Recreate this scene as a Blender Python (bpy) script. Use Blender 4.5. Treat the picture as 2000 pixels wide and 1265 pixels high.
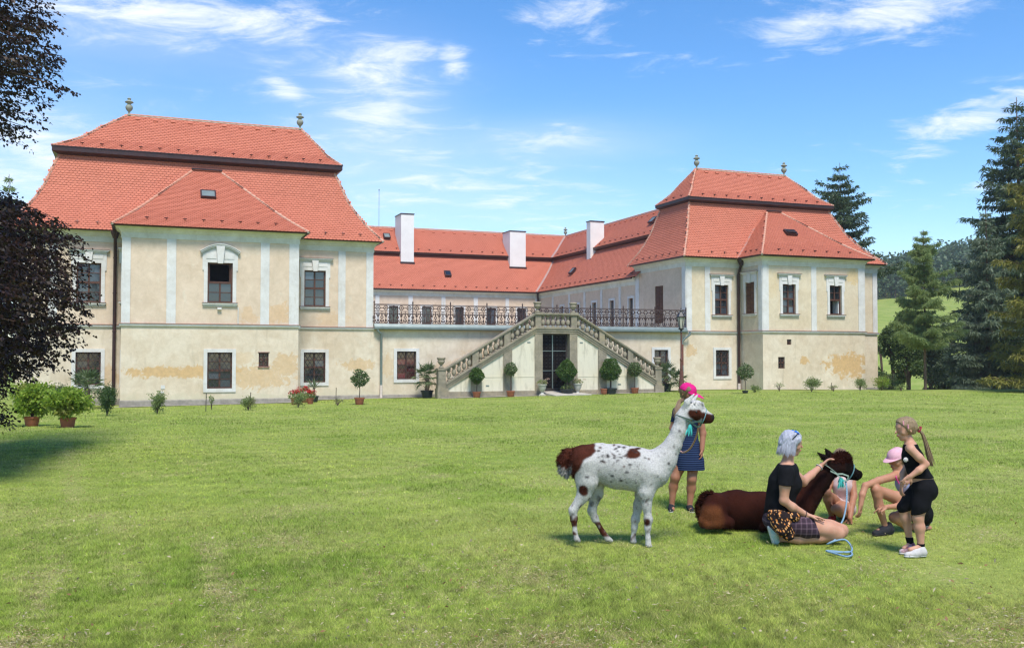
import bpy, math, random
import numpy as np
from mathutils import Vector, Matrix

random.seed(7)
RNG = np.random.default_rng(11)
for o in list(bpy.data.objects):
    bpy.data.objects.remove(o)
scene = bpy.context.scene
COL = scene.collection
R = math.radians

# ------------------------------------------------------------------ camera
FPX = 1880.0                      # focal length in photo pixels (2000 wide)
PITCH = math.atan((696 - 632.5) / FPX)
CAMZ = 1.7
cam_d = bpy.data.cameras.new('camera')
cam_d.sensor_width = 36.0
cam_d.lens = FPX / 2000.0 * 36.0
cam_d.clip_start = 0.1
cam_d.clip_end = 5000
cam = bpy.data.objects.new('camera', cam_d)
COL.objects.link(cam)
cam.location = (0, 0, CAMZ)
cam.rotation_euler = (R(90) + PITCH, 0, 0)
scene.camera = cam

# ------------------------------------------------------------------ render / exposure
scene.render.engine = 'CYCLES'
scene.cycles.use_denoising = True
scene.cycles.denoising_prefilter = 'ACCURATE'
scene.cycles.filter_width = 1.3
scene.cycles.sample_clamp_indirect = 6.0
scene.cycles.max_bounces = 6
scene.cycles.diffuse_bounces = 3
scene.cycles.glossy_bounces = 2
scene.cycles.transparent_max_bounces = 8
scene.view_settings.view_transform = 'Standard'
scene.view_settings.look = 'None'
scene.view_settings.gamma = 1.0
scene.view_settings.use_curve_mapping = False
scene.view_settings.exposure = 0.78

# ------------------------------------------------------------------ sky and sun
SUN_EL, SUN_TO = 60.0, (0.22, -0.95)       # towards the sun: high, behind the viewer's right shoulder
sun_az = math.atan2(SUN_TO[0], SUN_TO[1])   # clockwise from +Y
SUN_DIR = Vector((math.sin(sun_az) * math.cos(R(SUN_EL)), math.cos(sun_az) * math.cos(R(SUN_EL)), math.sin(R(SUN_EL))))
sun_d = bpy.data.lights.new('sun', 'SUN')
sun_d.energy = 3.0
sun_d.angle = R(16)
sun_d.color = (1.0, 0.95, 0.87)
sun = bpy.data.objects.new('sun', sun_d)
COL.objects.link(sun)
sun.location = (-30, -40, 80)
sun.rotation_euler = SUN_DIR.to_track_quat('Z', 'Y').to_euler()

world = bpy.data.worlds.new('World')
scene.world = world
world.use_nodes = True
wt = world.node_tree
wt.nodes.clear()
def wn(t, **k):
    n = wt.nodes.new(t)
    for a, b in k.items():
        setattr(n, a, b)
    return n
def wl(a, b):
    wt.links.new(a, b)
w_out = wn('ShaderNodeOutputWorld')
w_bg = wn('ShaderNodeBackground')
w_bg.inputs['Strength'].default_value = 0.115
w_sky = wn('ShaderNodeTexSky', sky_type='NISHITA')
w_sky.sun_disc = False
w_sky.sun_elevation = R(SUN_EL)
w_sky.sun_rotation = sun_az
w_sky.altitude = 300
w_sky.air_density = 1.0
w_sky.dust_density = 0.35
w_sky.ozone_density = 2.2
w_tc = wn('ShaderNodeTexCoord')
def wmath(op, a, b=None, c=None, clamp=False):
    n = wn('ShaderNodeMath', operation=op, use_clamp=clamp)
    for i, v in enumerate((a, b, c)):
        if v is None:
            continue
        if isinstance(v, (int, float)):
            n.inputs[i].default_value = v
        else:
            wl(v, n.inputs[i])
    return n.outputs[0]
def wdot(vec):
    n = wn('ShaderNodeVectorMath', operation='DOT_PRODUCT')
    wl(w_tc.outputs['Generated'], n.inputs[0])
    n.inputs[1].default_value = vec
    return n.outputs['Value']
def pix_dir(px, py):
    x = (px - 1000) / FPX; y = -(py - 632.5) / FPX
    return Vector((x, math.cos(PITCH) - y * math.sin(PITCH), math.sin(PITCH) + y * math.cos(PITCH)))
# flat cloud layer seen in perspective: direction projected on a plane overhead
w_sep = wn('ShaderNodeSeparateXYZ'); wl(w_tc.outputs['Generated'], w_sep.inputs[0])
zz = wmath('ADD', wmath('MAXIMUM', w_sep.outputs['Z'], 0.0), 0.10)
w_cmb = wn('ShaderNodeCombineXYZ')
wl(wmath('DIVIDE', w_sep.outputs['X'], zz), w_cmb.inputs['X'])
wl(wmath('DIVIDE', w_sep.outputs['Y'], zz), w_cmb.inputs['Y'])
def wnoise(scale, detail, rough, dist, rot=0.0, sc=(1, 1, 1), loc=(0, 0, 0)):
    m = wn('ShaderNodeMapping')
    m.inputs['Rotation'].default_value = (0, 0, rot); m.inputs['Scale'].default_value = sc; m.inputs['Location'].default_value = loc
    wl(w_cmb.outputs[0], m.inputs['Vector'])
    n = wn('ShaderNodeTexNoise')
    n.inputs['Scale'].default_value = scale; n.inputs['Detail'].default_value = detail
    n.inputs['Roughness'].default_value = rough; n.inputs['Distortion'].default_value = dist
    wl(m.outputs[0], n.inputs['Vector'])
    return n.outputs['Fac']
n_fine = wnoise(4.2, 9, 0.66, 0.5, R(25), (1.0, 1.5, 1), (3.1, 1.7, 0))
n_big = wnoise(0.9, 4, 0.55, 0.2, R(10), (1, 1.2, 1), (8.3, 2.2, 0))
# cloud banks of this afternoon: (px, py, half width, half height, tilt, strength)
BANKS = [(330, 20, 330, 66, 6, .48), (560, 60, 90, 40, 8, .32), (740, 130, 130, 80, 10, .38), (885, 125, 34, 42, 20, .42), (745, 235, 95, 45, 5, .38),
         (560, 175, 50, 25, 25, .34), (1115, 20, 95, 30, -3, .40), (1110, 270, 150, 30, -6, .34), (900, 370, 330, 75, -4, .25), (1000, 390, 120, 22, -3, .40),
         (1770, 10, 240, 52, -6, .48), (1620, 90, 65, 22, -12, .28), (1515, 105, 50, 22, 8, .24), (1910, 232, 150, 36, -18, .36), (1730, 372, 60, 14, -8, .27),
         (1880, 385, 120, 22, -10, .26), (1195, 345, 30, 8, 0, .24), (100, 300, 260, 120, 10, .24), (640, 330, 200, 90, 5, .22), (690, 470, 420, 70, 0, .20)]
bank = None
for (px, py, hw, hh, tilt, st) in BANKS:
    c = pix_dir(px, py).normalized()
    r0 = c.cross(Vector((0, 0, 1))).normalized(); u0 = r0.cross(c)
    t = R(tilt)
    ra = (r0 * math.cos(t) - u0 * math.sin(t)) * (FPX / hw); ub = (u0 * math.cos(t) + r0 * math.sin(t)) * (FPX / hh)
    a = wdot(ra); b = wdot(ub)
    d2 = wmath('ADD', wmath('MULTIPLY', a, a), wmath('MULTIPLY', b, b))
    g = wmath('MULTIPLY', wmath('EXPONENT', wmath('MULTIPLY', d2, -1.0)), st)
    bank = g if bank is None else wmath('MAXIMUM', bank, g)
cl = wmath('ADD', wmath('ADD', wmath('MULTIPLY', wmath('SUBTRACT', n_fine, 0.5), 1.3), wmath('MULTIPLY', wmath('SUBTRACT', n_big, 0.5), 0.5)), bank)
w_mr = wn('ShaderNodeMapRange', interpolation_type='SMOOTHSTEP')
wl(cl, w_mr.inputs['Value'])
w_mr.inputs['From Min'].default_value = 0.10
w_mr.inputs['From Max'].default_value = 0.62
w_mr.inputs['To Max'].default_value = 0.9
w_mix = wn('ShaderNodeMix', data_type='RGBA')
# thin milky veils low in the sky
veil = None
for (px, py, hw, hh, st) in [(900, 380, 330, 80, .22), (660, 320, 220, 110, .20), (60, 330, 260, 130, .32), (740, 240, 110, 60, .14), (1110, 275, 190, 40, .22), (740, 140, 140, 80, .12), (1000, 470, 900, 60, .05), (200, 60, 380, 60, .18)]:
    c = pix_dir(px, py).normalized(); r0 = c.cross(Vector((0, 0, 1))).normalized(); u0 = r0.cross(c)
    a = wdot(r0 * (FPX / hw)); b = wdot(u0 * (FPX / hh))
    g = wmath('MULTIPLY', wmath('EXPONENT', wmath('MULTIPLY', wmath('ADD', wmath('MULTIPLY', a, a), wmath('MULTIPLY', b, b)), -1.0)), st)
    veil = g if veil is None else wmath('ADD', veil, g)
veil = wmath('MULTIPLY', veil, wmath('MULTIPLY', wmath('ADD', n_fine, n_big), 1.0), clamp=True)
wl(wmath('MAXIMUM', w_mr.outputs[0], wmath('MINIMUM', wmath('ADD', wmath('MULTIPLY', w_mr.outputs[0], .6), veil), .9)), w_mix.inputs['Factor'])
w_sat = wn('ShaderNodeHueSaturation'); w_sat.inputs['Hue'].default_value = 0.503; w_sat.inputs['Saturation'].default_value = 1.32; w_sat.inputs['Value'].default_value = 1.12
wl(w_sky.outputs[0], w_sat.inputs['Color'])
wl(w_sat.outputs[0], w_mix.inputs['A'])
w_mix.inputs['B'].default_value = (5.9, 6.1, 6.4, 1)
wl(w_mix.outputs['Result'], w_bg.inputs['Color'])
wl(w_bg.outputs[0], w_out.inputs[0])

# ------------------------------------------------------------------ helpers: objects
def tag(o, label=None, cat=None, group=None, kind=None):
    if label: o['label'] = label
    if cat: o['category'] = cat
    if group: o['group'] = group
    if kind: o['kind'] = kind
    return o

def empty(name, loc=(0, 0, 0), rz=0.0):
    o = bpy.data.objects.new(name, None)
    o.empty_display_size = 0.2
    COL.objects.link(o)
    o.location = loc
    o.rotation_euler = (0, 0, rz)
    return o

def link_mesh(name, me, parent=None, loc=None, rot=None):
    o = bpy.data.objects.new(name, me)
    COL.objects.link(o)
    o.parent = parent
    if loc is not None: o.location = loc
    if rot is not None: o.rotation_euler = rot
    return o

def np_mesh(name, V, F, mat, smooth=False, cols=None):
    """mesh from arrays: V (n,3); F (m,k) equal sided faces"""
    V = np.asarray(V, dtype=np.float32); F = np.asarray(F, dtype=np.int32)
    me = bpy.data.meshes.new(name)
    me.vertices.add(len(V)); me.vertices.foreach_set('co', V.ravel())
    k = F.shape[1]
    me.loops.add(F.size); me.loops.foreach_set('vertex_index', F.ravel())
    me.polygons.add(len(F))
    me.polygons.foreach_set('loop_start', np.arange(0, F.size, k, dtype=np.int32))
    if smooth:
        me.polygons.foreach_set('use_smooth', np.ones(len(F), dtype=bool))
    if cols is not None:
        at = me.color_attributes.new('Col', 'FLOAT_COLOR', 'POINT')
        c4 = np.ones((len(V), 4), dtype=np.float32); c4[:, :3] = cols
        at.data.foreach_set('color', c4.ravel())
    me.update(calc_edges=True)
    if mat is not None: me.materials.append(mat)
    return me

class MB:
    """collects shapes and links them as ONE mesh object"""
    def __init__(s): s.v = []; s.f = []
    def add(s, vs, fs):
        n = len(s.v); s.v += [tuple(p) for p in vs]; s.f += [tuple(i + n for i in f) for f in fs]; return s
    def hexa(s, p):      # 8 points: bottom 4 (ccw), top 4
        return s.add(p, [(0, 3, 2, 1), (4, 5, 6, 7), (0, 1, 5, 4), (1, 2, 6, 5), (2, 3, 7, 6), (3, 0, 4, 7)])
    def box(s, x0, x1, y0, y1, z0, z1):
        return s.hexa([(x0, y0, z0), (x1, y0, z0), (x1, y1, z0), (x0, y1, z0), (x0, y0, z1), (x1, y0, z1), (x1, y1, z1), (x0, y1, z1)])
    def bar(s, a, b, w, h=None, up=(0, 0, 1)):   # square bar between two points
        a = Vector(a); b = Vector(b); d = (b - a).normalized(); h = h or w
        x = d.cross(Vector(up))
        if x.length < 1e-4: x = d.cross(Vector((1, 0, 0)))
        x.normalize(); y = x.cross(d)
        q = []
        for c in (a, b):
            q += [c - x * w / 2 - y * h / 2, c + x * w / 2 - y * h / 2, c + x * w / 2 + y * h / 2, c - x * w / 2 + y * h / 2]
        return s.add(q, [(0, 1, 2, 3), (7, 6, 5, 4), (0, 4, 5, 1), (1, 5, 6, 2), (2, 6, 7, 3), (3, 7, 4, 0)])
    def tube(s, pts, rad, n=8, cap=True):
        pts = [Vector(p) for p in pts]; m = len(pts)
        rad = rad if hasattr(rad, '__len__') else [rad] * m
        base = len(s.v); prev = None
        for i, p in enumerate(pts):
            d = (pts[min(i + 1, m - 1)] - pts[max(i - 1, 0)]).normalized()
            x = (prev - d * prev.dot(d)) if prev is not None else d.cross(Vector((0, 0, 1)) if abs(d.z) < .9 else Vector((1, 0, 0)))
            x.normalize(); y = d.cross(x); prev = x
            for k in range(n):
                a = 2 * math.pi * k / n
                s.v.append(tuple(p + (x * math.cos(a) + y * math.sin(a)) * rad[i]))
        for i in range(m - 1):
            for k in range(n):
                a = base + i * n + k; b = base + i * n + (k + 1) % n
                s.f.append((a, b, b + n, a + n))
        if cap:
            s.f.append(tuple(base + k for k in range(n))[::-1]); s.f.append(tuple(base + (m - 1) * n + k for k in range(n)))
        return s
    def lathe(s, prof, c=(0, 0, 0), n=16, sq=False):    # prof [(r,z)...]
        base = len(s.v); m = len(prof)
        for (r, z) in prof:
            for k in range(n):
                a = 2 * math.pi * (k + .5) / n; rr = r / math.cos(math.pi / n) if sq else r
                s.v.append((c[0] + rr * math.cos(a), c[1] + rr * math.sin(a), c[2] + z))
        for i in range(m - 1):
            for k in range(n):
                a = base + i * n + k; b = base + i * n + (k + 1) % n
                s.f.append((a, b, b + n, a + n))
        s.f.append(tuple(base + k for k in range(n))[::-1]); s.f.append(tuple(base + (m - 1) * n + k for k in range(n)))
        return s
    def prism(s, poly, axis_pts):   # poly: list of 2d, axis_pts: function (a,b,t) -> point, t in (0,1)
        n = len(poly)
        vs = [axis_pts(a, b, 0) for a, b in poly] + [axis_pts(a, b, 1) for a, b in poly]
        fs = [tuple(range(n))[::-1], tuple(range(n, 2 * n))] + [(i, (i + 1) % n, (i + 1) % n + n, i + n) for i in range(n)]
        return s.add(vs, fs)
    def mesh(s, name, mat, xf=None, smooth=False):
        vs = [xf(*p) for p in s.v] if xf else s.v
        me = bpy.data.meshes.new(name)
        me.from_pydata([tuple(p) for p in vs], [], s.f)
        if smooth:
            me.polygons.foreach_set('use_smooth', [True] * len(me.polygons))
        me.update()
        if mat is not None: me.materials.append(mat)
        return me
    def build(s, name, mat, parent=None, xf=None, smooth=False):
        return link_mesh(name, s.mesh(name, mat, xf, smooth), parent)

def auto_smooth(o, deg=40):
    me = o.data
    me.polygons.foreach_set('use_smooth', [True] * len(me.polygons))
    try:
        me.set_sharp_from_angle(angle=R(deg))
    except Exception:
        pass
    return o

# ------------------------------------------------------------------ helpers: materials
class NT:
    def __init__(s, name):
        s.m = bpy.data.materials.new(name); s.m.use_nodes = True
        s.t = s.m.node_tree; s.b = s.t.nodes['Principled BSDF']; s.out = s.t.nodes['Material Output']
    def n(s, t, **k):
        x = s.t.nodes.new(t)
        for a, b in k.items(): setattr(x, a, b)
        return x
    def l(s, a, b): s.t.links.new(a, b)
    def put(s, sock, v):
        if v is None: return
        if isinstance(v, (int, float)): sock.default_value = v
        elif isinstance(v, (tuple, list)): sock.default_value = tuple(v) + ((1,) if len(v) == 3 and sock.type == 'RGBA' else ())
        else: s.l(v, sock)
    def math(s, op, a, b=None, c=None, clamp=False):
        x = s.n('ShaderNodeMath', operation=op, use_clamp=clamp)
        for i, v in enumerate((a, b, c)): s.put(x.inputs[i], v)
        return x.outputs[0]
    def coord(s, kind='Object', obj=None, scale=None, rot=None):
        x = s.n('ShaderNodeTexCoord')
        if obj is not None: x.object = obj
        o = x.outputs[kind]
        if scale is not None or rot is not None:
            m = s.n('ShaderNodeMapping')
            if scale is not None: m.inputs['Scale'].default_value = scale
            if rot is not None: m.inputs['Rotation'].default_value = rot
            s.l(o, m.inputs['Vector']); o = m.outputs[0]
        return o
    def pos(s): return s.n('ShaderNodeNewGeometry').outputs['Position']
    def noise(s, vec, scale, detail=4, rough=.55, dist=0.0, color=False):
        x = s.n('ShaderNodeTexNoise')
        x.inputs['Scale'].default_value = scale; x.inputs['Detail'].default_value = detail
        x.inputs['Roughness'].default_value = rough; x.inputs['Distortion'].default_value = dist
        if vec is not None: s.l(vec, x.inputs['Vector'])
        return x.outputs['Color' if color else 'Fac']
    def ramp(s, f, lo, hi, a=0.0, b=1.0, smooth=True):
        x = s.n('ShaderNodeMapRange', interpolation_type='SMOOTHSTEP' if smooth else 'LINEAR')
        s.put(x.inputs['Value'], f)
        x.inputs['From Min'].default_value = lo; x.inputs['From Max'].default_value = hi
        x.inputs['To Min'].default_value = a; x.inputs['To Max'].default_value = b
        return x.outputs[0]
    def mix(s, f, a, b, blend='MIX'):
        x = s.n('ShaderNodeMix', data_type='RGBA', blend_type=blend)
        s.put(x.inputs['Factor'], f); s.put(x.inputs['A'], a); s.put(x.inputs['B'], b)
        return x.outputs['Result']
    def bump(s, h, strength=.3, dist=.02):
        x = s.n('ShaderNodeBump'); x.inputs['Strength'].default_value = strength; x.inputs['Distance'].default_value = dist
        s.l(h, x.inputs['Height']); s.l(x.outputs[0], s.b.inputs['Normal'])
    def fin(s, col=None, rough=None, spec=None, metal=None):
        s.put(s.b.inputs['Base Color'], col); s.put(s.b.inputs['Roughness'], rough)
        s.put(s.b.inputs['Specular IOR Level'], spec); s.put(s.b.inputs['Metallic'], metal)
        return s.m

def simple(name, a, b=None, scale=6.0, rough=.7, spec=.3, metal=0.0, bump=0.0, island=False, detail=5, coord='Object'):
    t = NT(name); b = b or tuple(c * .75 for c in a)
    vec = t.coord(coord)
    f = t.ramp(t.noise(vec, scale, detail, .6), .3, .7)
    c = t.mix(f, a, b)
    if island:
        r = t.n('ShaderNodeNewGeometry').outputs['Random Per Island']
        c = t.mix(1.0, c, t.mix(r, (.72, .72, .72), (1.2, 1.2, 1.2)), 'MULTIPLY')
    if bump: t.bump(t.noise(vec, scale * 4, 4, .6), bump, .01)
    return t.fin(c, rough, spec, metal)

# ------------------------------------------------------------------ house frame
S = 1.25                                    # house units -> metres
HA = math.atan2(1880, 4900)                 # facade turned 21 degrees
HU = Vector((math.cos(HA), math.sin(HA), 0)); HV = Vector((-math.sin(HA), math.cos(HA), 0))
def hz(z): return S * (z - CAMZ) + CAMZ
def HW(u, v, z=None):                       # house units -> world metres
    p = (HU * u + HV * v) * S
    return Vector((p.x, p.y, 0 if z is None else hz(z)))
def h_root(name, u, v, zbase):
    o = empty(name, (HW(u, v).x, HW(u, v).y, zbase), HA)
    def xf(uu, vv, zz, u0=u, v0=v, zb=zbase): return (S * (uu - u0), S * (vv - v0), hz(zz) - zb)
    return o, xf
def ground_z(x, y):
    s = np.clip((np.asarray(y, float) - 14) / 28.0, 0, 1); s = s * s * (3 - 2 * s)
    xx = np.asarray(x, float)
    z = -s * (0.33 - 0.0115 * np.clip(xx, -20, 15))
    yy = np.asarray(y, float)
    far = np.clip((yy - (53.0 + 0.10 * np.clip(xx - 20, 0, 60))) / 60.0, 0, 1)
    rat = np.clip((xx / np.maximum(yy, 1) - .16) / .16, 0, 1); rat = rat * rat * (3 - 2 * rat)
    side = np.where(yy > 45, rat, 0.0)
    z = z - side * far * far * (3 - 2 * far) * 13.0                     # the park drops away to the right
    t = np.clip((yy - 112) / 230.0, 0, 1)                                # and a meadow hill rises beyond
    z = z + side * (1 - (1 - t) ** 1.6) * (36 + np.clip((xx - 95) * .15, 0, 30))
    return z

# ------------------------------------------------------------------ house materials
HOUSE, HX = h_root('manor_house', 15, 38.3, -0.3)
tag(HOUSE, 'cream plastered baroque manor house with red tiled mansard roofs and two pavilions', 'house')

def hloc(u, v, z): return (S * (u - 15), S * (v - 38.3), hz(z) + 0.3)

def plaster(name, base, alt, patches, ochre, grime=.5, damp=True):
    t = NT(name)
    vec = t.coord('Object', HOUSE)
    big = t.noise(vec, .55, 5, .62, .4)
    fine = t.noise(vec, 7.0, 6, .65)
    c = t.mix(t.ramp(big, .35, .68), base, alt)
    st = t.n('ShaderNodeMapping'); st.inputs['Scale'].default_value = (1.6, 1.6, .25); t.l(vec, st.inputs['Vector'])
    streak = t.noise(st.outputs[0], 1.6, 5, .65, .3)
    c = t.mix(t.ramp(streak, .54, .76, 0, .46 * grime), c, (.42, .35, .25))
    c = t.mix(t.ramp(fine, .52, .8, 0, .25), c, tuple(x * .78 for x in base))
    blot = t.noise(vec, 1.5, 6, .7, .8)
    c = t.mix(t.ramp(blot, .56, .70, 0, .30), c, (.72, .68, .57))
    cl_ = t.noise(vec, .85, 7, .7, 1.2); c = t.mix(t.ramp(cl_, .53, .60, 0, .22 * grime), c, tuple(x * k for x, k in zip(base, (.84, .78, .70))))
    mot = t.noise(vec, 2.1, 7, .75, .5); c = t.mix(1.0, c, t.mix(t.ramp(mot, .32, .70), (.90, .885, .86), (1.05, 1.05, 1.055)), 'MULTIPLY')
    edge = t.noise(vec, 3.2, 8, .72, .6)
    m = None
    for (u, v, z, ru, rz, st_) in patches:
        q = t.n('ShaderNodeVectorMath', operation='SUBTRACT'); t.l(vec, q.inputs[0]); q.inputs[1].default_value = hloc(u, v, z)
        w = t.n('ShaderNodeVectorMath', operation='MULTIPLY'); t.l(q.outputs[0], w.inputs[0]); w.inputs[1].default_value = (1 / (ru * S), .55, 1 / (rz * S))
        l = t.n('ShaderNodeVectorMath', operation='LENGTH'); t.l(w.outputs[0], l.inputs[0])
        g = t.math('MULTIPLY', t.ramp(t.math('ADD', t.math('SUBTRACT', 1.0, l.outputs['Value']), t.math('MULTIPLY', t.math('SUBTRACT', edge, .5), 3.2)), .0, .28), st_)
        m = g if m is None else t.math('MAXIMUM', m, g)
    if m is not None:
        c = t.mix(m, c, t.mix(t.ramp(fine, .3, .7), ochre, tuple(x * 1.25 for x in ochre)))
    if damp:
        sep = t.n('ShaderNodeSeparateXYZ'); t.l(vec, sep.inputs[0])
        d = t.math('ADD', sep.outputs['Z'], t.math('MULTIPLY', t.math('SUBTRACT', blot, .5), 1.2))
        c = t.mix(t.ramp(d, .05, .5, .5, 0), c, (.50, .47, .33))
    t.bump(t.noise(vec, 9.0, 6, .7), .25, .012)
    return t.fin(c, .92, .15)

OCHRE = (.50, .315, .135)
PATCH = [(1.2, 36.5, 1.14, 2.3, .24, .8), (3.9, 36.5, 0.95, 1.5, .45, .55), (4.95, 36.5, 1.35, .5, .55, .55), (3.3, 36.5, 1.6, .6, .3, .3), (8.1, 38.3, 1.35, .75, .28, .55), (9.3, 38.3, 1.3, .3, .5, .4), (-1.2, 38.3, 1.0, .6, .4, .4),
         (30.9, 36.5, 1.30, 1.35, .62, .85), (28.4, 36.5, 1.48, .28, .2, .8), (23.5, 38.3, 1.95, .35, .35, .6), (32.6, 38.3, 1.6, .5, .4, .5), (14.4, 38.3, 1.75, 1.9, .35, .35), (12.4, 38.3, 1.25, 1.6, .3, .3)]
M_LOW = plaster('plaster_lower', (.70, .607, .475), (.61, .50, .365), PATCH, OCHRE, 1.3)
M_UP = plaster('plaster_upper', (.675, .543, .412), (.63, .50, .372), [(4.7, 36.5, 3.3, .5, .45, .5), (3.6, 36.5, 3.2, .35, .3, .4), (7.0, 38.3, 3.2, .7, .3, .3)], (.53, .33, .16), .45, False)
M_UPR = plaster('plaster_upper_yellowed', (.655, .565, .418), (.625, .512, .36), [(31.2, 36.5, 5.5, .35, .5, .6), (30.0, 36.5, 5.0, .25, .7, .3), (26.7, 36.5, 5.0, .3, .7, .25)], (.55, .40, .19), .5, False)
M_WING = plaster('plaster_wing', (.64, .505, .385), (.60, .47, .35), [], OCHRE, .3, False)
M_TRIM = plaster('plaster_trim_white', (.675, .66, .63), (.60, .59, .565), [], OCHRE, .9, False)
M_TRIMC = plaster('plaster_cornice', (.66, .655, .58), (.56, .55, .46), [], OCHRE, .8, False)

def tile_mat(name, a, b):
    t = NT(name)
    vec = t.coord('Object', HOUSE)
    r = t.n('ShaderNodeNewGeometry').outputs['Random Per Island']
    c = t.mix(r, a, b)
    w = t.noise(vec, .7, 4, .6)
    c = t.mix(t.ramp(w, .4, .75, 0, .18), c, tuple(x * 1.25 for x in a))
    f = t.noise(vec, 30, 3, .6)
    c = t.mix(t.ramp(f, .45, .8, 0, .25), c, tuple(x * .6 for x in b))
    t.bump(f, .15, .004)
    return t.fin(c, .72, .25)
M_TILE = tile_mat('roof_tile_red', (.505, .163, .100), (.458, .143, .086))
M_DECK = simple('roof_underlay', (.17, .05, .03), (.12, .035, .025), 3, .9, .1)
M_RIDGE = simple('ridge_tile_mortar', (.58, .36, .27), (.48, .20, .125), 5, .85, .15)
M_MORTAR = simple('lime_mortar', (.72, .66, .58), (.58, .48, .40), 8, .95, .1)
M_METAL = simple('brown_sheet_metal', (.055, .022, .020), (.035, .016, .015), 3, .42, .5, .2)
M_FLASH = simple('flashing_brown', (.30, .16, .12), (.22, .12, .09), 4, .5, .4)
M_VALLEY = simple('valley_sheet', (.40, .27, .23), (.34, .22, .19), 3, .45, .4)
M_ZINC = simple('zinc_gutter', (.17, .21, .20), (.22, .26, .245), 3, .45, .5, .4)
M_WOOD = simple('window_wood_brown', (.105, .045, .028), (.07, .03, .02), 9, .55, .35)
M_SHUT = simple('shutter_wood', (.17, .078, .038), (.115, .05, .026), 9, .6, .3)
M_GRILLE = simple('iron_grille', (.03, .026, .025), (.05, .04, .035), 20, .6, .4)
M_DARK = simple('dark_interior', (.012, .012, .014), (.02, .018, .018), 2, .9, .1)
M_FINIAL = simple('finial_stone', (.30, .32, .27), (.22, .24, .20), 5, .9, .1)
M_CHIM = simple('chimney_render_white', (.76, .735, .69), (.70, .67, .63), 1.2, .95, .1)
M_STONE = None

def glass_mat(name, base, rough=.08):
    t = NT(name); vec = t.coord('Object', HOUSE)
    r = t.n('ShaderNodeObjectInfo').outputs['Random']
    c = t.mix(t.math('POWER', r, 3.0), base, tuple(x * 7 + .01 for x in base))
    t.bump(t.noise(vec, 2.5, 2, .5), .12, .02)
    return t.fin(c, rough, 1.0)
M_GLASS = glass_mat('window_glass', (.012, .015, .019))
M_GLASSR = glass_mat('window_glass_red_curtain', (.05, .010, .012))
M_CURT = simple('curtain_white', (.62, .63, .62), (.5, .52, .52), 6, .9, .1)

# ------------------------------------------------------------------ wall helpers
class Face:
    """a wall plane in house units: s runs along it, n points outwards"""
    def __init__(s, kind, c): s.kind = kind; s.c = c
    def p(s, a, z, n):
        return (a, s.c - n, z) if s.kind == 'front' else (s.c - n, a, z)
    def box(s, mb, a0, a1, z0, z1, n0, n1):
        q = [s.p(a0, z0, n1), s.p(a1, z0, n1), s.p(a1, z0, n0), s.p(a0, z0, n0), s.p(a0, z1, n1), s.p(a1, z1, n1), s.p(a1, z1, n0), s.p(a0, z1, n0)]
        return mb.hexa(q)
    def poly(s, mb, pts, n0, n1):
        return mb.prism(pts, lambda a, z, t: s.p(a, z, n1 if t else n0))

def wall(face, a0, a1, z0, z1, holes, mat, reveal=.16, name='wall'):
    mb = MB()
    xs = sorted({a0, a1} | {h[0] for h in holes} | {h[1] for h in holes}); zs = sorted({z0, z1} | {h[2] for h in holes} | {h[3] for h in holes})
    for i in range(len(xs) - 1):
        for j in range(len(zs) - 1):
            cx = (xs[i] + xs[i + 1]) / 2; cz = (zs[j] + zs[j + 1]) / 2
            if any(h[0] < cx < h[1] and h[2] < cz < h[3] for h in holes): continue
            mb.add([face.p(xs[i], zs[j], 0), face.p(xs[i + 1], zs[j], 0), face.p(xs[i + 1], zs[j + 1], 0), face.p(xs[i], zs[j + 1], 0)], [(0, 1, 2, 3)])
    for (h0, h1, g0, g1) in holes:
        A = [(h0, g0), (h1, g0), (h1, g1), (h0, g1)]
        for k in range(4):
            p, q = A[k], A[(k + 1) % 4]
            mb.add([face.p(*p, 0), face.p(*q, 0), face.p(*q, -reveal), face.p(*p, -reveal)], [(0, 1, 2, 3)])
    return mb.build(name, mat, HOUSE, HX)

def sweep(path, prof, name, mat, parent=HOUSE, xf=HX, closed=False):
    """profile [(n,z)] carried along a plan path; outward is on the right of travel"""
    n = len(path); m = len(prof); mb = MB(); rows = []
    for i in range(n):
        a = path[i - 1] if (i > 0 or closed) else None; b = path[i]; c = path[(i + 1) % n] if (i < n - 1 or closed) else None
        nn = []
        for (p, q) in ((a, b), (b, c)):
            if p is None or q is None: continue
            d = Vector((q[0] - p[0], q[1] - p[1])).normalized(); nn.append(Vector((d.y, -d.x)))
        off = nn[0] if len(nn) == 1 else (nn[0] + nn[1]) / (1 + nn[0].dot(nn[1]))
        rows.append([(b[0] + off.x * pn, b[1] + off.y * pn, pz) for (pn, pz) in prof])
    for r in rows: mb.v += r
    for i in range(n if closed else n - 1):
        j = (i + 1) % n
        for k in range(m - 1):
            mb.f.append((i * m + k, j * m + k, j * m + k + 1, i * m + k + 1))
    if not closed:
        mb.f.append(tuple(range(m))); mb.f.append(tuple((n - 1) * m + k for k in range(m))[::-1])
    return mb.build(name, mat, parent, xf)

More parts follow.
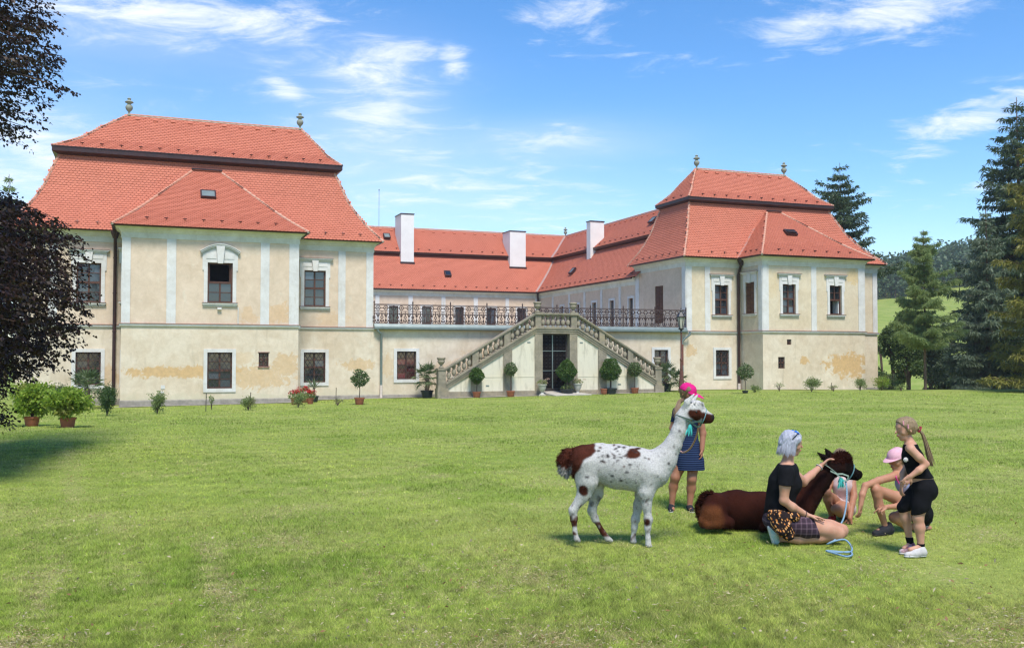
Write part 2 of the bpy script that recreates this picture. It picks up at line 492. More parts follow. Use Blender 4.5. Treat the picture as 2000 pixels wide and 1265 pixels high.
def grille(face, par, a0, a1, z0, z1, n, step=.17):
    mb = MB(); w = a1 - a0; h = z1 - z0; k = 1.55; th = .011
    c = -h
    t = a0 - h / k
    while t < a1 + h / k:
        for sg in (1, -1):
            pts = []
            for z in (z0, z1):
                pts.append((t + sg * (z - z0) / k + (0 if sg > 0 else 0), z))
            (x0, y0), (x1, y1) = pts
            # clip to the opening
            def at(x): return y0 + (x - x0) * (y1 - y0) / (x1 - x0)
            if x0 > x1: x0, x1, y0, y1 = x1, x0, y1, y0
            lo, hi = max(x0, a0), min(x1, a1)
            if lo < hi - .01:
                ya, yb = y0 + (lo - x0) * (y1 - y0) / (x1 - x0), y0 + (hi - x0) * (y1 - y0) / (x1 - x0)
                mb.bar(face.p(lo, ya, n + .004 * sg), face.p(hi, yb, n + .004 * sg), th)
        t += step
    return mb.build('grille', M_GRILLE, par, HX)

def window(face, a0, a1, z0, z1, kind='upper', head='flat', glass=None, open_=None, surround=.13, gr=False, shutter=False, sill=True, label=None, rows=4):
    """a casement: wooden sash (the part), panes, surround and sill as its sub-parts"""
    glass = glass or M_GLASS
    w = a1 - a0; h = z1 - z0; fb = .055; n0, n1 = -.13, -.07
    mb = MB(); F = face
    if shutter:
        F.box(mb, a0, a1, z0, z1, -.12, -.05)
        win = mb.build('shutter', M_SHUT, HOUSE, HX)
        sl = MB(); k = int(h / .062)
        for side in (0, 1):
            s0 = a0 + side * w / 2 + .012; s1 = s0 + w / 2 - .024
            for i in range(k):
                z = z0 + .03 + i * (h - .05) / k
                ln = .02 * random.random() * (1 if random.random() < .25 else 0)
                sl.hexa([F.p(s0, z, -.045), F.p(s1, z, -.045), F.p(s1, z + .006 - ln, -.01), F.p(s0, z + .006, -.01),
                         F.p(s0, z + .045, -.049), F.p(s1, z + .045 - ln, -.049), F.p(s1, z + .050 - ln, -.03), F.p(s0, z + .050, -.03)])
        tag(sl.build('slats', M_SHUT, win, HX), kind='stuff')
    else:
        F.box(mb, a0, a0 + fb, z0, z1, n0, n1); F.box(mb, a1 - fb, a1, z0, z1, n0, n1)
        F.box(mb, a0 + fb, a1 - fb, z0, z0 + fb, n0, n1); F.box(mb, a0 + fb, a1 - fb, z1 - fb, z1, n0, n1)
        zm = z0 + h * .505; am = (a0 + a1) / 2
        F.box(mb, a0 + fb, a1 - fb, zm - .04, zm + .04, n0, n1 + .015)
        lows = open_ != 'lower'; ups = open_ != 'upper'
        segs = []
        if lows: segs.append((z0 + fb, zm - .04))
        if ups: segs.append((zm + .04, z1 - fb))
        for (q0, q1) in segs:
            F.box(mb, am - .03, am + .03, q0, q1, n0, n1 + .004)
            F.box(mb, a0 + fb, am - .03, (q0 + q1) / 2 - .014, (q0 + q1) / 2 + .014, n0, n1 - .02)
            F.box(mb, am + .03, a1 - fb, (q0 + q1) / 2 - .014, (q0 + q1) / 2 + .014, n0, n1 - .02)
        win = mb.build('window', M_WOOD, HOUSE, HX)
        for (q0, q1) in segs:
            for (s0, s1) in ((a0 + fb, am - .03), (am + .03, a1 - fb)):
                for (e0, e1) in ((q0, (q0 + q1) / 2 - .014), ((q0 + q1) / 2 + .014, q1)):
                    pb = MB(); F.box(pb, s0, s1, e0, e1, -.12, -.108); pb.build('pane', glass, win, HX)
        rb = MB(); F.box(rb, a0 - .02, a1 + .02, z0 - .02, z1 + .02, -.9, -.88); F.box(rb, a0 - .02, a0, z0, z1, -.88, -.165); F.box(rb, a1, a1 + .02, z0, z1, -.88, -.165)
        F.box(rb, a0, a1, z1, z1 + .02, -.88, -.165); F.box(rb, a0, a1, z0 - .02, z0, -.88, -.165)
        rb.build('room', M_DARK, win, HX)
        if open_:
            cb = MB(); q0, q1 = (z0 + fb, zm - .04) if open_ == 'lower' else (zm + .04, z1 - fb)
            F.box(cb, a1 - fb - .05, a1 - fb, q0, q1, -.5, -.125); cb.build('open_sash', M_CURT if open_ == 'lower' else M_WOOD, win, HX)
            cb = MB(); F.box(cb, a0 + fb, a0 + fb + .03, q0, q1, -.5, -.125); cb.build('open_sash', M_CURT if open_ == 'lower' else M_WOOD, win, HX)
    # surround
    sb = MB(); sw = surround; p = .035
    if kind == 'lower':
        F.box(sb, a0 - sw, a0, z0 - sw, z1 + sw * .95, 0, p); F.box(sb, a1, a1 + sw, z0 - sw, z1 + sw * .95, 0, p)
        F.box(sb, a0, a1, z1, z1 + sw * .95, 0, p); F.box(sb, a0, a1, z0 - sw, z0, 0, p)
        s = sb.build('surround', M_TRIM, win, HX)
    elif kind == 'upper':
        ex = .05
        F.box(sb, a0 - sw, a0, z0 - .12, z1 + .10, 0, p); F.box(sb, a1, a1 + sw, z0 - .12, z1 + .10, 0, p)
        F.box(sb, a0, a1, z1, z1 + .10, 0, p)
        F.box(sb, a0 - sw - ex, a0 - sw, z1 - .28, z1 + .10, 0, p - .006); F.box(sb, a1 + sw, a1 + sw + ex, z1 - .28, z1 + .10, 0, p - .006)   # ears
        am = (a0 + a1) / 2
        if head == 'flat':
            F.box(sb, a0 - sw - ex, a1 + sw + ex, z1 + .10, z1 + .36, 0, .03)
            F.box(sb, a0 - .06, am - .13, z1 + .15, z1 + .30, .03, .045); F.box(sb, am + .13, a1 + .06, z1 + .15, z1 + .30, .03, .045)
            F.poly(sb, [(am - .08, z1 - .03), (am + .08, z1 - .03), (am + .13, z1 + .40), (am - .13, z1 + .40)], .02, .10)
            for (e, q0, q1, nn) in ((.07, .36, .40, .06), (.11, .40, .445, .10), (.15, .445, .48, .13)):
                F.box(sb, a0 - sw - e, a1 + sw + e, z1 + q0, z1 + q1, 0, nn)
            tb = MB(); F.box(tb, a0 - sw - .16, a1 + sw + .16, z1 + .48, z1 + .497, 0, .145); tb.build('hood_flashing', M_FLASH, win, HX)
        else:    # segmental hood
            A = [a0 - sw - ex + (a1 - a0 + 2 * sw + 2 * ex) * i / 14 for i in range(15)]
            def zc(a):
                q = (a - am) / ((a1 - a0) / 2 + sw + ex)
                return z1 + .30 + .26 * max(0.0, math.cos(q * math.pi / 1.9)) ** .8
            for i in range(14):
                b0, b1 = A[i], A[i + 1]
                sb.hexa([F.p(b0, z1 + .10, .03), F.p(b1, z1 + .10, .03), F.p(b1, z1 + .10, 0), F.p(b0, z1 + .10, 0), F.p(b0, zc(b0), .03), F.p(b1, zc(b1), .03), F.p(b1, zc(b1), 0), F.p(b0, zc(b0), 0)])
                for (q0, q1, nn, e) in ((0, .05, .07, 1.06), (.05, .10, .12, 1.10), (.10, .13, .145, 1.13)):
                    c0 = am + (b0 - am) * e; c1 = am + (b1 - am) * e
                    sb.hexa([F.p(c0, zc(b0) + q0, nn), F.p(c1, zc(b1) + q0, nn), F.p(c1, zc(b1) + q0, 0), F.p(c0, zc(b0) + q0, 0), F.p(c0, zc(b0) + q1, nn), F.p(c1, zc(b1) + q1, nn), F.p(c1, zc(b1) + q1, 0), F.p(c0, zc(b0) + q1, 0)])
            F.poly(sb, [(am - .09, z1 - .03), (am + .09, z1 - .03), (am + .15, z1 + .60), (am - .15, z1 + .60)], .02, .135)
            F.box(sb, a0 - .05, am - .14, z1 + .14, z1 + .33, .03, .046); F.box(sb, am + .14, a1 + .05, z1 + .14, z1 + .33, .03, .046)
        s = sb.build('surround', M_TRIM, win, HX)
        zb = MB(); F.box(zb, a0 - sw - .04, a1 + sw + .04, z0 - .075, z0 - .018, 0, .10); F.box(zb, a0 - sw - .01, a1 + sw + .01, z0 - .14, z0 - .075, .036, .055)
        sl = zb.build('sill', M_TRIM, win, HX)
        fb_ = MB(); F.box(fb_, a0 - sw - .05, a1 + sw + .05, z0 - .018, z0, -.06, .12); fb_.build('sill_flashing', M_FLASH, win, HX)
    elif kind == 'small':
        F.box(sb, a0 - .03, a1 + .03, z0 - .05, z0, -.1, .04); F.box(sb, a0 - .03, a1 + .03, z1, z1 + .03, -.1, .02)
        sb.build('sill', M_FLASH, win, HX)
    if gr: grille(face, win, a0, a1, z0, z1, -.03)
    if label: win['label'] = label
    return win

def pilaster(face, a0, a1, z0, z1, n=.03, mat=None):
    mb = MB(); face.box(mb, a0, a1, z0, z1, 0, n)
    return mb.build('pilaster', mat or M_TRIM, HOUSE, HX)

# ------------------------------------------------------------------ roofs
PROF_LOW = [(0, 0), (.355, .237), (.54, .397), (.717, .58), (.87, .817), (1, 1)]
PROF_UP = [(0, 0), (.35, .255), (.62, .585), (1, 1)]
PROF_LIN = [(0, 0), (.3, .26), (1, 1)]
def pz(prof, f): return float(np.interp(f, [a for a, b in prof], [b for a, b in prof]))
def pinv(prof, q): return float(np.interp(q, [b for a, b in prof], [a for a, b in prof]))

TW, TE = .142, .100        # tile width and exposure, house units
def tile_face(roof, Lf, Rf, seed=0, tw=TW, te=TE, name='roof_tiles'):
    """rows of beaver-tail tiles between the left and right limits Lf(f), Rf(f); every tile a plate with a rounded lower end"""
    rng = np.random.default_rng(100 + seed)
    N = 240
    fs = np.linspace(0, 1, N); L = np.array([Lf(f) for f in fs]); Rr = np.array([Rf(f) for f in fs])
    # slope length is measured along the fall line: use z and the inset normal to the row
    mid = L.copy(); row = Rr - L; rl = np.linalg.norm(row, axis=1)
    e = row[rl > 1e-3][0] / rl[rl > 1e-3][0]
    q = L - np.outer(L @ e, e)
    arc = np.concatenate([[0], np.cumsum(np.linalg.norm(np.diff(q, axis=0), axis=1))])
    V = []; F4 = []
    shape = np.array([(-.5, 1.15), (.5, 1.15), (.5, .30), (.36, .07), (0, -.05), (-.36, .07), (-.5, .30)])
    k = 0; nrow = int(arc[-1] / te)
    faces = []
    for r in range(nrow + 1):
        s0 = r * te
        f0 = np.interp(s0, arc, fs); f1 = np.interp(min(s0 + te, arc[-1]), arc, fs)
        P0 = np.array(Lf(f0)); Q0 = np.array(Rf(f0)); P1 = np.array(Lf(min(1, f1 + 1e-4)));
        c0 = P0 - (P0 @ e) * e; c1 = P1 - (P1 @ e) * e
        up = (c1 - c0); ul = np.linalg.norm(up)
        if ul < 1e-6: continue
        up /= ul
        nor = np.cross(e, up)
        if nor[2] < 0: nor = -nor
        a, b = P0 @ e, Q0 @ e
        if b - a < .03: continue
        off = (r % 2) * .5 * tw
        cs = np.arange(math.floor((a - off) / tw) * tw + off + tw / 2, b + tw * .2, tw)
        cs = cs[(cs > a - tw * .25) & (cs < b + tw * .25)]
        n = len(cs)
        if n == 0: continue
        lift = rng.normal(0, .0012, n); ang = rng.normal(0, .008, n); dz = rng.normal(0, .002, n)
        for t in range(n):
            base = c0 + cs[t] * e + up * dz[t]
            vv = []
            for (x, y) in shape:
                h = .010 + lift[t] + .019 * (1 - y / 1.15)
                vv.append(base + e * (x * tw * .965) + up * (y * te + ang[t] * x * tw) + nor * h)
            for (x, y) in shape[2:]:
                h = .002 + .012 * (1 - y)
                vv.append(base + e * (x * tw * .965) + up * (y * te + ang[t] * x * tw) + nor * h)
            V += vv
            faces.append((k, k + 6, k + 5, k + 4, k + 3, k + 2, k + 1))
            for i in range(4):
                faces.append((k + 2 + i, k + 3 + i, k + 8 + i, k + 7 + i))
            k += 12
    # orientation: make sure plates look outwards
    mb = MB(); mb.v = [tuple(p) for p in V]; mb.f = faces
    p = [Vector(mb.v[i]) for i in faces[0][:3]]
    if (p[1] - p[0]).cross(p[2] - p[0]).z < 0: mb.f = [f[::-1] for f in faces]
    o = mb.build(name, M_TILE, roof, HX); tag(o, kind='stuff')
    return o

def deck(mb, Lf, Rf, n=14):
    for i in range(n):
        a, b = i / n, (i + 1) / n
        mb.add([Lf(a), Rf(a), Rf(b), Lf(b)], [(0, 1, 2, 3)])

_ridge_me = {}
def ridge_line(roof, pts, spacing=.24, rad=.052):
    """mortar bed with individual ridge tiles along a polyline"""
    if 'm' not in _ridge_me:
        mb = MB(); n = 7; l = .30 * S
        ring = []
        for j, (x, sc) in enumerate(((0, 1.12), (l, .92))):
            for kx, th in ((1.0, 0), (.82, 0)):
                for i in range(n):
                    a = math.pi * i / (n - 1)
                    mb.v.append((x, math.cos(a) * rad * S * sc * kx, math.sin(a) * rad * S * sc * kx - .01))
        for i in range(n - 1):
            mb.f.append((i, i + 1, 2 * n + i + 1, 2 * n + i)); mb.f.append((i, n + i, n + i + 1, i + 1))
        _ridge_me['m'] = mb.mesh('ridge_tile', M_RIDGE)
    P = [Vector(p) for p in pts]
    W = [Vector(HX(*p)) for p in P]
    mb = MB()
    for a, b in zip(P[:-1], P[1:]): mb.bar(a, b, .085, .055)
    mb.build('mortar_bed', M_MORTAR, roof, HX)
    for a, b in zip(W[:-1], W[1:]):
        d = b - a; n = max(1, round(d.length / (spacing * S)))
        q = d.to_track_quat('X', 'Z').to_euler()
        for i in range(n):
            o = bpy.data.objects.new('ridge_tile', _ridge_me['m']); COL.objects.link(o); o.parent = roof
            o.location = a + d * (i / n) + Vector((0, 0, .02)); o.rotation_euler = q

_guard = {}
def guards(roof, Lf, Rf, f, spacing=.70, inset=.45, moon=False):
    key = 'moon' if moon else 'hook'
    if key not in _guard:
        mb = MB()
        if moon:
            for i in range(6):
                a0, a1 = math.pi * i / 6, math.pi * (i + 1) / 6
                mb.bar((math.cos(a0) * .11, -.03, -math.sin(a0) * .045 + .03), (math.cos(a1) * .11, -.03, -math.sin(a1) * .045 + .03), .022)
            mb.box(-.10, .10, -.028, .10, .0, .03)
        else:
            mb.box(-.085, .085, -.05, -.035, .055, .085); mb.box(-.014, .014, -.055, .09, .0, .02); mb.box(-.014, .014, -.052, -.03, .0, .07)
            mb.box(-.012, .012, -.04, -.02, -.06, .06)
        _guard[key] = mb.mesh('snow_guard' if not moon else 'roof_vent', M_METAL if not moon else M_TILE)
    a = Vector(HX(*Lf(f))); b = Vector(HX(*Rf(f))); d = b - a
    up = Vector(HX(*Lf(min(1, f + .02)))) - a; e = d.normalized(); up = (up - e * up.dot(e)).normalized(); nor = e.cross(up)
    if nor.z < 0: nor = -nor; e = -e
    m = Matrix((e, up, nor)).transposed().to_euler()
    n = int((d.length - 2 * inset * S) / (spacing * S))
    for i in range(n + 1):
        o = bpy.data.objects.new('snow_guard' if not moon else 'roof_vent', _guard[key]); COL.objects.link(o); o.parent = roof
        o.location = a + d.normalized() * (inset * S + (d.length - 2 * inset * S) * (i + .5) / (n + 1)) + nor * .05; o.rotation_euler = m

def skylight(roof, c, e, up, w, h, mat_glass, open_=0.0):
    c, e, up = Vector(c), Vector(e).normalized(), Vector(up).normalized(); nor = e.cross(up)
    if nor.z < 0: nor = -nor
    fr = MB(); t = .05
    def bx(mb, a0, a1, b0, b1, n0, n1, tilt=0.0):
        q = []
        for n in (n0, n1):
            for (a, b) in ((a0, b0), (a1, b0), (a1, b1), (a0, b1)):
                q.append(c + e * a + up * b + nor * (n + tilt * (h - b)))
        mb.hexa(q)
    bx(fr, -w / 2 - t, w / 2 + t, -t, 0, .0, .12); bx(fr, -w / 2 - t, w / 2 + t, h, h + t, .0, .12)
    bx(fr, -w / 2 - t, -w / 2, 0, h, .0, .12); bx(fr, w / 2, w / 2 + t, 0, h, .0, .12); bx(fr, -w / 2, w / 2, 0, h, .0, .02)
    s = fr.build('skylight', M_METAL, roof, HX)
    g = MB(); bx(g, -w / 2, w / 2, 0, h, .09, .11, open_); g.build('pane', mat_glass, s, HX)
    return s

def finial(roof, u, v, z, h=1.0):
    mb = MB(); k = h * S
    prof = [(.13, 0), (.13, .06), (.07, .10), (.06, .20), (.10, .24), (.20, .34), (.235, .45), (.20, .55), (.10, .62), (.12, .66), (.26, .72), (.27, .75), (.18, .80), (.09, .86), (.11, .90), (.13, .93), (.07, .98), (.01, 1.0)]
    c = HX(u, v, z)
    mb.lathe([(r * k * .85, q * k) for r, q in prof], c, 14)
    o = mb.build('finial', M_FINIAL, roof); auto_smooth(o, 50)
    for i in range(1): pass
    return o

def pavilion_roof(eave, top1, eave2, ridge, ze, zt, ze2, zr, bay, seed, label):
    """eave/top1/eave2: (u0,u1,v0,v1); ridge (u0,u1,v)"""
    dk = MB()
    def quad_faces(A, B, z0, z1, prof):
        def mk(p0, p1):
            return lambda f: (p0[0] + (p1[0] - p0[0]) * f, p0[1] + (p1[1] - p0[1]) * f, z0 + (z1 - z0) * pz(prof, f))
        fl = mk((A[0], A[2]), (B[0], B[2])); fr = mk((A[1], A[2]), (B[1], B[2])); bl = mk((A[0], A[3]), (B[0], B[3])); br = mk((A[1], A[3]), (B[1], B[3]))
        return dict(front=(fl, fr), right=(fr, br), back=(br, bl), left=(bl, fl))
    lo = quad_faces(eave, top1, ze, zt, PROF_LOW)
    up = quad_faces(eave2, (ridge[0], ridge[1], ridge[2], ridge[2]), ze2, zr, PROF_UP)
    for d in (lo, up):
        for k in d: deck(dk, *d[k])
    roof = dk.build('roof', M_DECK, HOUSE, HX); roof['label'] = label
    for i, k in enumerate(('front', 'left', 'right')):
        tile_face(roof, *lo[k], seed=seed + i); tile_face(roof, *up[k], seed=seed + 5 + i)
    for k in ('front', 'left'):
        guards(roof, *lo[k], .13, inset=.35); guards(roof, *up[k], .12, inset=.35)
    guards(roof, *up['front'], .90, moon=True, inset=.3)
    # fascia between the two tiers
    pth = [(eave2[0], eave2[3]), (eave2[0], eave2[2]), (eave2[1], eave2[2]), (eave2[1], eave2[3])]
    ins = eave2[2] - top1[2]
    sweep(pth, [(ins * 1.05, zt - .02), (ins * .55, zt + .02), (.02, zt + .09), (.02, ze2 - .02), (.04, ze2 - .02), (.04, ze2 + .015), (-.1, ze2 + .01)], 'fascia', M_METAL, roof, HX, closed=True)
    # hips and ridge
    for k, side in ((0, 'front'), (1, 'front')):
        f = lo[side][k]; ridge_line(roof, [f(t) for t in np.linspace(.0, .985, 8)])
        f = up[side][k]; ridge_line(roof, [f(t) for t in np.linspace(.0, 1, 6)])
    f = lo['left'][0]; ridge_line(roof, [f(t) for t in np.linspace(.0, .985, 8)]); f = up['left'][0]; ridge_line(roof, [f(t) for t in np.linspace(0, 1, 6)])
    ridge_line(roof, [(ridge[0], ridge[2], zr + .02), (ridge[1], ridge[2], zr + .02)])
    finial(roof, ridge[0] + .05, ridge[2], zr, .72); finial(roof, ridge[1] - .05, ridge[2], zr, .72)
    # bay roof
    b0, b1, bv, t0, t1, tv, tz = bay
    H = zt - ze
    def vmain(z): return eave[2] + (top1[2] - eave[2]) * pinv(PROF_LOW, (z - ze) / H)
    zb = ze + .01
    fl = lambda f: (b0 + (t0 - b0) * f, bv + (tv - bv) * f, zb + (tz - zb) * pz(PROF_LIN, f))
    fr = lambda f: (b1 + (t1 - b1) * f, bv + (tv - bv) * f, zb + (tz - zb) * pz(PROF_LIN, f))
    ll = lambda f: (fl(f)[0], max(vmain(fl(f)[2]) + .02, fl(f)[1]), fl(f)[2])
    rr = lambda f: (fr(f)[0], max(vmain(fr(f)[2]) + .02, fr(f)[1]), fr(f)[2])
    bd = MB(); deck(bd, fl, fr); deck(bd, ll, fl); deck(bd, fr, rr)
    broof = bd.build('bay_roof', M_DECK, HOUSE, HX); broof['label'] = label.replace('two-tiered', 'lower hipped bay')
    tile_face(broof, fl, fr, seed + 11, te=.085); tile_face(broof, ll, fl, seed + 12, te=.085); tile_face(broof, fr, rr, seed + 13, te=.085)
    guards(broof, fl, fr, .12, inset=.5); guards(broof, ll, fl, .12, inset=.2, spacing=.6)
    for f in (fl, fr): ridge_line(broof, [f(t) for t in np.linspace(0, .985, 6)])
    for f in (ll, rr):
        vb = MB(); P = [f(t) for t in np.linspace(.0, .97, 8)]
        for a, b in zip(P[:-1], P[1:]):
            vb.hexa([(a[0] - .10, a[1] - .02, a[2] + .03), (a[0] + .10, a[1] - .02, a[2] + .03), (a[0] + .10, a[1] + .02, a[2] - .05), (a[0] - .10, a[1] + .02, a[2] - .05),
                     (b[0] - .10, b[1] - .02, b[2] + .03), (b[0] + .10, b[1] - .02, b[2] + .03), (b[0] + .10, b[1] + .02, b[2] - .05), (b[0] - .10, b[1] + .02, b[2] - .05)])
        vb.build('valley_flashing', M_VALLEY, broof, HX)
    tb = MB(); tb.bar((t0 - .05, tv - .06, tz + .06), (t1 + .05, tv - .06, tz + .06), .10, .05); tb.build('top_flashing', M_METAL, broof, HX)
    return roof, broof

VB, V2, VK = 36.5, 38.3, 43.1
GND = -0.9        # walls run down into the soil
ZS = 2.86         # string course
def pavilion(u0, u1, b0, b1, zf, ze, left, label, roof_args):
    path = [(u0, VK), (u0, V2), (b0, V2), (b0, VB), (b1, VB), (b1, V2), (u1, V2), (u1, VK)]
    # cornice and string course
    sweep(path, [(.0, zf), (.032, zf), (.032, zf + .20), (.055, zf + .205), (.075, zf + .26), (.10, zf + .275), (.115, zf + .32), (.19, zf + .35), (.235, zf + .41), (.25, zf + .42), (.25, zf + .455), (.0, zf + .455)], 'cornice', M_TRIMC)
    sweep(path, [(.0, zf - .005), (.030, zf - .005), (.030, zf + .195), (.0, zf + .195)], 'frieze', M_TRIM)
    g = [(.25, ze - .05), (.27, ze - .085), (.33, ze - .085), (.36, ze - .05), (.36, ze - .01), (.25, ze - .01)]
    sweep(path, g, 'gutter', M_METAL)
    sweep(path, [(.0, ZS - .09), (.05, ZS - .085), (.065, ZS - .05), (.065, ZS - .005), (.0, ZS - .005)], 'string_course', M_TRIM)
    sweep(path, [(.0, ZS - .004), (.085, ZS - .004), (.085, ZS + .008), (.0, ZS + .03)], 'string_flashing', M_FLASH)
    sweep(path, [(.0, GND), (.03, GND), (.03, .12), (.012, .16), (.0, .16)], 'plinth', M_PLINTH)

M_PLINTH = simple('plinth_grey', (.33, .30, .25), (.22, .20, .17), 4, .95, .1, bump=.3)

# ------------------------------------------------------------------ ground
def grass_ground():
    t = NT('lawn_ground'); vec = t.pos()
    a = t.noise(vec, .35, 5, .6, .3); b = t.noise(vec, 2.2, 6, .65); c = t.noise(vec, 14, 4, .7)
    col = t.mix(t.ramp(a, .35, .65), (.20, .27, .045), (.29, .33, .08))
    col = t.mix(t.ramp(b, .45, .75, 0, .7), col, (.34, .33, .12))
    col = t.mix(t.ramp(c, .35, .75, 0, .6), col, (.12, .18, .03))
    t.bump(c, .5, .03)
    return t.fin(col, .95, .1)
M_LAWN = grass_ground()
gx = np.concatenate([-np.geomspace(600, 40, 22), np.linspace(-38, 60, 99), np.geomspace(62, 900, 30)])
gy = np.concatenate([np.linspace(-30, 75, 106), np.geomspace(77, 1500, 50)])
GX, GY = np.meshgrid(gx, gy)
GZ = ground_z(GX, GY) + .012 * np.sin(GX * .9 + GY * .5) * np.sin(GY * .7 - GX * .3)
nx, ny = len(gx), len(gy)
idx = np.arange(nx * ny).reshape(ny, nx)
gf = np.stack([idx[:-1, :-1], idx[:-1, 1:], idx[1:, 1:], idx[1:, :-1]], -1).reshape(-1, 4)
ground = link_mesh('ground', np_mesh('ground', np.stack([GX, GY, GZ], -1).reshape(-1, 3), gf, M_LAWN, True))
tag(ground, kind='structure')

FB = Face('front', VB); FM = Face('front', V2)
# ================================================================== left pavilion
LU0, LU1, LB0, LB1 = -4.25, 8.68, -.72, 5.44
pavilion(LU0, LU1, LB0, LB1, 5.90, 6.36, True, '', None)
# --- openings
wb_up = (2.17, 3.05, 3.66, 5.11); wb_lo = (2.19, 3.06, .54, 1.85); wb_s = (4.00, 4.36, 1.34, 1.84)
wall(FB, LB0, LB1, ZS, 5.92, [wb_up], M_UP); wall(FB, LB0, LB1, GND, ZS, [wb_lo, wb_s], M_LOW)
l0_up = (-2.28, -1.45, 3.68, 5.12); l0_lo = (-2.27, -1.42, .66, 1.86)
wall(FM, LU0, LB0, ZS, 5.92, [l0_up], M_UP); wall(FM, LU0, LB0, GND, ZS, [l0_lo], M_LOW)
l2_up = (5.92, 6.76, 3.68, 5.10); l2_lo = (5.92, 6.77, .68, 1.86)
wall(FM, LB1, LU1, ZS, 5.92, [l2_up], M_UP); wall(FM, LB1, LU1, GND, ZS, [l2_lo], M_LOW)
ls_up = (37.15, 37.75, 3.68, 5.1); ls_lo = (37.2, 37.7, .7, 1.85)
FLS = Face('side', LB0)
wall(FLS, VB, V2, ZS, 5.92, [ls_up], M_UP); wall(FLS, VB, V2, GND, ZS, [ls_lo], M_LOW)
def plain(u, va, vb, z0, z1, mat, n=0): 
    mb = MB(); mb.add([(u, va, z0), (u, vb, z0), (u, vb, z1), (u, va, z1)], [(0, 1, 2, 3)]); return mb.build('wall', mat, HOUSE, HX)
for (u, va, vb) in ((LB1, VB, V2), (LU0, V2, VK), (LU1, V2, VK)):
    plain(u, va, vb, GND, ZS, M_LOW); plain(u, va, vb, ZS, 5.92, M_UP)
bk = MB(); bk.add([(LU0, VK, GND), (LU1, VK, GND), (LU1, VK, 6.3), (LU0, VK, 6.3)], [(0, 1, 2, 3)]); bk.build('wall', M_UP, HOUSE, HX)
for (a, b) in ((LB0, -.43), (.77, 1.09), (4.04, 4.36), (5.08, LB1)): pilaster(FB, a, b, ZS + .02, 5.90)
for (a, b) in ((7.26, 7.55), (8.39, LU1), (-3.2, -2.9), (LU0, -3.95)): pilaster(FM, a, b, ZS + .02, 5.90)
window(FB, *wb_up, head='arch', open_='upper', label='upper window under a curved hood, its top sashes standing open')
window(FB, *wb_lo, kind='lower', gr=True)
window(FB, *wb_s, kind='small', gr=True)
window(FM, *l0_up); window(FM, *l0_lo, kind='lower', gr=True)
window(FM, *l2_up); window(FM, *l2_lo, kind='lower', gr=True)
window(FLS, *ls_up, surround=.1); window(FLS, *ls_lo, kind='lower', surround=.1)

roofL, broofL = pavilion_roof((-4.55, 9.0, 37.9, 43.4), (-2.98, 7.26, 39.3, 42.0), (-3.2, 7.53, 39.06, 42.24), (-.66, 6.11, 40.65), 6.30, 9.22, 9.49, 11.2,
    (-1.06, 5.74, 36.1, 1.74, 2.77, 39.08, 8.9), 0, 'two-tiered red tile roof of the near left pavilion')
skylight(broofL, (2.24, 37.7, 7.63), (1, 0, 0), (0, 3.0, 2.6), .46, .38, M_ZINC)

# ================================================================== right pavilion
RU0, RU1, RB0, RB1 = 23.24, 34.22, 26.13, 31.88
pavilion(RU0, RU1, RB0, RB1, 5.84, 6.30, False, '', None)
r1 = (27.21, 27.93, 3.65, 5.0); r2 = (29.84, 30.53, 3.65, 5.01); rs1 = (27.44, 27.68, 2.24, 2.48); rs2 = (26.95, 27.31, 1.16, 1.68)
wall(FB, RB0, RB1, ZS, 5.86, [r1, r2], M_UPR); wall(FB, RB0, RB1, GND, ZS, [rs1, rs2], M_LOW)
q_up = (24.77, 25.51, 3.64, 5.03); q_lo = (24.80, 25.52, .79, 2.0)
wall(FM, RU0, RB0, ZS, 5.86, [q_up], M_UPR); wall(FM, RU0, RB0, GND, ZS, [q_lo], M_LOW)
wall(FM, RB1, RU1, ZS, 5.86, [], M_UPR); wall(FM, RB1, RU1, GND, ZS, [], M_LOW)
FRS = Face('side', RB0); FPS = Face('side', RU0)
rs_sh = (37.09, 37.80, 3.68, 5.12); ps_sh = (40.37, 41.16, 3.30, 5.1)
wall(FRS, VB, V2, ZS, 5.86, [rs_sh], M_UPR); wall(FRS, VB, V2, GND, ZS, [], M_LOW)
wall(FPS, V2, VK, ZS, 5.86, [ps_sh], M_WING); wall(FPS, V2, VK, GND, ZS, [], M_LOW)
for (u, va, vb) in ((RB1, VB, V2), (RU1, V2, VK)):
    plain(u, va, vb, GND, ZS, M_LOW); plain(u, va, vb, ZS, 5.9, M_UPR)
bk = MB(); bk.add([(RU0, VK, GND), (RU1, VK, GND), (RU1, VK, 6.2), (RU0, VK, 6.2)], [(0, 1, 2, 3)]); bk.build('wall', M_UPR, HOUSE, HX)
for (a, b) in ((RB0, 26.45), (28.8, 29.09), (31.5, RB1)): pilaster(FB, a, b, ZS + .02, 5.84)
for (a, b) in ((RU0, 23.54), (24.24, 24.52), (33.94, RU1)): pilaster(FM, a, b, ZS + .02, 5.84)
for (a, b) in ((V2 - .0, 38.62), (42.75, VK)): pilaster(FPS, a, b, ZS + .02, 5.84)
pilaster(FRS, VB, 36.78, ZS + .02, 5.84)
window(FB, *r1); window(FB, *r2, open_='lower', label='upper window with its lower sashes open and pale curtain')
window(FB, *rs1, kind='none', gr=True); window(FB, *rs2, kind='none', gr=True)
window(FM, *q_up); window(FM, *q_lo, kind='lower', gr=True)
window(FRS, *rs_sh, shutter=True, surround=.12, label='upper window closed with brown slatted shutters')
window(FPS, *ps_sh, shutter=True, kind='none', label='light brown slatted shutters of the door onto the terrace')
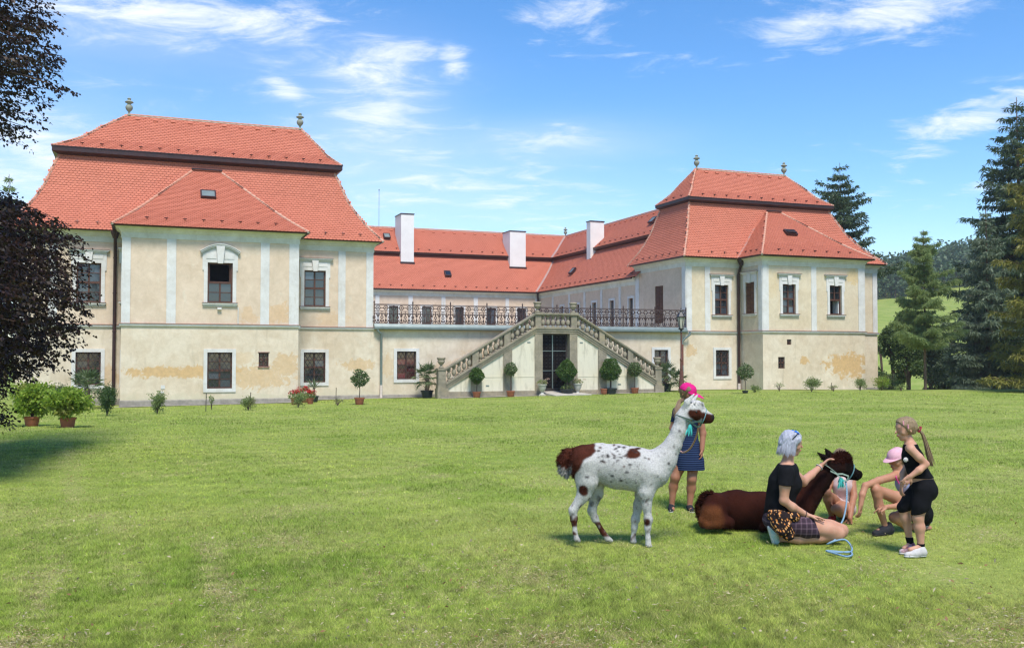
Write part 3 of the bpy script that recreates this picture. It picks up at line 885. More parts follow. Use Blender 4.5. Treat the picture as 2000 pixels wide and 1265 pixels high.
roofR, broofR = pavilion_roof((22.92, 34.52, 37.9, 43.4), (24.06, 32.08, 39.3, 42.0), (23.9, 32.27, 39.08, 42.2), (25.25, 30.5, 40.62), 6.26, 9.0, 9.22, 10.88,
    (25.84, 32.2, 36.1, 28.30, 29.05, 39.1, 8.72), 40, 'two-tiered red tile roof of the far right pavilion')
skylight(broofR, (28.55, 37.55, 7.42), (1, 0, 0), (0, 3.0, 2.45), .5, .3, M_GLASS, .25)

# ================================================================== terrace block between the pavilions
TZ = 3.02
t_l = (9.67, 10.48, .77, 1.91); t_r = (21.57, 22.28, .75, 2.0); t_d = (15.42, 16.65, .2, 2.68)
wall(FM, LU1, RU0, GND, 2.80, [t_l, t_r, t_d], M_LOW)
wtl = window(FM, *t_l, kind='lower', gr=True, glass=M_GLASSR); window(FM, *t_r, kind='lower', gr=True)
tb = MB(); tb.box(LU1 + .01, RU0 - .01, V2 - .10, 56.0, 2.80, TZ); tb.build('terrace_slab', simple('terrace_concrete', (.36, .34, .30), (.28, .27, .24), 1.5, .95, .1), HOUSE, HX)
sweep([(LU1 + .02, V2 - .1), (RU0 - .05, V2 - .1)], [(.0, TZ - .02), (.0, TZ - .20), (.04, TZ - .24), (.10, TZ - .24), (.14, TZ - .2), (.14, TZ - .12), (.10, TZ - .12), (.04, TZ - .0)], 'terrace_gutter', M_ZINC)
sweep([(LU1 + .01, V2 - .0), (RU0 - .01, V2 - .0)], [(.0, GND), (.03, GND), (.03, .13), (.012, .16), (.0, .16)], 'plinth', M_PLINTH)

# ================================================================== wings round the court
WZ = 5.72
FBK = Face('front', 55.8); FWS = Face('side', RU0)
bd = [(13.6, 14.16), (15.62, 16.19), (17.70, 18.26), (19.76, 20.33), (21.75, 22.33), (11.55, 12.1), (9.5, 10.05)]
dh = [(a, b, TZ + .02, 4.70) for a, b in bd]
wall(FBK, 4.0, RU0, TZ - .2, WZ, dh, M_WING)
wd = [(52.03, 52.48), (49.81, 50.23), (47.62, 48.17), (45.5, 46.01), (43.37, 43.86)]
wh = [(a, b, TZ + .02, 4.67) for a, b in wd]
wall(FWS, VK, 55.8, TZ - .2, WZ, wh, M_WING)
def court_door(face, h):
    a0, a1, z0, z1 = h; am = (a0 + a1) / 2
    mb = MB(); face.box(mb, a0, a1, z0, z1, -.14, -.09)
    d = mb.build('door', M_WOOD, HOUSE, HX)
    for (s0, s1) in ((a0 + .05, am - .02), (am + .02, a1 - .05)):
        pb = MB(); face.box(pb, s0, s1, z0 + .7, z1 - .08, -.09, -.08); pb.build('pane', M_GLASS, d, HX)
        pb = MB(); face.box(pb, s0, s1, z0 + .1, z0 + .6, -.09, -.075); pb.build('panel', M_WOOD, d, HX)
    sb = MB(); face.box(sb, a0 - .1, a0, z0, z1 + .12, 0, .03); face.box(sb, a1, a1 + .1, z0, z1 + .12, 0, .03); face.box(sb, a0, a1, z1, z1 + .12, 0, .03)
    sb.build('surround', M_TRIM, d, HX)
    hb = MB(); face.box(hb, a0 + .25, a0 + .28, z0 + .62, z0 + .68, -.08, -.05); hb.build('handle', M_METAL, d, HX)
for h in dh: court_door(FBK, h)
for h in wh: court_door(FWS, h)
for (a, b) in ((12.78, 13.02), (14.78, 15.05), (16.83, 17.09), (18.89, 19.16), (20.97, 21.2), (22.95, RU0), (10.7, 10.95)): pilaster(FBK, a, b, TZ, 5.34)
for c in (53.63, 51.22, 49.13, 46.99, 44.83): pilaster(FWS, c - .11, c + .11, TZ, 5.34)
cp = [(4.0, 55.8), (RU0, 55.8), (RU0, VK + .01)]
sweep(cp, [(.0, 5.32), (.03, 5.32), (.03, 5.52), (.06, 5.53), (.09, 5.57), (.12, 5.60), (.2, 5.65), (.2, 5.70), (0, 5.70)], 'cornice', M_TRIMC)
sweep(cp, [(.20, 5.66), (.22, 5.62), (.28, 5.62), (.31, 5.66), (.31, 5.70), (.20, 5.70)], 'gutter', M_METAL)
# roof of both wings: inner slopes, valley between them
EU, EV = 22.94, 55.5
def wl_lo(f): return (4.0, EV + 2.1 * f, 5.70 + 2.27 * pz(PROF_LOW, f) * .35 + 2.27 * f * .65)
def wl_v(f): return (EU + 2.1 * f, EV + 2.1 * f, wl_lo(f)[2])
def ws_e(f): return (EU + 2.1 * f, 42.5, wl_lo(f)[2])
def wu_l(f): return (4.0, EV + 1.85 + 1.75 * f, 8.10 + 1.68 * (pz(PROF_UP, f) * .4 + f * .6))
def wu_v(f): return (EU + 1.85 + 1.75 * f, EV + 1.85 + 1.75 * f, wu_l(f)[2])
def wu_e(f): return (EU + 1.85 + 1.75 * f, 42.5, wu_l(f)[2])
wdk = MB(); deck(wdk, wl_lo, wl_v); deck(wdk, wl_v, ws_e); deck(wdk, wu_l, wu_v); deck(wdk, wu_v, wu_e)
RV, RUU, RZ = EV + 3.6, EU + 3.6, 9.78
# outer slopes close the roof behind the ridge
wdk.add([(4, RV, RZ), (RUU + 3.6, RV, RZ), (RUU + 3.6, RV + 3.6, 5.7), (4, RV + 3.6, 5.7)], [(0, 1, 2, 3)])
wdk.add([(RUU, RV, RZ), (RUU, 42.5, RZ), (RUU + 3.6, 42.5, 5.7), (RUU + 3.6, RV + 3.6, 5.7)], [(0, 1, 2, 3)])
wroof = wdk.build('roof', M_DECK, HOUSE, HX); wroof['label'] = 'long red tile roof of the two wings round the court'
lim = lambda f: (10.2, wl_lo(f)[1], wl_lo(f)[2]); limu = lambda f: (10.2, wu_l(f)[1], wu_l(f)[2])
tile_face(wroof, lim, wl_v, 70); tile_face(wroof, wl_v, ws_e, 71); tile_face(wroof, limu, wu_v, 72); tile_face(wroof, wu_v, wu_e, 73)
guards(wroof, lim, wl_v, .10); guards(wroof, wl_v, ws_e, .10); guards(wroof, limu, wu_v, .12); guards(wroof, wu_v, wu_e, .12)
guards(wroof, limu, wu_v, .88, moon=True); guards(wroof, wu_v, wu_e, .88, moon=True)
sweep([(10.0, EV + 1.85), (EU + 1.85, EV + 1.85), (EU + 1.85, 42.6)], [(-.25, 7.93), (-.10, 7.95), (.0, 8.0), (.02, 8.08), (.03, 8.11), (-.1, 8.11)], 'fascia', M_METAL, wroof)
ridge_line(wroof, [(10.0, RV, RZ + .02), (RUU, RV, RZ + .02), (RUU, 42.5, RZ + .02)], spacing=.3, rad=.06)
for f in (wl_v, wu_v):
    vb = MB(); P = [f(t) for t in np.linspace(0, 1, 8)]
    for a, b in zip(P[:-1], P[1:]): vb.bar((a[0] - .02, a[1] - .02, a[2] + .02), (b[0] - .02, b[1] - .02, b[2] + .02), .20, .06)
    vb.build('valley_flashing', M_VALLEY, wroof, HX)
finial(wroof, RUU, RV, RZ, .62)
SL = (0, 2.1, 2.27)
skylight(wroof, (17.43, 56.36, 6.62), (1, 0, 0), SL, .30, .34, M_GLASS); skylight(wroof, (14.05, 58.2, 9.0), (1, 0, 0), (0, 1.75, 1.68), .32, .34, M_ZINC)
skylight(wroof, (23.80, 52.2, 6.63), (0, -1, 0), (2.1, 0, 2.27), .34, .36, M_ZINC); skylight(wroof, (25.55, 45.6, 8.9), (0, -1, 0), (1.75, 0, 1.68), .42, .36, M_ZINC)
def chimney(u0, u1, v0, v1, z0, z1):
    mb = MB(); mb.box(u0, u1, v0, v1, z0, z1); c = mb.build('chimney', M_CHIM, HOUSE, HX)
    mb = MB(); mb.box(u0 - .03, u1 + .03, v0 - .03, v1 + .03, z1, z1 + .06); mb.build('chimney_cap', M_METAL, c, HX)
    mb = MB(); mb.box(u0 - .05, u1 + .05, v0 - .05, v0 - .0, z0 + .0, z0 + .16); mb.build('chimney_flashing', M_METAL, c, HX)
chimney(14.66, 15.47, 57.13, 58.6, 7.32, 10.4); chimney(21.76, 22.84, 57.08, 58.4, 7.25, 9.66); chimney(24.6, 25.5, 51.2, 51.72, 7.3, 9.66)
mb = MB(); mb.tube([(13.74, 59.1, 9.7), (13.74, 59.1, 12.1)], .014, 6); mb.lathe([(.03, 0), (.04, .05), (.01, .1)], (13.74, 59.1, 12.1), 8); mb.build('antenna', M_ZINC, HOUSE, HX)

# ================================================================== downpipes
def pipe(pts, mat, rad=.055, collar=True):
    mb = MB(); mb.tube(pts, rad, 10); o = mb.build('downpipe', mat, HOUSE, HX); auto_smooth(o)
    return o
p = pipe([(-.98, 37.94, 6.30), (-.98, 37.98, 6.0), (-.98, 38.05, 5.75), (-.98, 38.16, 5.55), (-.98, 38.18, 3.0), (-.98, 38.16, .9), (-.98, 38.16, -.5)], M_METAL, .062)
mb = MB(); mb.lathe([(.09, 0), (.16, .18), (.17, .26), (.12, .3)], (-.98, 37.96, 6.02), 8); mb.build('hopper', M_METAL, p, HX)
for z in (1.2, 2.6, 4.0, 5.3): 
    mb = MB(); mb.lathe([(.075, 0), (.075, .04)], (-.98, 38.17, z), 10); mb.build('pipe_clip', M_METAL, p, HX)
p = pipe([(26.0, 37.94, 6.24), (26.0, 37.98, 5.95), (26.0, 38.1, 5.7), (26.0, 38.18, 5.5), (26.0, 38.18, .45)], M_METAL, .062)
mb = MB(); mb.lathe([(.09, 0), (.16, .18), (.17, .26), (.12, .3)], (26.0, 37.96, 5.95), 8); mb.build('hopper', M_METAL, p, HX)
M_PIPEPINK = simple('pipe_base_paint', (.66, .56, .50), (.56, .47, .42), 5, .6, .3); M_RUST = simple('pipe_rust_brown', (.22, .075, .05), (.16, .055, .04), 6, .5, .4)
pipe([(26.0, 38.18, .45), (26.0, 38.18, -.3)], M_PIPEPINK, .068)
pipe([(8.82, 38.12, 2.84), (8.84, 38.12, 2.72), (8.98, 38.16, 2.62), (9.0, 38.2, 2.5), (9.0, 38.2, .55)], M_ZINC, .05); pipe([(9.0, 38.2, .55), (9.0, 38.2, -.3)], M_PIPEPINK, .058)
pipe([(23.3, 38.06, 2.84), (23.3, 38.06, 2.7), (23.06, 38.16, 2.5), (22.98, 38.2, 2.38), (22.98, 38.2, 2.25)], M_ZINC, .05); pipe([(22.98, 38.2, 2.25), (22.98, 38.2, 1.3)], M_RUST, .05); pipe([(22.98, 38.2, 1.3), (22.98, 38.2, -.2)], M_ZINC, .05)
pipe([(RU0 - .22, 55.5, 5.62), (RU0 - .2, 55.55, 5.4), (RU0 - .12, 55.68, 5.2), (RU0 - .12, 55.7, TZ)], M_METAL, .06)
# small things on the walls
mb = MB(); FB.box(mb, .62, .76, .55, .68, 0, .02); FB.box(mb, .60, .72, .40, .46, 0, .02); mb.build('vent_cover', M_TRIM, HOUSE, HX)
mb = MB(); mb.tube([FB.p(3.25, 3.5, .03), FB.p(3.25, 2.9, .03)], .02, 6); mb.build('cable_duct', M_TRIM, HOUSE, HX)
mb = MB(); FB.box(mb, 2.52, 2.66, 3.40, 3.48, .0, .10); mb.build('wall_lamp', M_TRIM, HOUSE, HX)

# ------------------------------------------------------------------ finding places on the lawn
def ground_at(px, py, off=0.0):
    d = pix_dir(px, py); z = 0.0
    for _ in range(30):
        t = (z + off - CAMZ) / d.z; x, y = d.x * t, d.y * t
        z = z * .5 + .5 * float(ground_z(x, y))
    p = Vector((x, y, 0)) / S; u, v = p.dot(HU), p.dot(HV)
    lim = 36.38 if 10.8 < u < 21.1 else (37.9 if 5.6 < u < 26 else 36.1)      # keep clear of the walls
    if v > lim and -2 < u < 32:
        k = lim / v; x, y = x * k, y * k; z = float(ground_z(x, y))
    return Vector((x, y, z))
def at_depth(px, py, Y):
    d = pix_dir(px, py); return Vector((d.x / d.y * Y, Y, CAMZ + d.z / d.y * Y))

# ------------------------------------------------------------------ stone double staircase
def stone_mat(name, a, b, dark, sc=2.2):
    t = NT(name); vec = t.coord('Object')
    n1 = t.noise(vec, sc, 6, .65, .4); n2 = t.noise(vec, sc * 7, 5, .7); n3 = t.noise(vec, sc * .5, 3, .6)
    c = t.mix(t.ramp(n1, .35, .65), a, b)
    c = t.mix(t.ramp(n2, .5, .75, 0, .6), c, dark)
    c = t.mix(t.ramp(n3, .5, .7, 0, .35), c, (.50, .40, .24))
    t.bump(n2, .5, .02)
    return t.fin(c, .95, .1)
M_STONE = stone_mat('weathered_sandstone', (.315, .27, .20), (.215, .19, .14), (.11, .10, .08))
M_STONEL = stone_mat('pale_carved_stone', (.50, .48, .42), (.40, .38, .33), (.25, .24, .21), 4)
def stairwall_mat():
    t = NT('stair_wall_limewash'); vec = t.coord('Object', None, (3, 3, .55))
    s = t.noise(vec, 1.2, 6, .7, .3); v2 = t.coord('Object'); f = t.noise(v2, 3, 5, .6)
    c = t.mix(t.ramp(s, .47, .70, 0, .8), (.66, .605, .475), (.40, .365, .28))
    c = t.mix(t.ramp(f, .55, .75, 0, .5), c, (.69, .64, .52))
    t.bump(f, .2, .01)
    return t.fin(c, .95, .1)
M_SWALL = stairwall_mat()
STAIR, SX = h_root('double_staircase', 16.05, 37.4, -0.35)
tag(STAIR, 'weathered sandstone double staircase with balustrades meeting above the dark iron gate', 'staircase')
VS = 36.7
FS = Face('front', VS)
LZ = 2.92                          # landing
def sl(u):                         # top of the stringer
    if u < 15.1: return .66 + (u - 11.25) * (LZ - .66) / (15.1 - 11.25)
    if u > 17.0: return LZ - (u - 17.0) * (LZ - .74) / (20.72 - 17.0)
    return LZ
def spart(mb, name, mat=None): return mb.build(name, mat or M_STONE, STAIR, SX)
# limewashed side walls in panels between the pilasters
pil = [(12.31, 12.76), (13.70, 14.07), (15.08, 15.42), (16.65, 17.0), (17.97, 18.36), (19.33, 19.70)]
edges = [11.33, 12.31, 12.76, 13.70, 14.07, 15.08]
redge = [17.0, 17.97, 18.36, 19.33, 19.70, 20.74]
for E_ in (edges, redge):
    for i in (0, 2, 4):
        a, b = E_[i], E_[i + 1]
        mb = MB(); FS.poly(mb, [(a, GND), (b, GND), (b, sl(b) - .26), (a, sl(a) - .26)], -.3, 0.0); spart(mb, 'side_wall', M_SWALL)
        mb = MB(); FS.box(mb, a, b, .05, .36, .0, .02); 
        mb2 = MB(); FS.box(mb2, a, b, GND, .30, .0, .03); spart(mb2, 'base_course', M_STONE if a > 13 and a < 20 else M_STONE)
        mb3 = MB(); FS.box(mb3, a, b, .86, .885, .0, .012); spart(mb3, 'wall_band', M_SWALL)
for (a, b) in pil:
    zt = min(sl(a), sl(b)) - .2
    mb = MB(); FS.poly(mb, [(a, GND), (b, GND), (b, sl(b) - .24), (a, sl(a) - .24)], -.25, .045); spart(mb, 'pilaster')
# stringers
def slope_beam(mb, a, b, z0, z1, n0, n1):
    FS.poly(mb, [(a, sl(a) + z0), (b, sl(b) + z0), (b, sl(b) + z1), (a, sl(a) + z1)], n0, n1)
for (a, b) in ((11.25, 15.1), (17.0, 20.74)):
    mb = MB(); slope_beam(mb, a, b, -.27, -.18, -.2, .06); slope_beam(mb, a, b, -.181, -.08, -.2, .085); slope_beam(mb, a, b, -.081, .0, -.2, .12); spart(mb, 'stringer')
mb = MB(); FS.box(mb, 15.1, 17.0, LZ - .27, LZ - .18, -.2, .06); FS.box(mb, 15.1, 17.0, LZ - .181, LZ - .08, -.2, .085); FS.box(mb, 15.1, 17.0, LZ - .081, LZ, -.2, .12); spart(mb, 'landing_cornice')
# steps and landing
for side in (0, 1):
    n = 15; u0, u1 = (11.5, 15.1) if side == 0 else (20.5, 17.0)
    for i in range(n):
        a = u0 + (u1 - u0) * i / n; b = u0 + (u1 - u0) * (i + 1) / n; z = .28 + (LZ - .05 - .28) * (i + 1) / n
        mb = MB(); mb.box(min(a, b), max(a, b), VS + .21, V2, z - .5, z); mb.box(min(a, b) - (.02 if side == 0 else 0), max(a, b) + (.02 if side else 0), VS + .21, V2, z - .03, z + .002); spart(mb, 'step')
mb = MB(); mb.box(15.1, 17.0, VS + .2, V2 - .1, LZ - .25, LZ - .05); spart(mb, 'landing')
mb = MB()
for (a, b) in ((15.08, 15.42), (16.65, 17.0)): mb.box(a, b, VS + .25, V2, GND, LZ - .25)
mb.v and spart(mb, 'passage_wall', M_SWALL)
mb = MB(); mb.box(15.42, 16.65, V2 + .05, V2 + .1, -.2, 2.75); spart(mb, 'passage_back', M_DARK)
# gate
gm = MB(); g0, g1, gz0, gz1 = 15.42, 16.65, .30, LZ - .27; gn = -.22
for (a, b) in ((g0, g0 + .07), (g1 - .07, g1)): FS.box(gm, a, b, gz0, gz1, gn - .05, gn)
FS.box(gm, g0 + .07, g1 - .07, gz1 - .06, gz1, gn - .05, gn); FS.box(gm, g0 + .07, g1 - .07, gz0, gz0 + .08, gn - .05, gn)
gate = spart(gm, 'gate', M_GRILLE); gate['label'] = 'dark iron lattice gate under the landing'
pm = MB(); FS.box(pm, g0 + .07, g1 - .07, gz0 + .08, gz1 - .06, gn - .045, gn - .03); pm.build('gate_mesh_panel', simple('gate_dark_mesh', (.010, .008, .008), (.016, .013, .012), 60, .95, .0), gate, SX)
bm_ = MB(); gmid = (g0 + g1) / 2 - .06
FS.box(bm_, gmid - .02, gmid + .02, gz0 + .08, gz1 - .06, gn - .028, gn + .01)
bm_.build('gate_bar', M_ZINC, gate, SX)
for z in (1.1, 1.92):
    bm_ = MB(); FS.box(bm_, g0 + .07, g1 - .07, z, z + .025, gn - .028, gn + .005); bm_.build('gate_bar', M_ZINC, gate, SX)
lt = MB(); k = 0
for i in range(7):
    for j in range(15):
        a = g0 + .13 + i * .16; z = gz0 + .16 + j * .155
        lt.bar(FS.p(a - .05, z, gn - .02), FS.p(a + .05, z + .08, gn - .02), .012); lt.bar(FS.p(a + .05, z, gn - .018), FS.p(a - .05, z + .08, gn - .018), .012)
tag(lt.build('scrollwork', simple('gate_scroll_iron', (.025, .02, .018), (.016, .013, .012), 20, .6, .3), gate, SX), kind='stuff')
# handrails
RH, RT = .47, .11
for (a, b) in ((11.2, 15.12), (16.98, 20.78)):
    mb = MB(); slope_beam(mb, a, b, RH, RH + .05, -.17, .07); slope_beam(mb, a, b, RH + .05, RH + RT, -.19, .10); spart(mb, 'handrail')
mb = MB(); FS.box(mb, 15.12, 16.98, LZ + RH, LZ + RH + .05, -.17, .07); FS.box(mb, 15.12, 16.98, LZ + RH + .05, LZ + RH + RT, -.19, .10); spart(mb, 'handrail')
# piers on the balustrade
piers = [(12.36, 12.62), (13.73, 14.0), (15.10, 15.36), (16.72, 16.98), (18.02, 18.27), (19.38, 19.63)]
for (a, b) in piers:
    c = (a + b) / 2; za = sl(c)
    mb = MB(); lo = min(sl(a), sl(b)) - .06; hi = max(sl(a), sl(b)) if 15 < c < 17.1 else min(sl(a), sl(b))
    FS.poly(mb, [(a, sl(a) - .02), (b, sl(b) - .02), (b, sl(b) + RH + .02), (a, sl(a) + RH + .02)], -.19, .055); spart(mb, 'pier')
for (a, b) in ((10.94, 11.25), (20.70, 21.0)):
    mb = MB(); FS.box(mb, a, b, .45, 1.16, -.22, .06); FS.box(mb, a - .03, b + .03, 1.16, 1.24, -.25, .09); FS.box(mb, a - .02, b + .02, .42, .52, -.24, .08); FS.box(mb, a - .05, b + .09, GND, .43, -.26, .12); spart(mb, 'newel_pier')
for c in (15.23, 16.85):
    mb = MB(); FS.box(mb, c - .17, c + .17, LZ + RH + .04, LZ + RH + RT + .03, -.23, .12); spart(mb, 'pier_cap')
# balusters: square vases, one mesh shared
bb = MB(); bh = .475 * S
prof = [(.075, 0), (.075, .05), (.045, .08), (.04, .14), (.075, .26), (.088, .40), (.08, .55), (.05, .66), (.045, .72), (.07, .78), (.075, .84), (.045, .88), (.075, .93), (.075, 1.0)]
bb.lathe([(r * S, q * bh) for r, q in prof], (0, 0, 0), 8, True)
b_me = bb.mesh('baluster', M_STONE); 
def balusters(a, b, n):
    for i in range(n):
        u = a + (b - a) * (i + .5) / n
        o = bpy.data.objects.new('baluster', b_me); COL.objects.link(o); o.parent = STAIR; o.location = Vector(SX(u, VS + .06, sl(u) - .004))
for (a, b, n) in ((11.3, 12.36, 5), (12.62, 13.73, 5), (14.0, 15.10, 5), (15.36, 16.72, 6), (16.98, 18.02, 5), (18.27, 19.38, 5), (19.63, 20.7, 5)): balusters(a, b, n)
# urns
ub = MB(); up_ = [(.10, 0), (.10, .05), (.05, .09), (.045, .14), (.10, .20), (.145, .28), (.15, .34), (.125, .37), (.165, .41), (.175, .47), (.16, .50), (.10, .49)]
ub.lathe([(r * S, q * S * .86) for r, q in up_], (0, 0, 0), 16); u_me = ub.mesh('urn', M_STONE, None, True)
for (c, z) in ((11.09, 1.24), (15.23, LZ + RH + RT + .03), (16.85, LZ + RH + RT + .03), (20.85, 1.24)):
    o = bpy.data.objects.new('urn', u_me); COL.objects.link(o); o.parent = STAIR; o.location = SX(c, VS + .06, z)
# vents in the side walls
for (c, z) in ((14.82, 2.28), (17.2, 2.28), (13.02, .52), (18.98, .52)):
    mb = MB(); FS.box(mb, c - .07, c + .07, z - .025, z + .025, 0, .012); spart(mb, 'vent_grille', M_ZINC)

# ------------------------------------------------------------------ wrought iron railing of the terrace
M_IRON = simple('wrought_iron_brown', (.065, .034, .029), (.042, .024, .021), 12, .6, .4)
RAIL, RX = h_root('iron_railing', 15.9, 38.24, hz(TZ))
tag(RAIL, 'long brown wrought iron railing with scrolls and rosettes along the terrace edge', 'railing')
PW = (23.2 - 8.71) / 9; RHh = .80
def arcpts(cx, cz, r, a0, a1, n=10): return [(cx + r * math.cos(R(a0 + (a1 - a0) * i / n)), cz + r * math.sin(R(a0 + (a1 - a0) * i / n))) for i in range(n + 1)]
def rail_panel(dense):
    mb = MB(); th = .026
    def poly(pts, w=th):
        for (x0, z0), (x1, z1) in zip(pts[:-1], pts[1:]):
            mb.bar((x0 * S, 0, z0 * S), (x1 * S, 0, z1 * S), w * S, w * S, (0, 1, 0))
    n = 5; cw = PW / n
    for i in range(n):
        c = cw * (i + .5)
        poly(arcpts(c, .635, .085, 0, 360, 14))
        poly(arcpts(c - cw / 2, .50, cw * .42, 90, 20, 5)); poly(arcpts(c + cw / 2, .50, cw * .42, 90, 160, 5))
        if dense: 
            for (dx, dz) in ((.035, 0), (-.035, 0), (0, .035), (0, -.035)): poly([(c, .635), (c + dx, .635 + dz)], .03)
        # lyre below
        poly(arcpts(c - .075, .33, .085, -60, 200, 9)); poly(arcpts(c + .075, .33, .085, 240, -20, 9))
        poly(arcpts(c, .13, .10, -200, 20, 10)); poly([(c, .06), (c, .23)]); poly([(c, .40), (c, .50)])
        poly([(c - .10, .42), (c, .27), (c + .10, .42)])
        poly([(c - .035, .12), (c, .16), (c + .035, .12), (c, .08), (c - .035, .12)], .03)
        if dense:
            poly(arcpts(c - cw / 2, .25, .05, 0, 360, 8)); poly([(c - cw / 2, .03), (c - cw / 2, .20)]); poly([(c - cw / 2, .30), (c - cw / 2, .50)])
            poly(arcpts(c - cw / 2, .12, .05, 180, 360, 5))
    return mb.mesh('railing_panel', M_IRON)
pm_d, pm_s = rail_panel(True), rail_panel(False)
for i in range(9):
    o = bpy.data.objects.new('railing_panel', pm_d if i < 7 else pm_s); COL.objects.link(o); o.parent = RAIL; o.location = RX(8.71 + PW * i, 38.24, TZ + .02)
for i in range(10):
    u = 8.71 + PW * i; mb = MB(); mb.box(u - .018, u + .018, 38.222, 38.258, TZ - .1, TZ + RHh + .05); mb.lathe([(.03, 0), (.03, .03), (.008, .10)], (u, 38.24, TZ + RHh + .05), 8); mb.build('post', M_IRON, RAIL, RX)
for z in (.03, .515, .765, .80):
    mb = MB(); mb.box(8.73, 23.18, 38.228, 38.252, TZ + z - .011, TZ + z + .011); mb.build('rail', M_IRON, RAIL, RX)

# ------------------------------------------------------------------ lantern on a post
LP = HW(21.72, 36.2); LPZ = float(ground_z(LP.x, LP.y))
LAMP = empty('street_lamp', (LP.x, LP.y, LPZ), HA)
tag(LAMP, 'brown cast iron lamp post with black glazed lantern beside the right stair foot', 'street lamp')
M_POST = simple('lamp_post_rust_brown', (.135, .052, .033), (.09, .036, .025), 8, .55, .4); M_BLK = simple('lantern_black', (.02, .02, .022), (.035, .035, .035), 12, .45, .5)
M_LGLASS = simple('lantern_frosted_glass', (.50, .47, .38), (.40, .39, .33), 3, .35, .5)
lh = (at_depth(1310, 601, LP.y).z - LPZ)
def lm(prof, name, mat, n=12):
    mb = MB(); mb.lathe([(r, z * lh) for r, z in prof], (0, 0, 0), n); o = mb.build(name, mat, LAMP); auto_smooth(o, 35); return o
lm([(.17, -.05), (.17, .04), (.145, .05), (.14, .12), (.12, .13), (.125, .15), (.11, .16), (.10, .24), (.075, .26)], 'base', M_POST, 8)
lm([(.075, .26), (.085, .27), (.075, .285), (.065, .37), (.085, .375), (.085, .39), (.055, .40), (.045, .66), (.05, .70)], 'pole', M_POST)
lm([(.05, .70), (.07, .71), (.035, .725), (.03, .74)], 'collar', M_BLK)
lan = lm([(.06, .735), (.16, .75), (.16, .757), (.05, .757)], 'lantern_base', M_BLK, 6)
fr = MB(); gl = []
for k in range(6):
    a = math.pi * 2 * (k + .5) / 6; b = math.pi * 2 * (k + 1.5) / 6
    A0 = Vector((.105 * math.cos(a), .105 * math.sin(a), .757 * lh)); A1 = Vector((.225 * math.cos(a), .225 * math.sin(a), .89 * lh))
    B0 = Vector((.105 * math.cos(b), .105 * math.sin(b), .757 * lh)); B1 = Vector((.225 * math.cos(b), .225 * math.sin(b), .89 * lh))
    fr.bar(A0, A1, .025); fr.bar(A1, B1, .03)
    g = MB(); c = Vector((0, 0, 0)); q = [A0, B0, B1, A1]; m = sum(q, Vector()) / 4; inw = Vector((m.x, m.y, 0)).normalized() * .012
    g.hexa([A0 - inw, B0 - inw, B1 - inw, A1 - inw, A0 - inw * 1.6, B0 - inw * 1.6, B1 - inw * 1.6, A1 - inw * 1.6]); g.build('pane', M_LGLASS, lan)
    arm = MB(); arm.bar((.03 * math.cos(a), .03 * math.sin(a), .715 * lh), (.10 * math.cos(a), .10 * math.sin(a), .757 * lh), .014); arm.build('bracket', M_BLK, LAMP)
fr.build('lantern_frame', M_BLK, lan)
lm([(.25, .885), (.26, .895), (.20, .91), (.13, .935), (.07, .95), (.075, .965), (.09, .967), (.05, .975), (.04, .985), (.01, 1.0)], 'lantern_roof', M_BLK, 6)

# ------------------------------------------------------------------ foliage helpers
def leaf_mat(name, a, b, trans=.35, rough=.5, spec=.35, third=None):
    t = NT(name)
    r = t.n('ShaderNodeNewGeometry').outputs['Random Per Island']
    c = t.mix(r, a, b)
    if third: c = t.mix(t.ramp(t.noise(t.pos(), 1.1, 3, .6), .5, .68), c, third)
    t.fin(c, rough, spec)
    if trans > 0:
        tr = t.n('ShaderNodeBsdfTranslucent'); t.put(tr.inputs['Color'], c)
        mx = t.n('ShaderNodeMixShader'); mx.inputs[0].default_value = trans
        t.l(t.b.outputs[0], mx.inputs[1]); t.l(tr.outputs[0], mx.inputs[2]); t.l(mx.outputs[0], t.out.inputs[0])
    return t.m
def unit(a): return a / np.maximum(np.linalg.norm(a, axis=1, keepdims=True), 1e-9)
def leaves(C, D, length, width, rng, up=None, droop=.2):
    """quads with a fold: base points C, directions D"""
    n = len(C); D = unit(D)
    nr = rng.normal(size=(n, 3)) * .7
    if up is not None: nr = nr * .8 + np.asarray(up)
    s = unit(np.cross(D, nr)); nn = np.cross(s, D)
    L = length * rng.uniform(.7, 1.25, (n, 1)); W = width * rng.uniform(.75, 1.2, (n, 1))
    tip = C + D * L - np.array([0, 0, 1.0]) * L * droop * rng.uniform(0, 1, (n, 1))
    midp = C + D * L * .48 + nn * W * .12
    V = np.stack([C, midp + s * W * .5, tip, midp - s * W * .5], 1).reshape(-1, 3)
    F = np.arange(4 * n).reshape(n, 4)
    return V, F
def merge(parts):
    Vs, Fs, k = [], [], 0
    for V, F in parts: Vs.append(V); Fs.append(F + k); k += len(V)
    return np.concatenate(Vs), np.concatenate(Fs)

M_BARK = simple('bark_brown', (.13, .09, .065), (.08, .058, .045), 9, .95, .1, bump=.5)
M_TERRA = simple('terracotta_pot', (.36, .125, .065), (.28, .10, .055), 5, .8, .2)
M_BLACKPOT = simple('black_plastic_pot', (.018, .022, .028), (.03, .035, .04), 6, .45, .4)
M_SOIL = simple('potting_soil', (.05, .035, .025), (.03, .022, .016), 20, 1, .05)
M_BOX = leaf_mat('topiary_leaf', (.050, .105, .018), (.095, .165, .030), .25)
M_BAY = leaf_mat('bay_leaf', (.085, .135, .045), (.14, .19, .070), .3)
M_PALM = leaf_mat('palm_leaf', (.075, .125, .045), (.15, .19, .085), .3)
M_LIME = leaf_mat('lime_green_leaf', (.20, .33, .035), (.31, .40, .05), .45, third=(.31, .31, .07))
M_DKSH = leaf_mat('dark_shrub_leaf', (.045, .095, .022), (.085, .14, .035), .3)
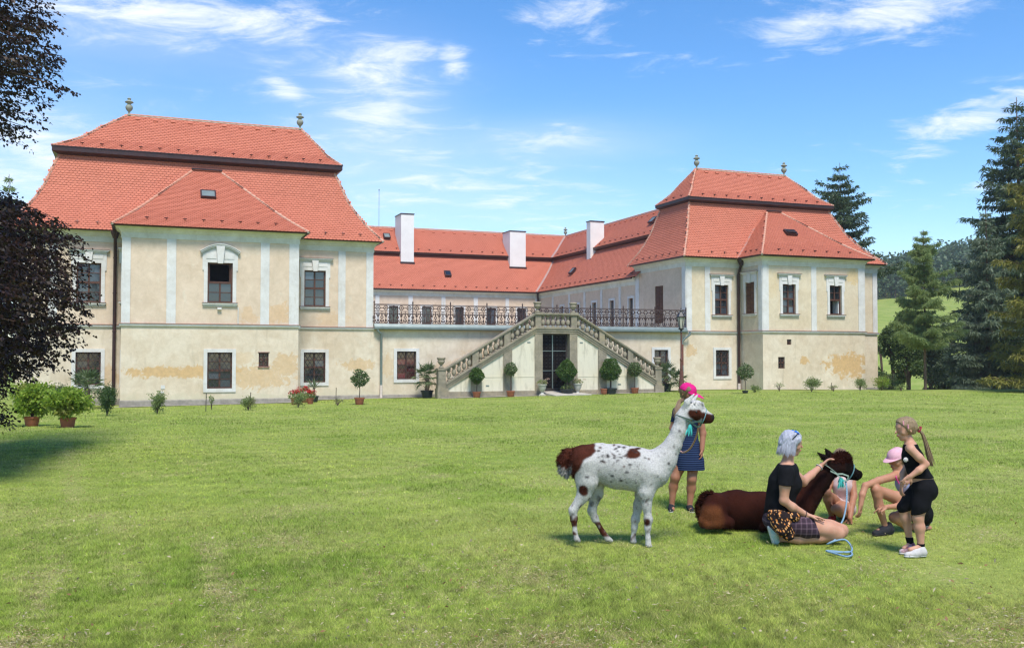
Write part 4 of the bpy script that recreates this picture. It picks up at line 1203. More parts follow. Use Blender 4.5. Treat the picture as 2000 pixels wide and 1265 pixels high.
M_SHRUB = leaf_mat('shrub_leaf', (.15, .22, .06), (.24, .30, .095), .4, third=(.25, .23, .11))
M_RED = leaf_mat('geranium_red_petal', (.42, .012, .018), (.58, .03, .03), .2)
M_PINKF = leaf_mat('pale_flower_petal', (.62, .36, .25), (.62, .50, .42), .3)

def pot_mesh(name, r, h, mat, parent, oval=1.0):
    mb = MB(); mb.lathe([(r * .74, 0), (r * .78, .01), (r * .95, h * .80), (r * 1.06, h * .82), (r * 1.08, h), (r * .96, h), (r * .92, h * .9)], (0, 0, 0), 20)
    o = mb.build(name, mat, parent); auto_smooth(o, 35)
    sb = MB(); sb.lathe([(r * .93, h * .88), (r * .5, h * .93), (.01, h * .94)], (0, 0, 0), 14); sb.build('soil', M_SOIL, o)
    return o
def ball_leaves(c, rx, rz, n, ln, wd, rng, egg=0.0, lumps=.12, inner=.75):
    d = unit(rng.normal(size=(n, 3)))
    lump = 1 + lumps * (np.sin(d[:, 0] * 5.1 + rng.uniform(0, 6)) * np.sin(d[:, 1] * 4.3 + 1) + np.sin(d[:, 2] * 6.2 + 2) * .6)
    r = np.where(rng.random(n) < .3, rng.uniform(.35, .8, n), rng.uniform(inner, 1.0, n) ** .6) * lump
    P = d * r[:, None]
    zz = P[:, 2]
    k = 1 - egg * zz
    C = np.stack([P[:, 0] * rx * k, P[:, 1] * rx * k, zz * rz], 1) + np.asarray(c)
    D = d + rng.normal(size=(n, 3)) * .75 + np.array([0, 0, .15])
    return leaves(C, D, ln, wd, rng, up=d)
pid = [0]
def potted_ball(px, py, cy, rpx, label, pot='terra', trunk_r=.022, egg=.0, mat=None, n=1500, potw=None, group='clipped potted trees by the staircase', skirt=False, rz=None, name='potted_tree', leaf=.055):
    """pot foot at pixel (px,py); crown centre at height pixel cy with radius rpx"""
    pid[0] += 1; rng = np.random.default_rng(500 + pid[0])
    b = ground_at(px, py); m = b.y / FPX
    root = empty(name, b); tag(root, label, 'tree', group)
    pr = (potw or 11) * m; ph = pr * 1.45 if pot == 'terra' else pr * .92
    pot_mesh('pot', pr, ph, M_TERRA if pot == 'terra' else M_BLACKPOT, root)
    cz = (py - cy) * m; rr = rpx * m
    mb = MB(); mb.tube([(0, 0, ph * .8), (.012, .01, ph + (cz - ph) * .4), (-.01, 0, cz - rr * .3), (0, 0, cz + rr * .4)], [trunk_r * 1.1, trunk_r, trunk_r * .9, trunk_r * .5], 8)
    for k in range(7):
        a = k * 2.4; mb.tube([(0, 0, cz - rr * .5 + k * rr * .1), (math.cos(a) * rr * .55, math.sin(a) * rr * .55, cz + rr * (.05 * k - .1))], [trunk_r * .5, trunk_r * .2], 5)
    mb.build('trunk', M_BARK, root)
    V, F = ball_leaves((0, 0, cz), rr, (rz or rpx) * m, n, leaf, leaf * .6, rng, egg)
    link_mesh('crown', np_mesh('crown', V, F, mat or M_BOX), root)
    if skirt:
        V, F = ball_leaves((0, 0, ph + .08), pr * .9, .16, 260, .06, .04, rng); tag(link_mesh('underplanting', np_mesh('underplanting', V, F, M_SHRUB), root), kind='stuff')
    return root
potted_ball(702, 790, 739, 15, 'small round bay tree in a terracotta saucer pot before the left pavilion', mat=M_BAY, n=700, potw=9.5, trunk_r=.018, leaf=.11)
potted_ball(931, 773, 730, 13.5, 'dense dark green ball tree in terracotta pot under the left stair flight', n=2200, potw=8, leaf=.085)
potted_ball(997.5, 769.5, 716, 11.5, 'small topped tree in terracotta pot before the second left stair pilaster', n=900, potw=8, mat=M_BAY, leaf=.09)
potted_ball(1107, 771, 723, 18, 'large egg-shaped ball tree in black tub before the iron gate', pot='black', egg=.22, n=4200, leaf=.085, potw=13, trunk_r=.05, rz=19, skirt=True)
potted_ball(1192.5, 769, 721, 19, 'large egg-shaped ball tree in black tub before the right stair flight', pot='black', egg=.22, n=4200, leaf=.085, potw=12.5, trunk_r=.045, rz=19.5)
potted_ball(1240, 765.5, 719, 12, 'loose round potted tree below the lower right balustrade', n=900, potw=7.5, mat=M_BAY, leaf=.10)
potted_ball(1455.5, 768, 726, 14, 'round bay tree on a thin stem beside the right downpipe', n=700, potw=6, mat=M_BAY, trunk_r=.018, leaf=.11, pot='black')
# empty terracotta pot behind the right tub
b = ground_at(1180, 763); root = empty('flower_pot', b); tag(root, 'terracotta pot half hidden behind the right black tub', 'pot'); pot_mesh('pot', .19, .30, M_TERRA, root)

def palm(px, py, tops, label, pot=None, fronds=26, spread=1.0, hpx=30, seed=0, group=None, trunk=True):
    rng = np.random.default_rng(900 + seed); b = ground_at(px, py); m = b.y / FPX
    root = empty('fan_palm', b); tag(root, label, 'palm', group)
    z0 = 0.0
    if pot: pot_mesh('pot', 12 * m, 15 * m, M_BLACKPOT, root); z0 = 13 * m
    zc = hpx * m
    if trunk:
        mb = MB(); mb.tube([(0, 0, z0), (.03, 0, (z0 + zc) / 2), (.0, 0, zc)], [.10, .12, .10], 9)
        for k in range(16): 
            a = k * 2.39; z = z0 + (zc - z0) * k / 16; mb.bar((.10 * math.cos(a), .10 * math.sin(a), z), (.18 * math.cos(a), .18 * math.sin(a), z + .10), .03)
        mb.build('trunk', M_BARK, root)
    parts = []; st = MB()
    for k in range(fronds):
        a = k * 2.39996; el = 75 - 115 * (k / fronds) + rng.normal(0, 6)
        d = Vector((math.cos(a) * math.cos(R(el)), math.sin(a) * math.cos(R(el)), math.sin(R(el))))
        ls = (tops * m) * rng.uniform(.42, .6); tip = Vector((0, 0, zc)) + d * ls; tip.z -= .10 * (1 - math.sin(R(el)))
        st.tube([(0, 0, zc), Vector((0, 0, zc)) + d * ls * .5 + Vector((0, 0, .03)), tip], [.012, .009, .007], 5, False)
        side = d.cross(Vector((0, 0, 1)));  side = side.normalized() if side.length > .1 else Vector((1, 0, 0)); upv = side.cross(d)
        nb = 15; q = np.linspace(-1.25, 1.25, nb); dd = np.array([list(d * math.cos(t) + side * math.sin(t) + upv * .18 * math.cos(t)) for t in q])
        C = np.repeat(np.array([list(tip)]), nb, 0)
        parts.append(leaves(C, dd, tops * m * .52, .05, rng, up=np.array([list(upv)]), droop=.35 + .3 * (k / fronds)))
    V, F = merge(parts); link_mesh('fronds', np_mesh('fronds', V, F, M_PALM), root); st.build('stalks', M_PALM, root)
    return root
palm(834, 777, 32, 'fan palm in a blue-black tub at the left stair foot', pot=True, hpx=42, seed=1)
palm(1300, 764, 34, 'fan palm leaning behind the lamp post', pot=True, hpx=30, seed=2, fronds=22)
palm(1322, 765, 26, 'small fan palm right of the lamp post foot', hpx=22, seed=3, fronds=18, trunk=False)
palm(170, 788, 44, 'broad fan palm standing behind the potted shrubs', hpx=40, seed=4, fronds=26)
palm(80, 785, 42, 'fan palm at the left edge behind the lime green shrub', hpx=38, seed=5, fronds=22)

def shrub(px, py, wpx, hpx, label, mat, n, leaf=.07, seed=0, group='low shrubs along the foot of the house', pot=None, name='shrub', stems=9, loose=.5):
    rng = np.random.default_rng(1300 + seed); b = ground_at(px, py); m = b.y / FPX
    root = empty(name, b); tag(root, label, 'shrub', group)
    z0 = 0
    if pot: pot_mesh('pot', pot[0] * m, pot[1] * m, M_TERRA, root); z0 = pot[1] * m * .85
    H = hpx * m; Wd = wpx * m * .5
    sb = MB(); Cs, Ds = [], []
    for k in range(stems):
        a = rng.uniform(0, 6.28); sp = rng.uniform(.15, 1); hh = H * rng.uniform(.65, 1.0)
        tip = Vector((math.cos(a) * Wd * sp, math.sin(a) * Wd * sp, z0 + (hh - z0) * (1 - .35 * sp * loose)))
        p1 = Vector((tip.x * .35, tip.y * .35, z0 + (tip.z - z0) * .55))
        sb.tube([(0, 0, z0), p1, tip], [.014, .010, .004], 5, False)
        nn = n // stems
        t = rng.uniform(.2, 1.0, nn) ** .8
        P = np.outer(1 - t, (p1.x, p1.y, p1.z)) + np.outer(t, (tip.x, tip.y, tip.z))
        P = P + rng.normal(size=(nn, 3)) * np.array([Wd * .20, Wd * .20, H * .09])
        P[:, 2] = np.maximum(P[:, 2], z0 * .8 + .05 * (not pot))
        Cs.append(P); Ds.append(rng.normal(size=(nn, 3)) + np.array([math.cos(a) * .6, math.sin(a) * .6, .35]))
    prt = [leaves(np.concatenate(Cs), np.concatenate(Ds), leaf, leaf * .55, rng, droop=.3)]
    if n > 300:
        for k in range(9):
            a = k * 2.4; q = rng.uniform(.15, .62); fz = rng.uniform(.30, .80)
            prt.append(ball_leaves((math.cos(a) * Wd * q, math.sin(a) * Wd * q, z0 + (H - z0) * fz), Wd * .42, (H - z0) * .24, n // 9, leaf, leaf * .6, rng, lumps=.25, inner=.4))
    V, F = merge(prt)
    sb.build('stems', M_BARK, root); link_mesh('foliage', np_mesh('foliage', V, F, mat), root)
    return root
shrub(62, 832, 80, 84, 'lime and reddish bushy shrub in the leftmost terracotta pot', M_LIME, 4600, .10, 1, 'bushy shrubs in terracotta pots on the lawn', (14.5, 19), 'potted_shrub', 14)
shrub(132, 835, 80, 74, 'bright lime green shrub in terracotta pot nearest the viewer', M_LIME, 4600, .10, 2, 'bushy shrubs in terracotta pots on the lawn', (15, 20), 'potted_shrub', 14)
shrub(209, 812, 36, 58, 'upright dark green shrub left of the bay corner', M_DKSH, 2200, .055, 3, stems=12, loose=.2)
shrub(112, 800, 60, 50, 'dark green shrub behind the two lime green ones', M_DKSH, 1500, .07, 4)
shrub(307, 808, 30, 42, 'upright green shrub at the left corner of the bay', M_SHRUB, 700, .07, 5, loose=.2)
shrub(413, 800, 18, 30, 'thin sparse shrub under the bay window', M_SHRUB, 90, .07, 6, stems=5)
shrub(485, 801, 34, 28, 'grey-green low shrub beside a stake under the small window', M_SHRUB, 520, .06, 7)
shrub(582, 796, 32, 28, 'low green shrub before the red geranium pots', M_SHRUB, 620, .06, 8)
shrub(659, 792, 22, 16, 'sparse weedy plant at the stake right of the geraniums', M_SHRUB, 130, .06, 9, stems=6)
shrub(1475, 766, 26, 14, 'low leafy plants at the inner corner of the right bay', M_SHRUB, 320, .06, 10)
shrub(1522, 764, 24, 20, 'sparse twiggy plant under the small grated window', M_SHRUB, 110, .07, 11, stems=7)
shrub(1585, 765, 38, 28, 'rounded yellow-green shrub in the middle of the right bay', M_SHRUB, 700, .07, 12)
shrub(1628, 764, 26, 12, 'low straggling plant left of the ochre stain', M_SHRUB, 180, .06, 13)
shrub(1680, 763, 28, 26, 'dense shrub below the right end of the ochre stain', M_SHRUB, 620, .06, 14)
shrub(1722, 762, 34, 30, 'pale shrub at the right corner of the pavilion', M_LIME, 560, .07, 15)
shrub(1760, 763, 30, 14, 'low rosy shrub just right of the pavilion corner', M_SHRUB, 260, .07, 16)
for (px, py, h) in ((402, 803, 34), (489, 799, 32), (656, 790, 32), (1472, 765, 14), (1624, 762, 14)):
    b = ground_at(px, py); m = b.y / FPX; mb = MB(); mb.tube([(0, 0, -.1), (.01, 0, h * m)], .016, 6); mb.lathe([(.02, h * m), (.02, h * m + .02)], (.01, 0, 0), 6)
    o = mb.build('garden_stake', M_GRILLE); o.location = b
    tag(o, {402: 'thin dark stake under the left bay window', 489: 'thin stake in the low grey-green shrub', 656: 'thin dark stake right of the geranium pots', 1472: 'short stake near the inner corner of the right bay', 1624: 'short stake left of the ochre stain'}[px], 'stake', 'stakes in the flower bed')

def geranium(px, py, wpx, zpx, label, seed, mat=None, pot=True):
    rng = np.random.default_rng(1700 + seed); b = ground_at(px, py); m = b.y / FPX
    root = empty('geranium_pot', b); tag(root, label, 'flower pot', 'geranium pots at the foot of the house')
    pr = wpx * .36 * m; ph = zpx * .5 * m
    pot_mesh('pot', pr, ph, M_TERRA if mat is None else mat, root)
    V, F = ball_leaves((0, 0, ph + .10), wpx * .5 * m, .18, 240, .07, .06, rng); link_mesh('foliage', np_mesh('foliage', V, F, M_SHRUB), root)
    c = rng.normal(size=(14, 3)) * np.array([wpx * .22 * m, wpx * .2 * m, .05]) + np.array([0, 0, ph + .27])
    ps = [ball_leaves(q, .075, .06, 26, .045, .04, rng) for q in c]
    V, F = merge(ps); link_mesh('blossoms', np_mesh('blossoms', V, F, M_RED), root)
geranium(576, 790, 22, 26, 'red geranium pot on the left of the group of three', 1)
geranium(595, 786, 22, 32, 'red geranium in the tallest pot at the back of its group', 2)
geranium(606, 789, 18, 24, 'red geranium pot on the right with dark tub beside', 3)
b = ground_at(613, 785); root = empty('yucca_tub', b); tag(root, 'spiky yucca in a black tub behind the geraniums', 'plant'); m = b.y / FPX
pot_mesh('pot', 9 * m, 12 * m, M_BLACKPOT, root); rng = np.random.default_rng(77)
dd = unit(rng.normal(size=(34, 3)) * np.array([1, 1, .5]) + np.array([0, 0, .9])); V, F = leaves(np.repeat([[0, 0, 28 * m]], 34, 0), dd, 22 * m, .045, rng, droop=.35)
link_mesh('foliage', np_mesh('foliage', V, F, M_PALM), root); mb = MB(); mb.tube([(0, 0, 8 * m), (.02, 0, 28 * m)], .04, 7); mb.build('trunk', M_BARK, root)

# stone urns with flowers at either side of the gate
for k, (u, lab) in enumerate(((15.27, 'pale stone urn with orange flowers left of the gate'), (16.86, 'pale stone urn with trailing plants right of the gate'))):
    w = HW(u, 36.35); zz = float(ground_z(w.x, w.y)); root = empty('stone_urn', (w.x, w.y, zz)); tag(root, lab, 'urn', 'stone urns beside the gate')
    mb = MB(); mb.box(-.17, .17, -.17, .17, -.05, .08); mb.lathe([(.14, .08), (.08, .14), (.07, .20), (.14, .28), (.20, .42), (.21, .52), (.25, .56), (.25, .60), (.19, .60)], (0, 0, 0), 16); o = mb.build('vase', M_STONEL, root); auto_smooth(o, 40)
    rng = np.random.default_rng(60 + k); V, F = ball_leaves((0, 0, .68), .24, .13, 200, .08, .04, rng); link_mesh('foliage', np_mesh('foliage', V, F, M_SHRUB), root)
    ps = [ball_leaves(q, .05, .04, 18, .04, .03, rng) for q in rng.normal(size=(6, 3)) * np.array([.15, .15, .06]) + np.array([.08, 0, .76])]
    V, F = merge(ps); link_mesh('blossoms', np_mesh('blossoms', V, F, M_PINKF), root)
# gravel strip at the foot of the walls and the paved apron of the gate
M_GRAVEL = simple('pale_gravel', (.52, .48, .40), (.36, .33, .28), 40, .95, .1, bump=.6, coord='Object')
def strip(name, pts, w, dz, mat, kind='structure', wd=None):
    mb = MB()
    rows = []
    for (u, v) in pts:
        for q in (0, w):
            p = HW(u, v - q); rows.append((p.x, p.y, float(ground_z(p.x, p.y)) + dz))
    mb.v = rows; mb.f = [(2 * i, 2 * i + 1, 2 * i + 3, 2 * i + 2) for i in range(len(pts) - 1)]
    o = mb.build(name, mat); tag(o, kind=kind); return o
strip('gravel_path', [(u, VB) for u in np.linspace(-.9, 5.5, 8)], .22, .025, M_GRAVEL); strip('gravel_path', [(u, V2) for u in np.linspace(5.5, 11, 8)], .3, .025, M_GRAVEL)
strip('gravel_path', [(u, VS - .02) for u in np.linspace(11, 21, 14)], .38, .028, M_GRAVEL); strip('gravel_path', [(u, V2) for u in np.linspace(21, 26.1, 8)], .3, .025, M_GRAVEL); strip('gravel_path', [(u, VB) for u in np.linspace(26.0, 32, 8)], .2, .025, M_GRAVEL)
M_PAVE = simple('apron_concrete', (.46, .42, .36), (.36, .33, .28), 3, .95, .1, bump=.3)
mb = MB(); ap = [(15.3, VS + .3), (16.8, VS + .3), (17.3, 35.9), (15.6, 35.7)]
tp = []; bt = []
for i, (u, v) in enumerate(ap):
    p = HW(u, v); z = float(ground_z(p.x, p.y)); tp.append((p.x, p.y, z + (.22 if i < 2 else .04))); bt.append((p.x, p.y, z - .2))
mb.hexa(bt + tp); o = mb.build('pavement', M_PAVE); tag(o, kind='structure')

# ------------------------------------------------------------------ trees
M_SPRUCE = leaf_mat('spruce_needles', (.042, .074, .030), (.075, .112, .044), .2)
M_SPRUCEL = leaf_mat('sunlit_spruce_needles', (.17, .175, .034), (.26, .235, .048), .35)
M_BLUES = leaf_mat('blue_spruce_needles', (.12, .165, .095), (.19, .235, .14), .3)
M_LARCH = leaf_mat('larch_needles', (.21, .29, .10), (.29, .355, .135), .55)
M_DECID = leaf_mat('deciduous_leaf', (.065, .115, .028), (.12, .175, .045), .35)
M_FAR = leaf_mat('far_wood_leaf', (.060, .105, .050), (.10, .155, .065), .3)
M_BEECH = leaf_mat('copper_beech_leaf', (.020, .012, .010), (.052, .024, .016), .32, .45, .3, third=(.060, .042, .020))
M_TRUNKR = simple('conifer_trunk', (.20, .13, .095), (.13, .085, .06), 7, .95, .1, bump=.4)

def conifer(px, pyb, pyt, Y, rpx, label, mat, seed, clear=.0, droop=.35, ncards=9000, card=(.34, .075), per_m=2.6, taper=1.0, sub=.40, tr=.18, group='conifers at the edge of the park', updown=0.0, ragged=.25, name='conifer_tree'):
    """tapered trunk, whorls of limbs with side shoots, needle sprays hung along the shoots"""
    rng = np.random.default_rng(2000 + seed)
    top = at_depth(px, pyt, Y); bx, by = top.x, top.y; bz = float(ground_z(bx, by)); H = top.z - bz
    root = empty(name, (bx, by, bz)); tag(root, label, 'tree', group)
    m = Y / FPX; Rm = rpx * m
    tb = MB(); tb.tube([(0, 0, -.3), (0, 0, H * .3), (.03, 0, H * .7), (0, 0, H)], [tr, tr * .8, tr * .4, .02], 9)
    tb.build('trunk', M_TRUNKR, root)
    br = MB(); segs = []
    zc0 = H * clear; n_wh = max(8, int((H - zc0) * per_m))
    for i in range(n_wh):
        f = (i + rng.uniform(0, .8)) / n_wh; z = zc0 + (H - zc0) * f * .985
        L = Rm * (1 - f) ** taper + Rm * .05
        nb = 5 if f < .85 else 4
        a0 = rng.uniform(0, 6.28)
        for k in range(nb):
            a = a0 + k * 2 * math.pi / nb + rng.normal(0, .25); l = L * rng.uniform(1 - ragged * 1.6, 1 + ragged * .4)
            dr = droop * l * (1 - f * .8); e = updown
            d = np.array([math.cos(a), math.sin(a), 0])
            p0 = np.array([0, 0, z]); p1 = p0 + d * l * .5 + np.array([0, 0, -dr * .45 + e * l * .3]); p2 = p0 + d * l + np.array([0, 0, -dr * .55 + e * l + .12 * l])
            br.tube([p0, p1, p2], [max(.012, .035 * l / 2), .02 * l / 2 + .006, .005], 5, False)
            segs.append((p0, p1, l * .5, d)); segs.append((p1, p2, l * .5, d))
            ns = max(2, int(l * 3.2))
            for j in range(ns):
                t = (j + .6) / ns; b = p0 * (1 - t) ** 2 + p1 * 2 * t * (1 - t) + p2 * t * t
                for sgn in (-1, 1):
                    sd = np.array([-d[1], d[0], 0]) * sgn; ll = l * sub * (1.05 - t * .75) * rng.uniform(.6, 1.2)
                    q = b + (sd * .8 + d * .55) * ll + np.array([0, 0, -droop * ll * .8])
                    segs.append((b, q, ll, sd * .7 + d * .6))
    tag(br.build('limbs', M_TRUNKR, root), kind='stuff')
    ln = np.array([s[2] for s in segs]); pr = ln / ln.sum()
    pick = rng.choice(len(segs), ncards, p=pr)
    A = np.array([s[0] for s in segs])[pick]; B = np.array([s[1] for s in segs])[pick]; Dv = np.array([s[3] for s in segs])[pick]
    t = rng.uniform(.12, 1.0, (ncards, 1)); C = A + (B - A) * t + rng.normal(size=(ncards, 3)) * .035
    D = Dv * .6 + rng.normal(size=(ncards, 3)) * .5 + np.array([0, 0, -droop * .9])
    V, F = leaves(C, D, card[0], card[1], rng, droop=.3)
    link_mesh('crown', np_mesh('crown', V, F, mat), root)
    return root
conifer(1640, 0, 318, 88, 98, 'tall open spruce rising behind the right pavilion roof', M_SPRUCE, 1, clear=.62, ncards=30000, card=(.34, .10), taper=.60, droop=.28, per_m=1.9, tr=.20, updown=.10, ragged=.5)
conifer(1803, 765, 449, 54, 92, 'slender pale green larch with a bare reddish trunk', M_LARCH, 2, clear=.26, ncards=64000, card=(.20, .032), taper=.75, droop=.30, per_m=3.6, tr=.085, ragged=.6, updown=.10)
conifer(1925, 760, 408, 60, 105, 'blue-grey spruce with drooping boughs right of the larch', M_BLUES, 3, clear=.03, ncards=46000, card=(.28, .065), taper=.85, droop=.5, per_m=2.2, tr=.15)
conifer(1985, 760, 190, 68, 165, 'tallest dark spruce at the right edge', M_SPRUCE, 4, clear=.05, ncards=85000, card=(.38, .09), taper=.62, droop=.5, per_m=1.6, tr=.28)
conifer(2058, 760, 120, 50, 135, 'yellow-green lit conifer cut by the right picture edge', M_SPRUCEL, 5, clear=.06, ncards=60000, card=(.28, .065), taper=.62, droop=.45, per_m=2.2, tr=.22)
conifer(18, 760, 340, 92, 60, 'pale conifer top showing behind the left pavilion roof', M_LARCH, 6, clear=.3, ncards=12000, card=(.42, .10), taper=.8, droop=.3, per_m=1.2)
conifer(1852, 760, 640, 72, 60, 'broad dark spruce low between larch and blue spruce', M_SPRUCE, 7, clear=.02, ncards=24000, card=(.36, .08), taper=.8, droop=.4, per_m=1.8)

def bushy(px, pyb, pyt, Y, wpx, label, mat, seed, n=7000, leaf=.20, group='leafy trees beside the pavilion', blobs=16, cat='tree', name='leafy_tree'):
    rng = np.random.default_rng(2500 + seed); top = at_depth(px, pyt, Y); bx, by = top.x, top.y; bz = float(ground_z(bx, by)); H = top.z - bz
    root = empty(name, (bx, by, bz)); tag(root, label, cat, group); W = wpx * Y / FPX * .5
    tb = MB(); tb.tube([(0, 0, -.3), (.05, 0, H * .35), (0, .05, H * .75)], [H * .03, H * .022, .03], 8); parts = []
    for k in range(blobs):
        a = rng.uniform(0, 6.28); f = rng.uniform(.22, .92); rr = W * math.sqrt(max(.05, 1 - ((f - .5) / .55) ** 2)) * rng.uniform(.25, .75)
        c = np.array([math.cos(a) * rr, math.sin(a) * rr, H * f]); q = W * rng.uniform(.32, .5)
        tb.tube([(0, 0, H * max(.12, f - .3)), tuple(c * np.array([.6, .6, 1]) - np.array([0, 0, q * .3])), tuple(c)], [H * .010, H * .006, .01], 5, False)
        parts.append(ball_leaves(c, q, q * .8, n // blobs, leaf, leaf * .6, rng, lumps=.25, inner=.5))
    tb.build('trunk', M_BARK, root)
    V, F = merge(parts); link_mesh('crown', np_mesh('crown', V, F, mat), root)
    return root
bushy(1772, 762, 606, 60, 76, 'dark dense broadleaf tree right behind the pavilion corner', M_DECID, 1, 9000, .16)
bushy(1742, 764, 622, 64, 58, 'low dark undergrowth tree at the pavilion corner', M_DECID, 2, 7000, .15)
bushy(1815, 766, 650, 66, 100, 'dark undergrowth tree behind the larch trunk', M_SPRUCE, 3, 8000, .18)
bushy(1880, 766, 700, 62, 70, 'bright green bush between larch and blue spruce', M_SHRUB, 4, 3500, .13, cat='bush', name='bush')
bushy(1985, 768, 640, 58, 110, 'dark undergrowth bush at the foot of the right edge conifers', M_SPRUCE, 5, 8000, .16, cat='bush', name='bush')
bushy(1722, 768, 652, 74, 44, 'mid green tree in the gap right of the pavilion wall', M_DECID, 7, 4500, .15)
bushy(1893, 768, 668, 76, 60, 'rounded green tree in the gap beside the blue-grey spruce', M_DECID, 8, 5000, .15)
bushy(1735, 768, 735, 55, 60, 'low pale bush right of the pavilion corner shrub', M_SHRUB, 6, 1800, .10, cat='bush', name='bush')

# wood on the far hill
rng = np.random.default_rng(3100); parts = []; trunks = MB()
for i in range(260):
    Y = rng.uniform(262, 350) if i < 250 else rng.uniform(205, 245)
    rat = rng.uniform(.36, .62) if i < 250 else rng.uniform(.52, .62)
    x = rat * Y; z = float(ground_z(x, Y)); h = rng.uniform(6, 11); w = h * rng.uniform(.32, .45)
    trunks.tube([(x, Y, z - .5), (x, Y, z + h * .6)], [.25, .12], 5, False)
    for k in range(5):
        a = rng.uniform(0, 6.28); c = np.array([x + math.cos(a) * w * .5, Y + math.sin(a) * w * .5, z + h * rng.uniform(.35, .85)])
        parts.append(ball_leaves(c, w * .62, w * .6, 60, 1.1, .8, rng, lumps=.3, inner=.6))
V, F = merge(parts); wood = link_mesh('wood', np_mesh('wood', V, F, M_FAR)); tag(wood, 'wooded crest of the hill beyond the meadow on the right', 'wood', kind='stuff')
tw = trunks.build('wood_trunks', M_BARK, wood)
tag(tw, kind='stuff')

# copper beech overhanging from the left
def in_poly(pts, poly):
    x, y = pts[:, 0], pts[:, 1]; ins = np.zeros(len(pts), bool); n = len(poly)
    for i in range(n):
        x0, y0 = poly[i]; x1, y1 = poly[(i + 1) % n]
        c = ((y0 > y) != (y1 > y)) & (x < (x1 - x0) * (y - y0) / (y1 - y0 + 1e-9) + x0); ins ^= c
    return ins
BY = 15.0; mpx = BY / FPX
def bx_(px): return (px - 1000) * mpx
def bz_(py): return CAMZ + (696 - py) * mpx
beech = empty('copper_beech', (-11.8, BY + 1.0, 0)); tag(beech, 'dark purple copper beech hanging in from the left edge', 'tree')
tb = MB(); tb.tube([(0, 0, -.3), (.1, 0, 2.5), (.0, .1, 5), (.2, 0, 8), (.1, 0, 10.5)], [.45, .38, .30, .2, .08], 12); tb.build('trunk', M_BARK, beech)
BO = np.array([-11.8, BY + 1.0, 0.0])
upper = [(-260, -320), (60, -320), (95, -60), (108, -20), (100, 12), (130, 30), (112, 52), (136, 78), (118, 92), (142, 118), (140, 138), (152, 160), (138, 176), (118, 160), (98, 178), (84, 208), (72, 228), (80, 252), (60, 262), (40, 280), (18, 268), (-20, 240), (-80, 300), (-260, 300)]
lower = [(-260, 330), (-40, 330), (6, 356), (30, 374), (62, 388), (84, 402), (100, 398), (112, 416), (138, 432), (152, 462), (140, 474), (168, 508), (150, 524), (182, 594), (150, 618), (160, 648), (138, 672), (146, 694), (112, 712), (118, 728), (60, 722), (40, 740), (22, 760), (8, 790), (-4, 815), (10, 842), (-10, 850), (-30, 850), (-260, 820)]
rng = np.random.default_rng(3300)
sprays = []
for poly, cnt, zr in ((upper, 1700, 1.7), (lower, 2600, 1.7)):
    P = np.stack([rng.uniform(-150, 185, 26000), rng.uniform(min(p[1] for p in poly), max(p[1] for p in poly), 26000)], 1)
    sh = np.array([104, 40]) if poly is upper else np.array([78, 8]); P = P[in_poly(P + sh, poly)]; P = P[in_poly(P, poly)][:cnt]
    hang = rng.uniform(-1, 1, len(P)) * zr
    sprays.append(np.stack([bx_(P[:, 0]), BY + hang, bz_(P[:, 1])], 1))
SP = np.concatenate(sprays)
# keep perspective honest: a spray nearer or farther sits on the same sight line
SP = (SP - np.array([0, 0, CAMZ])) * (SP[:, 1:2] / BY) + np.array([0, 0, CAMZ]); 
SP[:, 1] = np.clip(SP[:, 1], BY - 3.2, BY + 3.6)
SP[:, 2] = np.maximum(SP[:, 2], .05)
nl = 20; N = len(SP)
sdir = unit(np.stack([rng.uniform(.3, 1, N), rng.normal(0, .5, N), rng.uniform(-.55, .05, N)], 1))
Lsp = rng.uniform(.22, .42, N)
t = rng.uniform(-.75, .75, (N, nl, 1))
side = unit(np.cross(sdir, np.tile([0, 0, 1.0], (N, 1))))
C = SP[:, None, :] + sdir[:, None, :] * t * Lsp[:, None, None] + side[:, None, :] * rng.normal(0, .045, (N, nl, 1)) + rng.normal(0, .015, (N, nl, 3)) - np.array([0, 0, .10]) * (t ** 2)
D = sdir[:, None, :] * .5 + side[:, None, :] * rng.choice([-1, 1], (N, nl, 1)) * rng.uniform(.4, 1.1, (N, nl, 1)) + rng.normal(0, .3, (N, nl, 3)) + np.array([0, 0, -.25])
V, F = leaves(C.reshape(-1, 3), D.reshape(-1, 3), .072, .048, rng, up=np.array([[.0, 0, .8]]), droop=.2)
link_mesh('crown', np_mesh('crown', V - BO, F, M_BEECH), beech)
lb = MB()
for k, (tx, tz, sx, dy) in enumerate(((10, 60, 6.4, -.6), (40, 130, 5.8, .8), (-10, 200, 5.2, 0), (-60, -50, 7.2, 1.2), (60, 470, 3.3, -.8), (95, 560, 2.9, .5), (50, 640, 2.6, -.2), (20, 700, 2.2, 1.0), (0, 430, 3.8, .6), (60, 520, 3.0, 1.4), (-20, 800, 1.8, -.5))):
    a = np.array([0, 0, sx]); e = np.array([bx_(tx), BY + dy, bz_(tz)]) - BO
    q = a * .45 + e * .55 + np.array([0, 0, .9]); pts = [tuple(a * (1 - s) ** 2 + q * 2 * s * (1 - s) + e * s * s) for s in np.linspace(0, 1, 9)]
    lb.tube(pts, list(np.linspace(.09, .008, 9)), 6)
lb.build('limbs', M_BARK, beech)
idx_ = rng.choice(N, 700, replace=False); tg = MB()
for i in idx_:
    a = SP[i] - sdir[i] * Lsp[i] * .9 - BO; b = SP[i] + sdir[i] * Lsp[i] * .7 - BO
    tg.tube([a + np.array([-.15, 0, .10]), (a + b) / 2, b - np.array([0, 0, .05])], [.008, .005, .003], 4, False)
tag(tg.build('twigs', M_BARK, beech), kind='stuff')

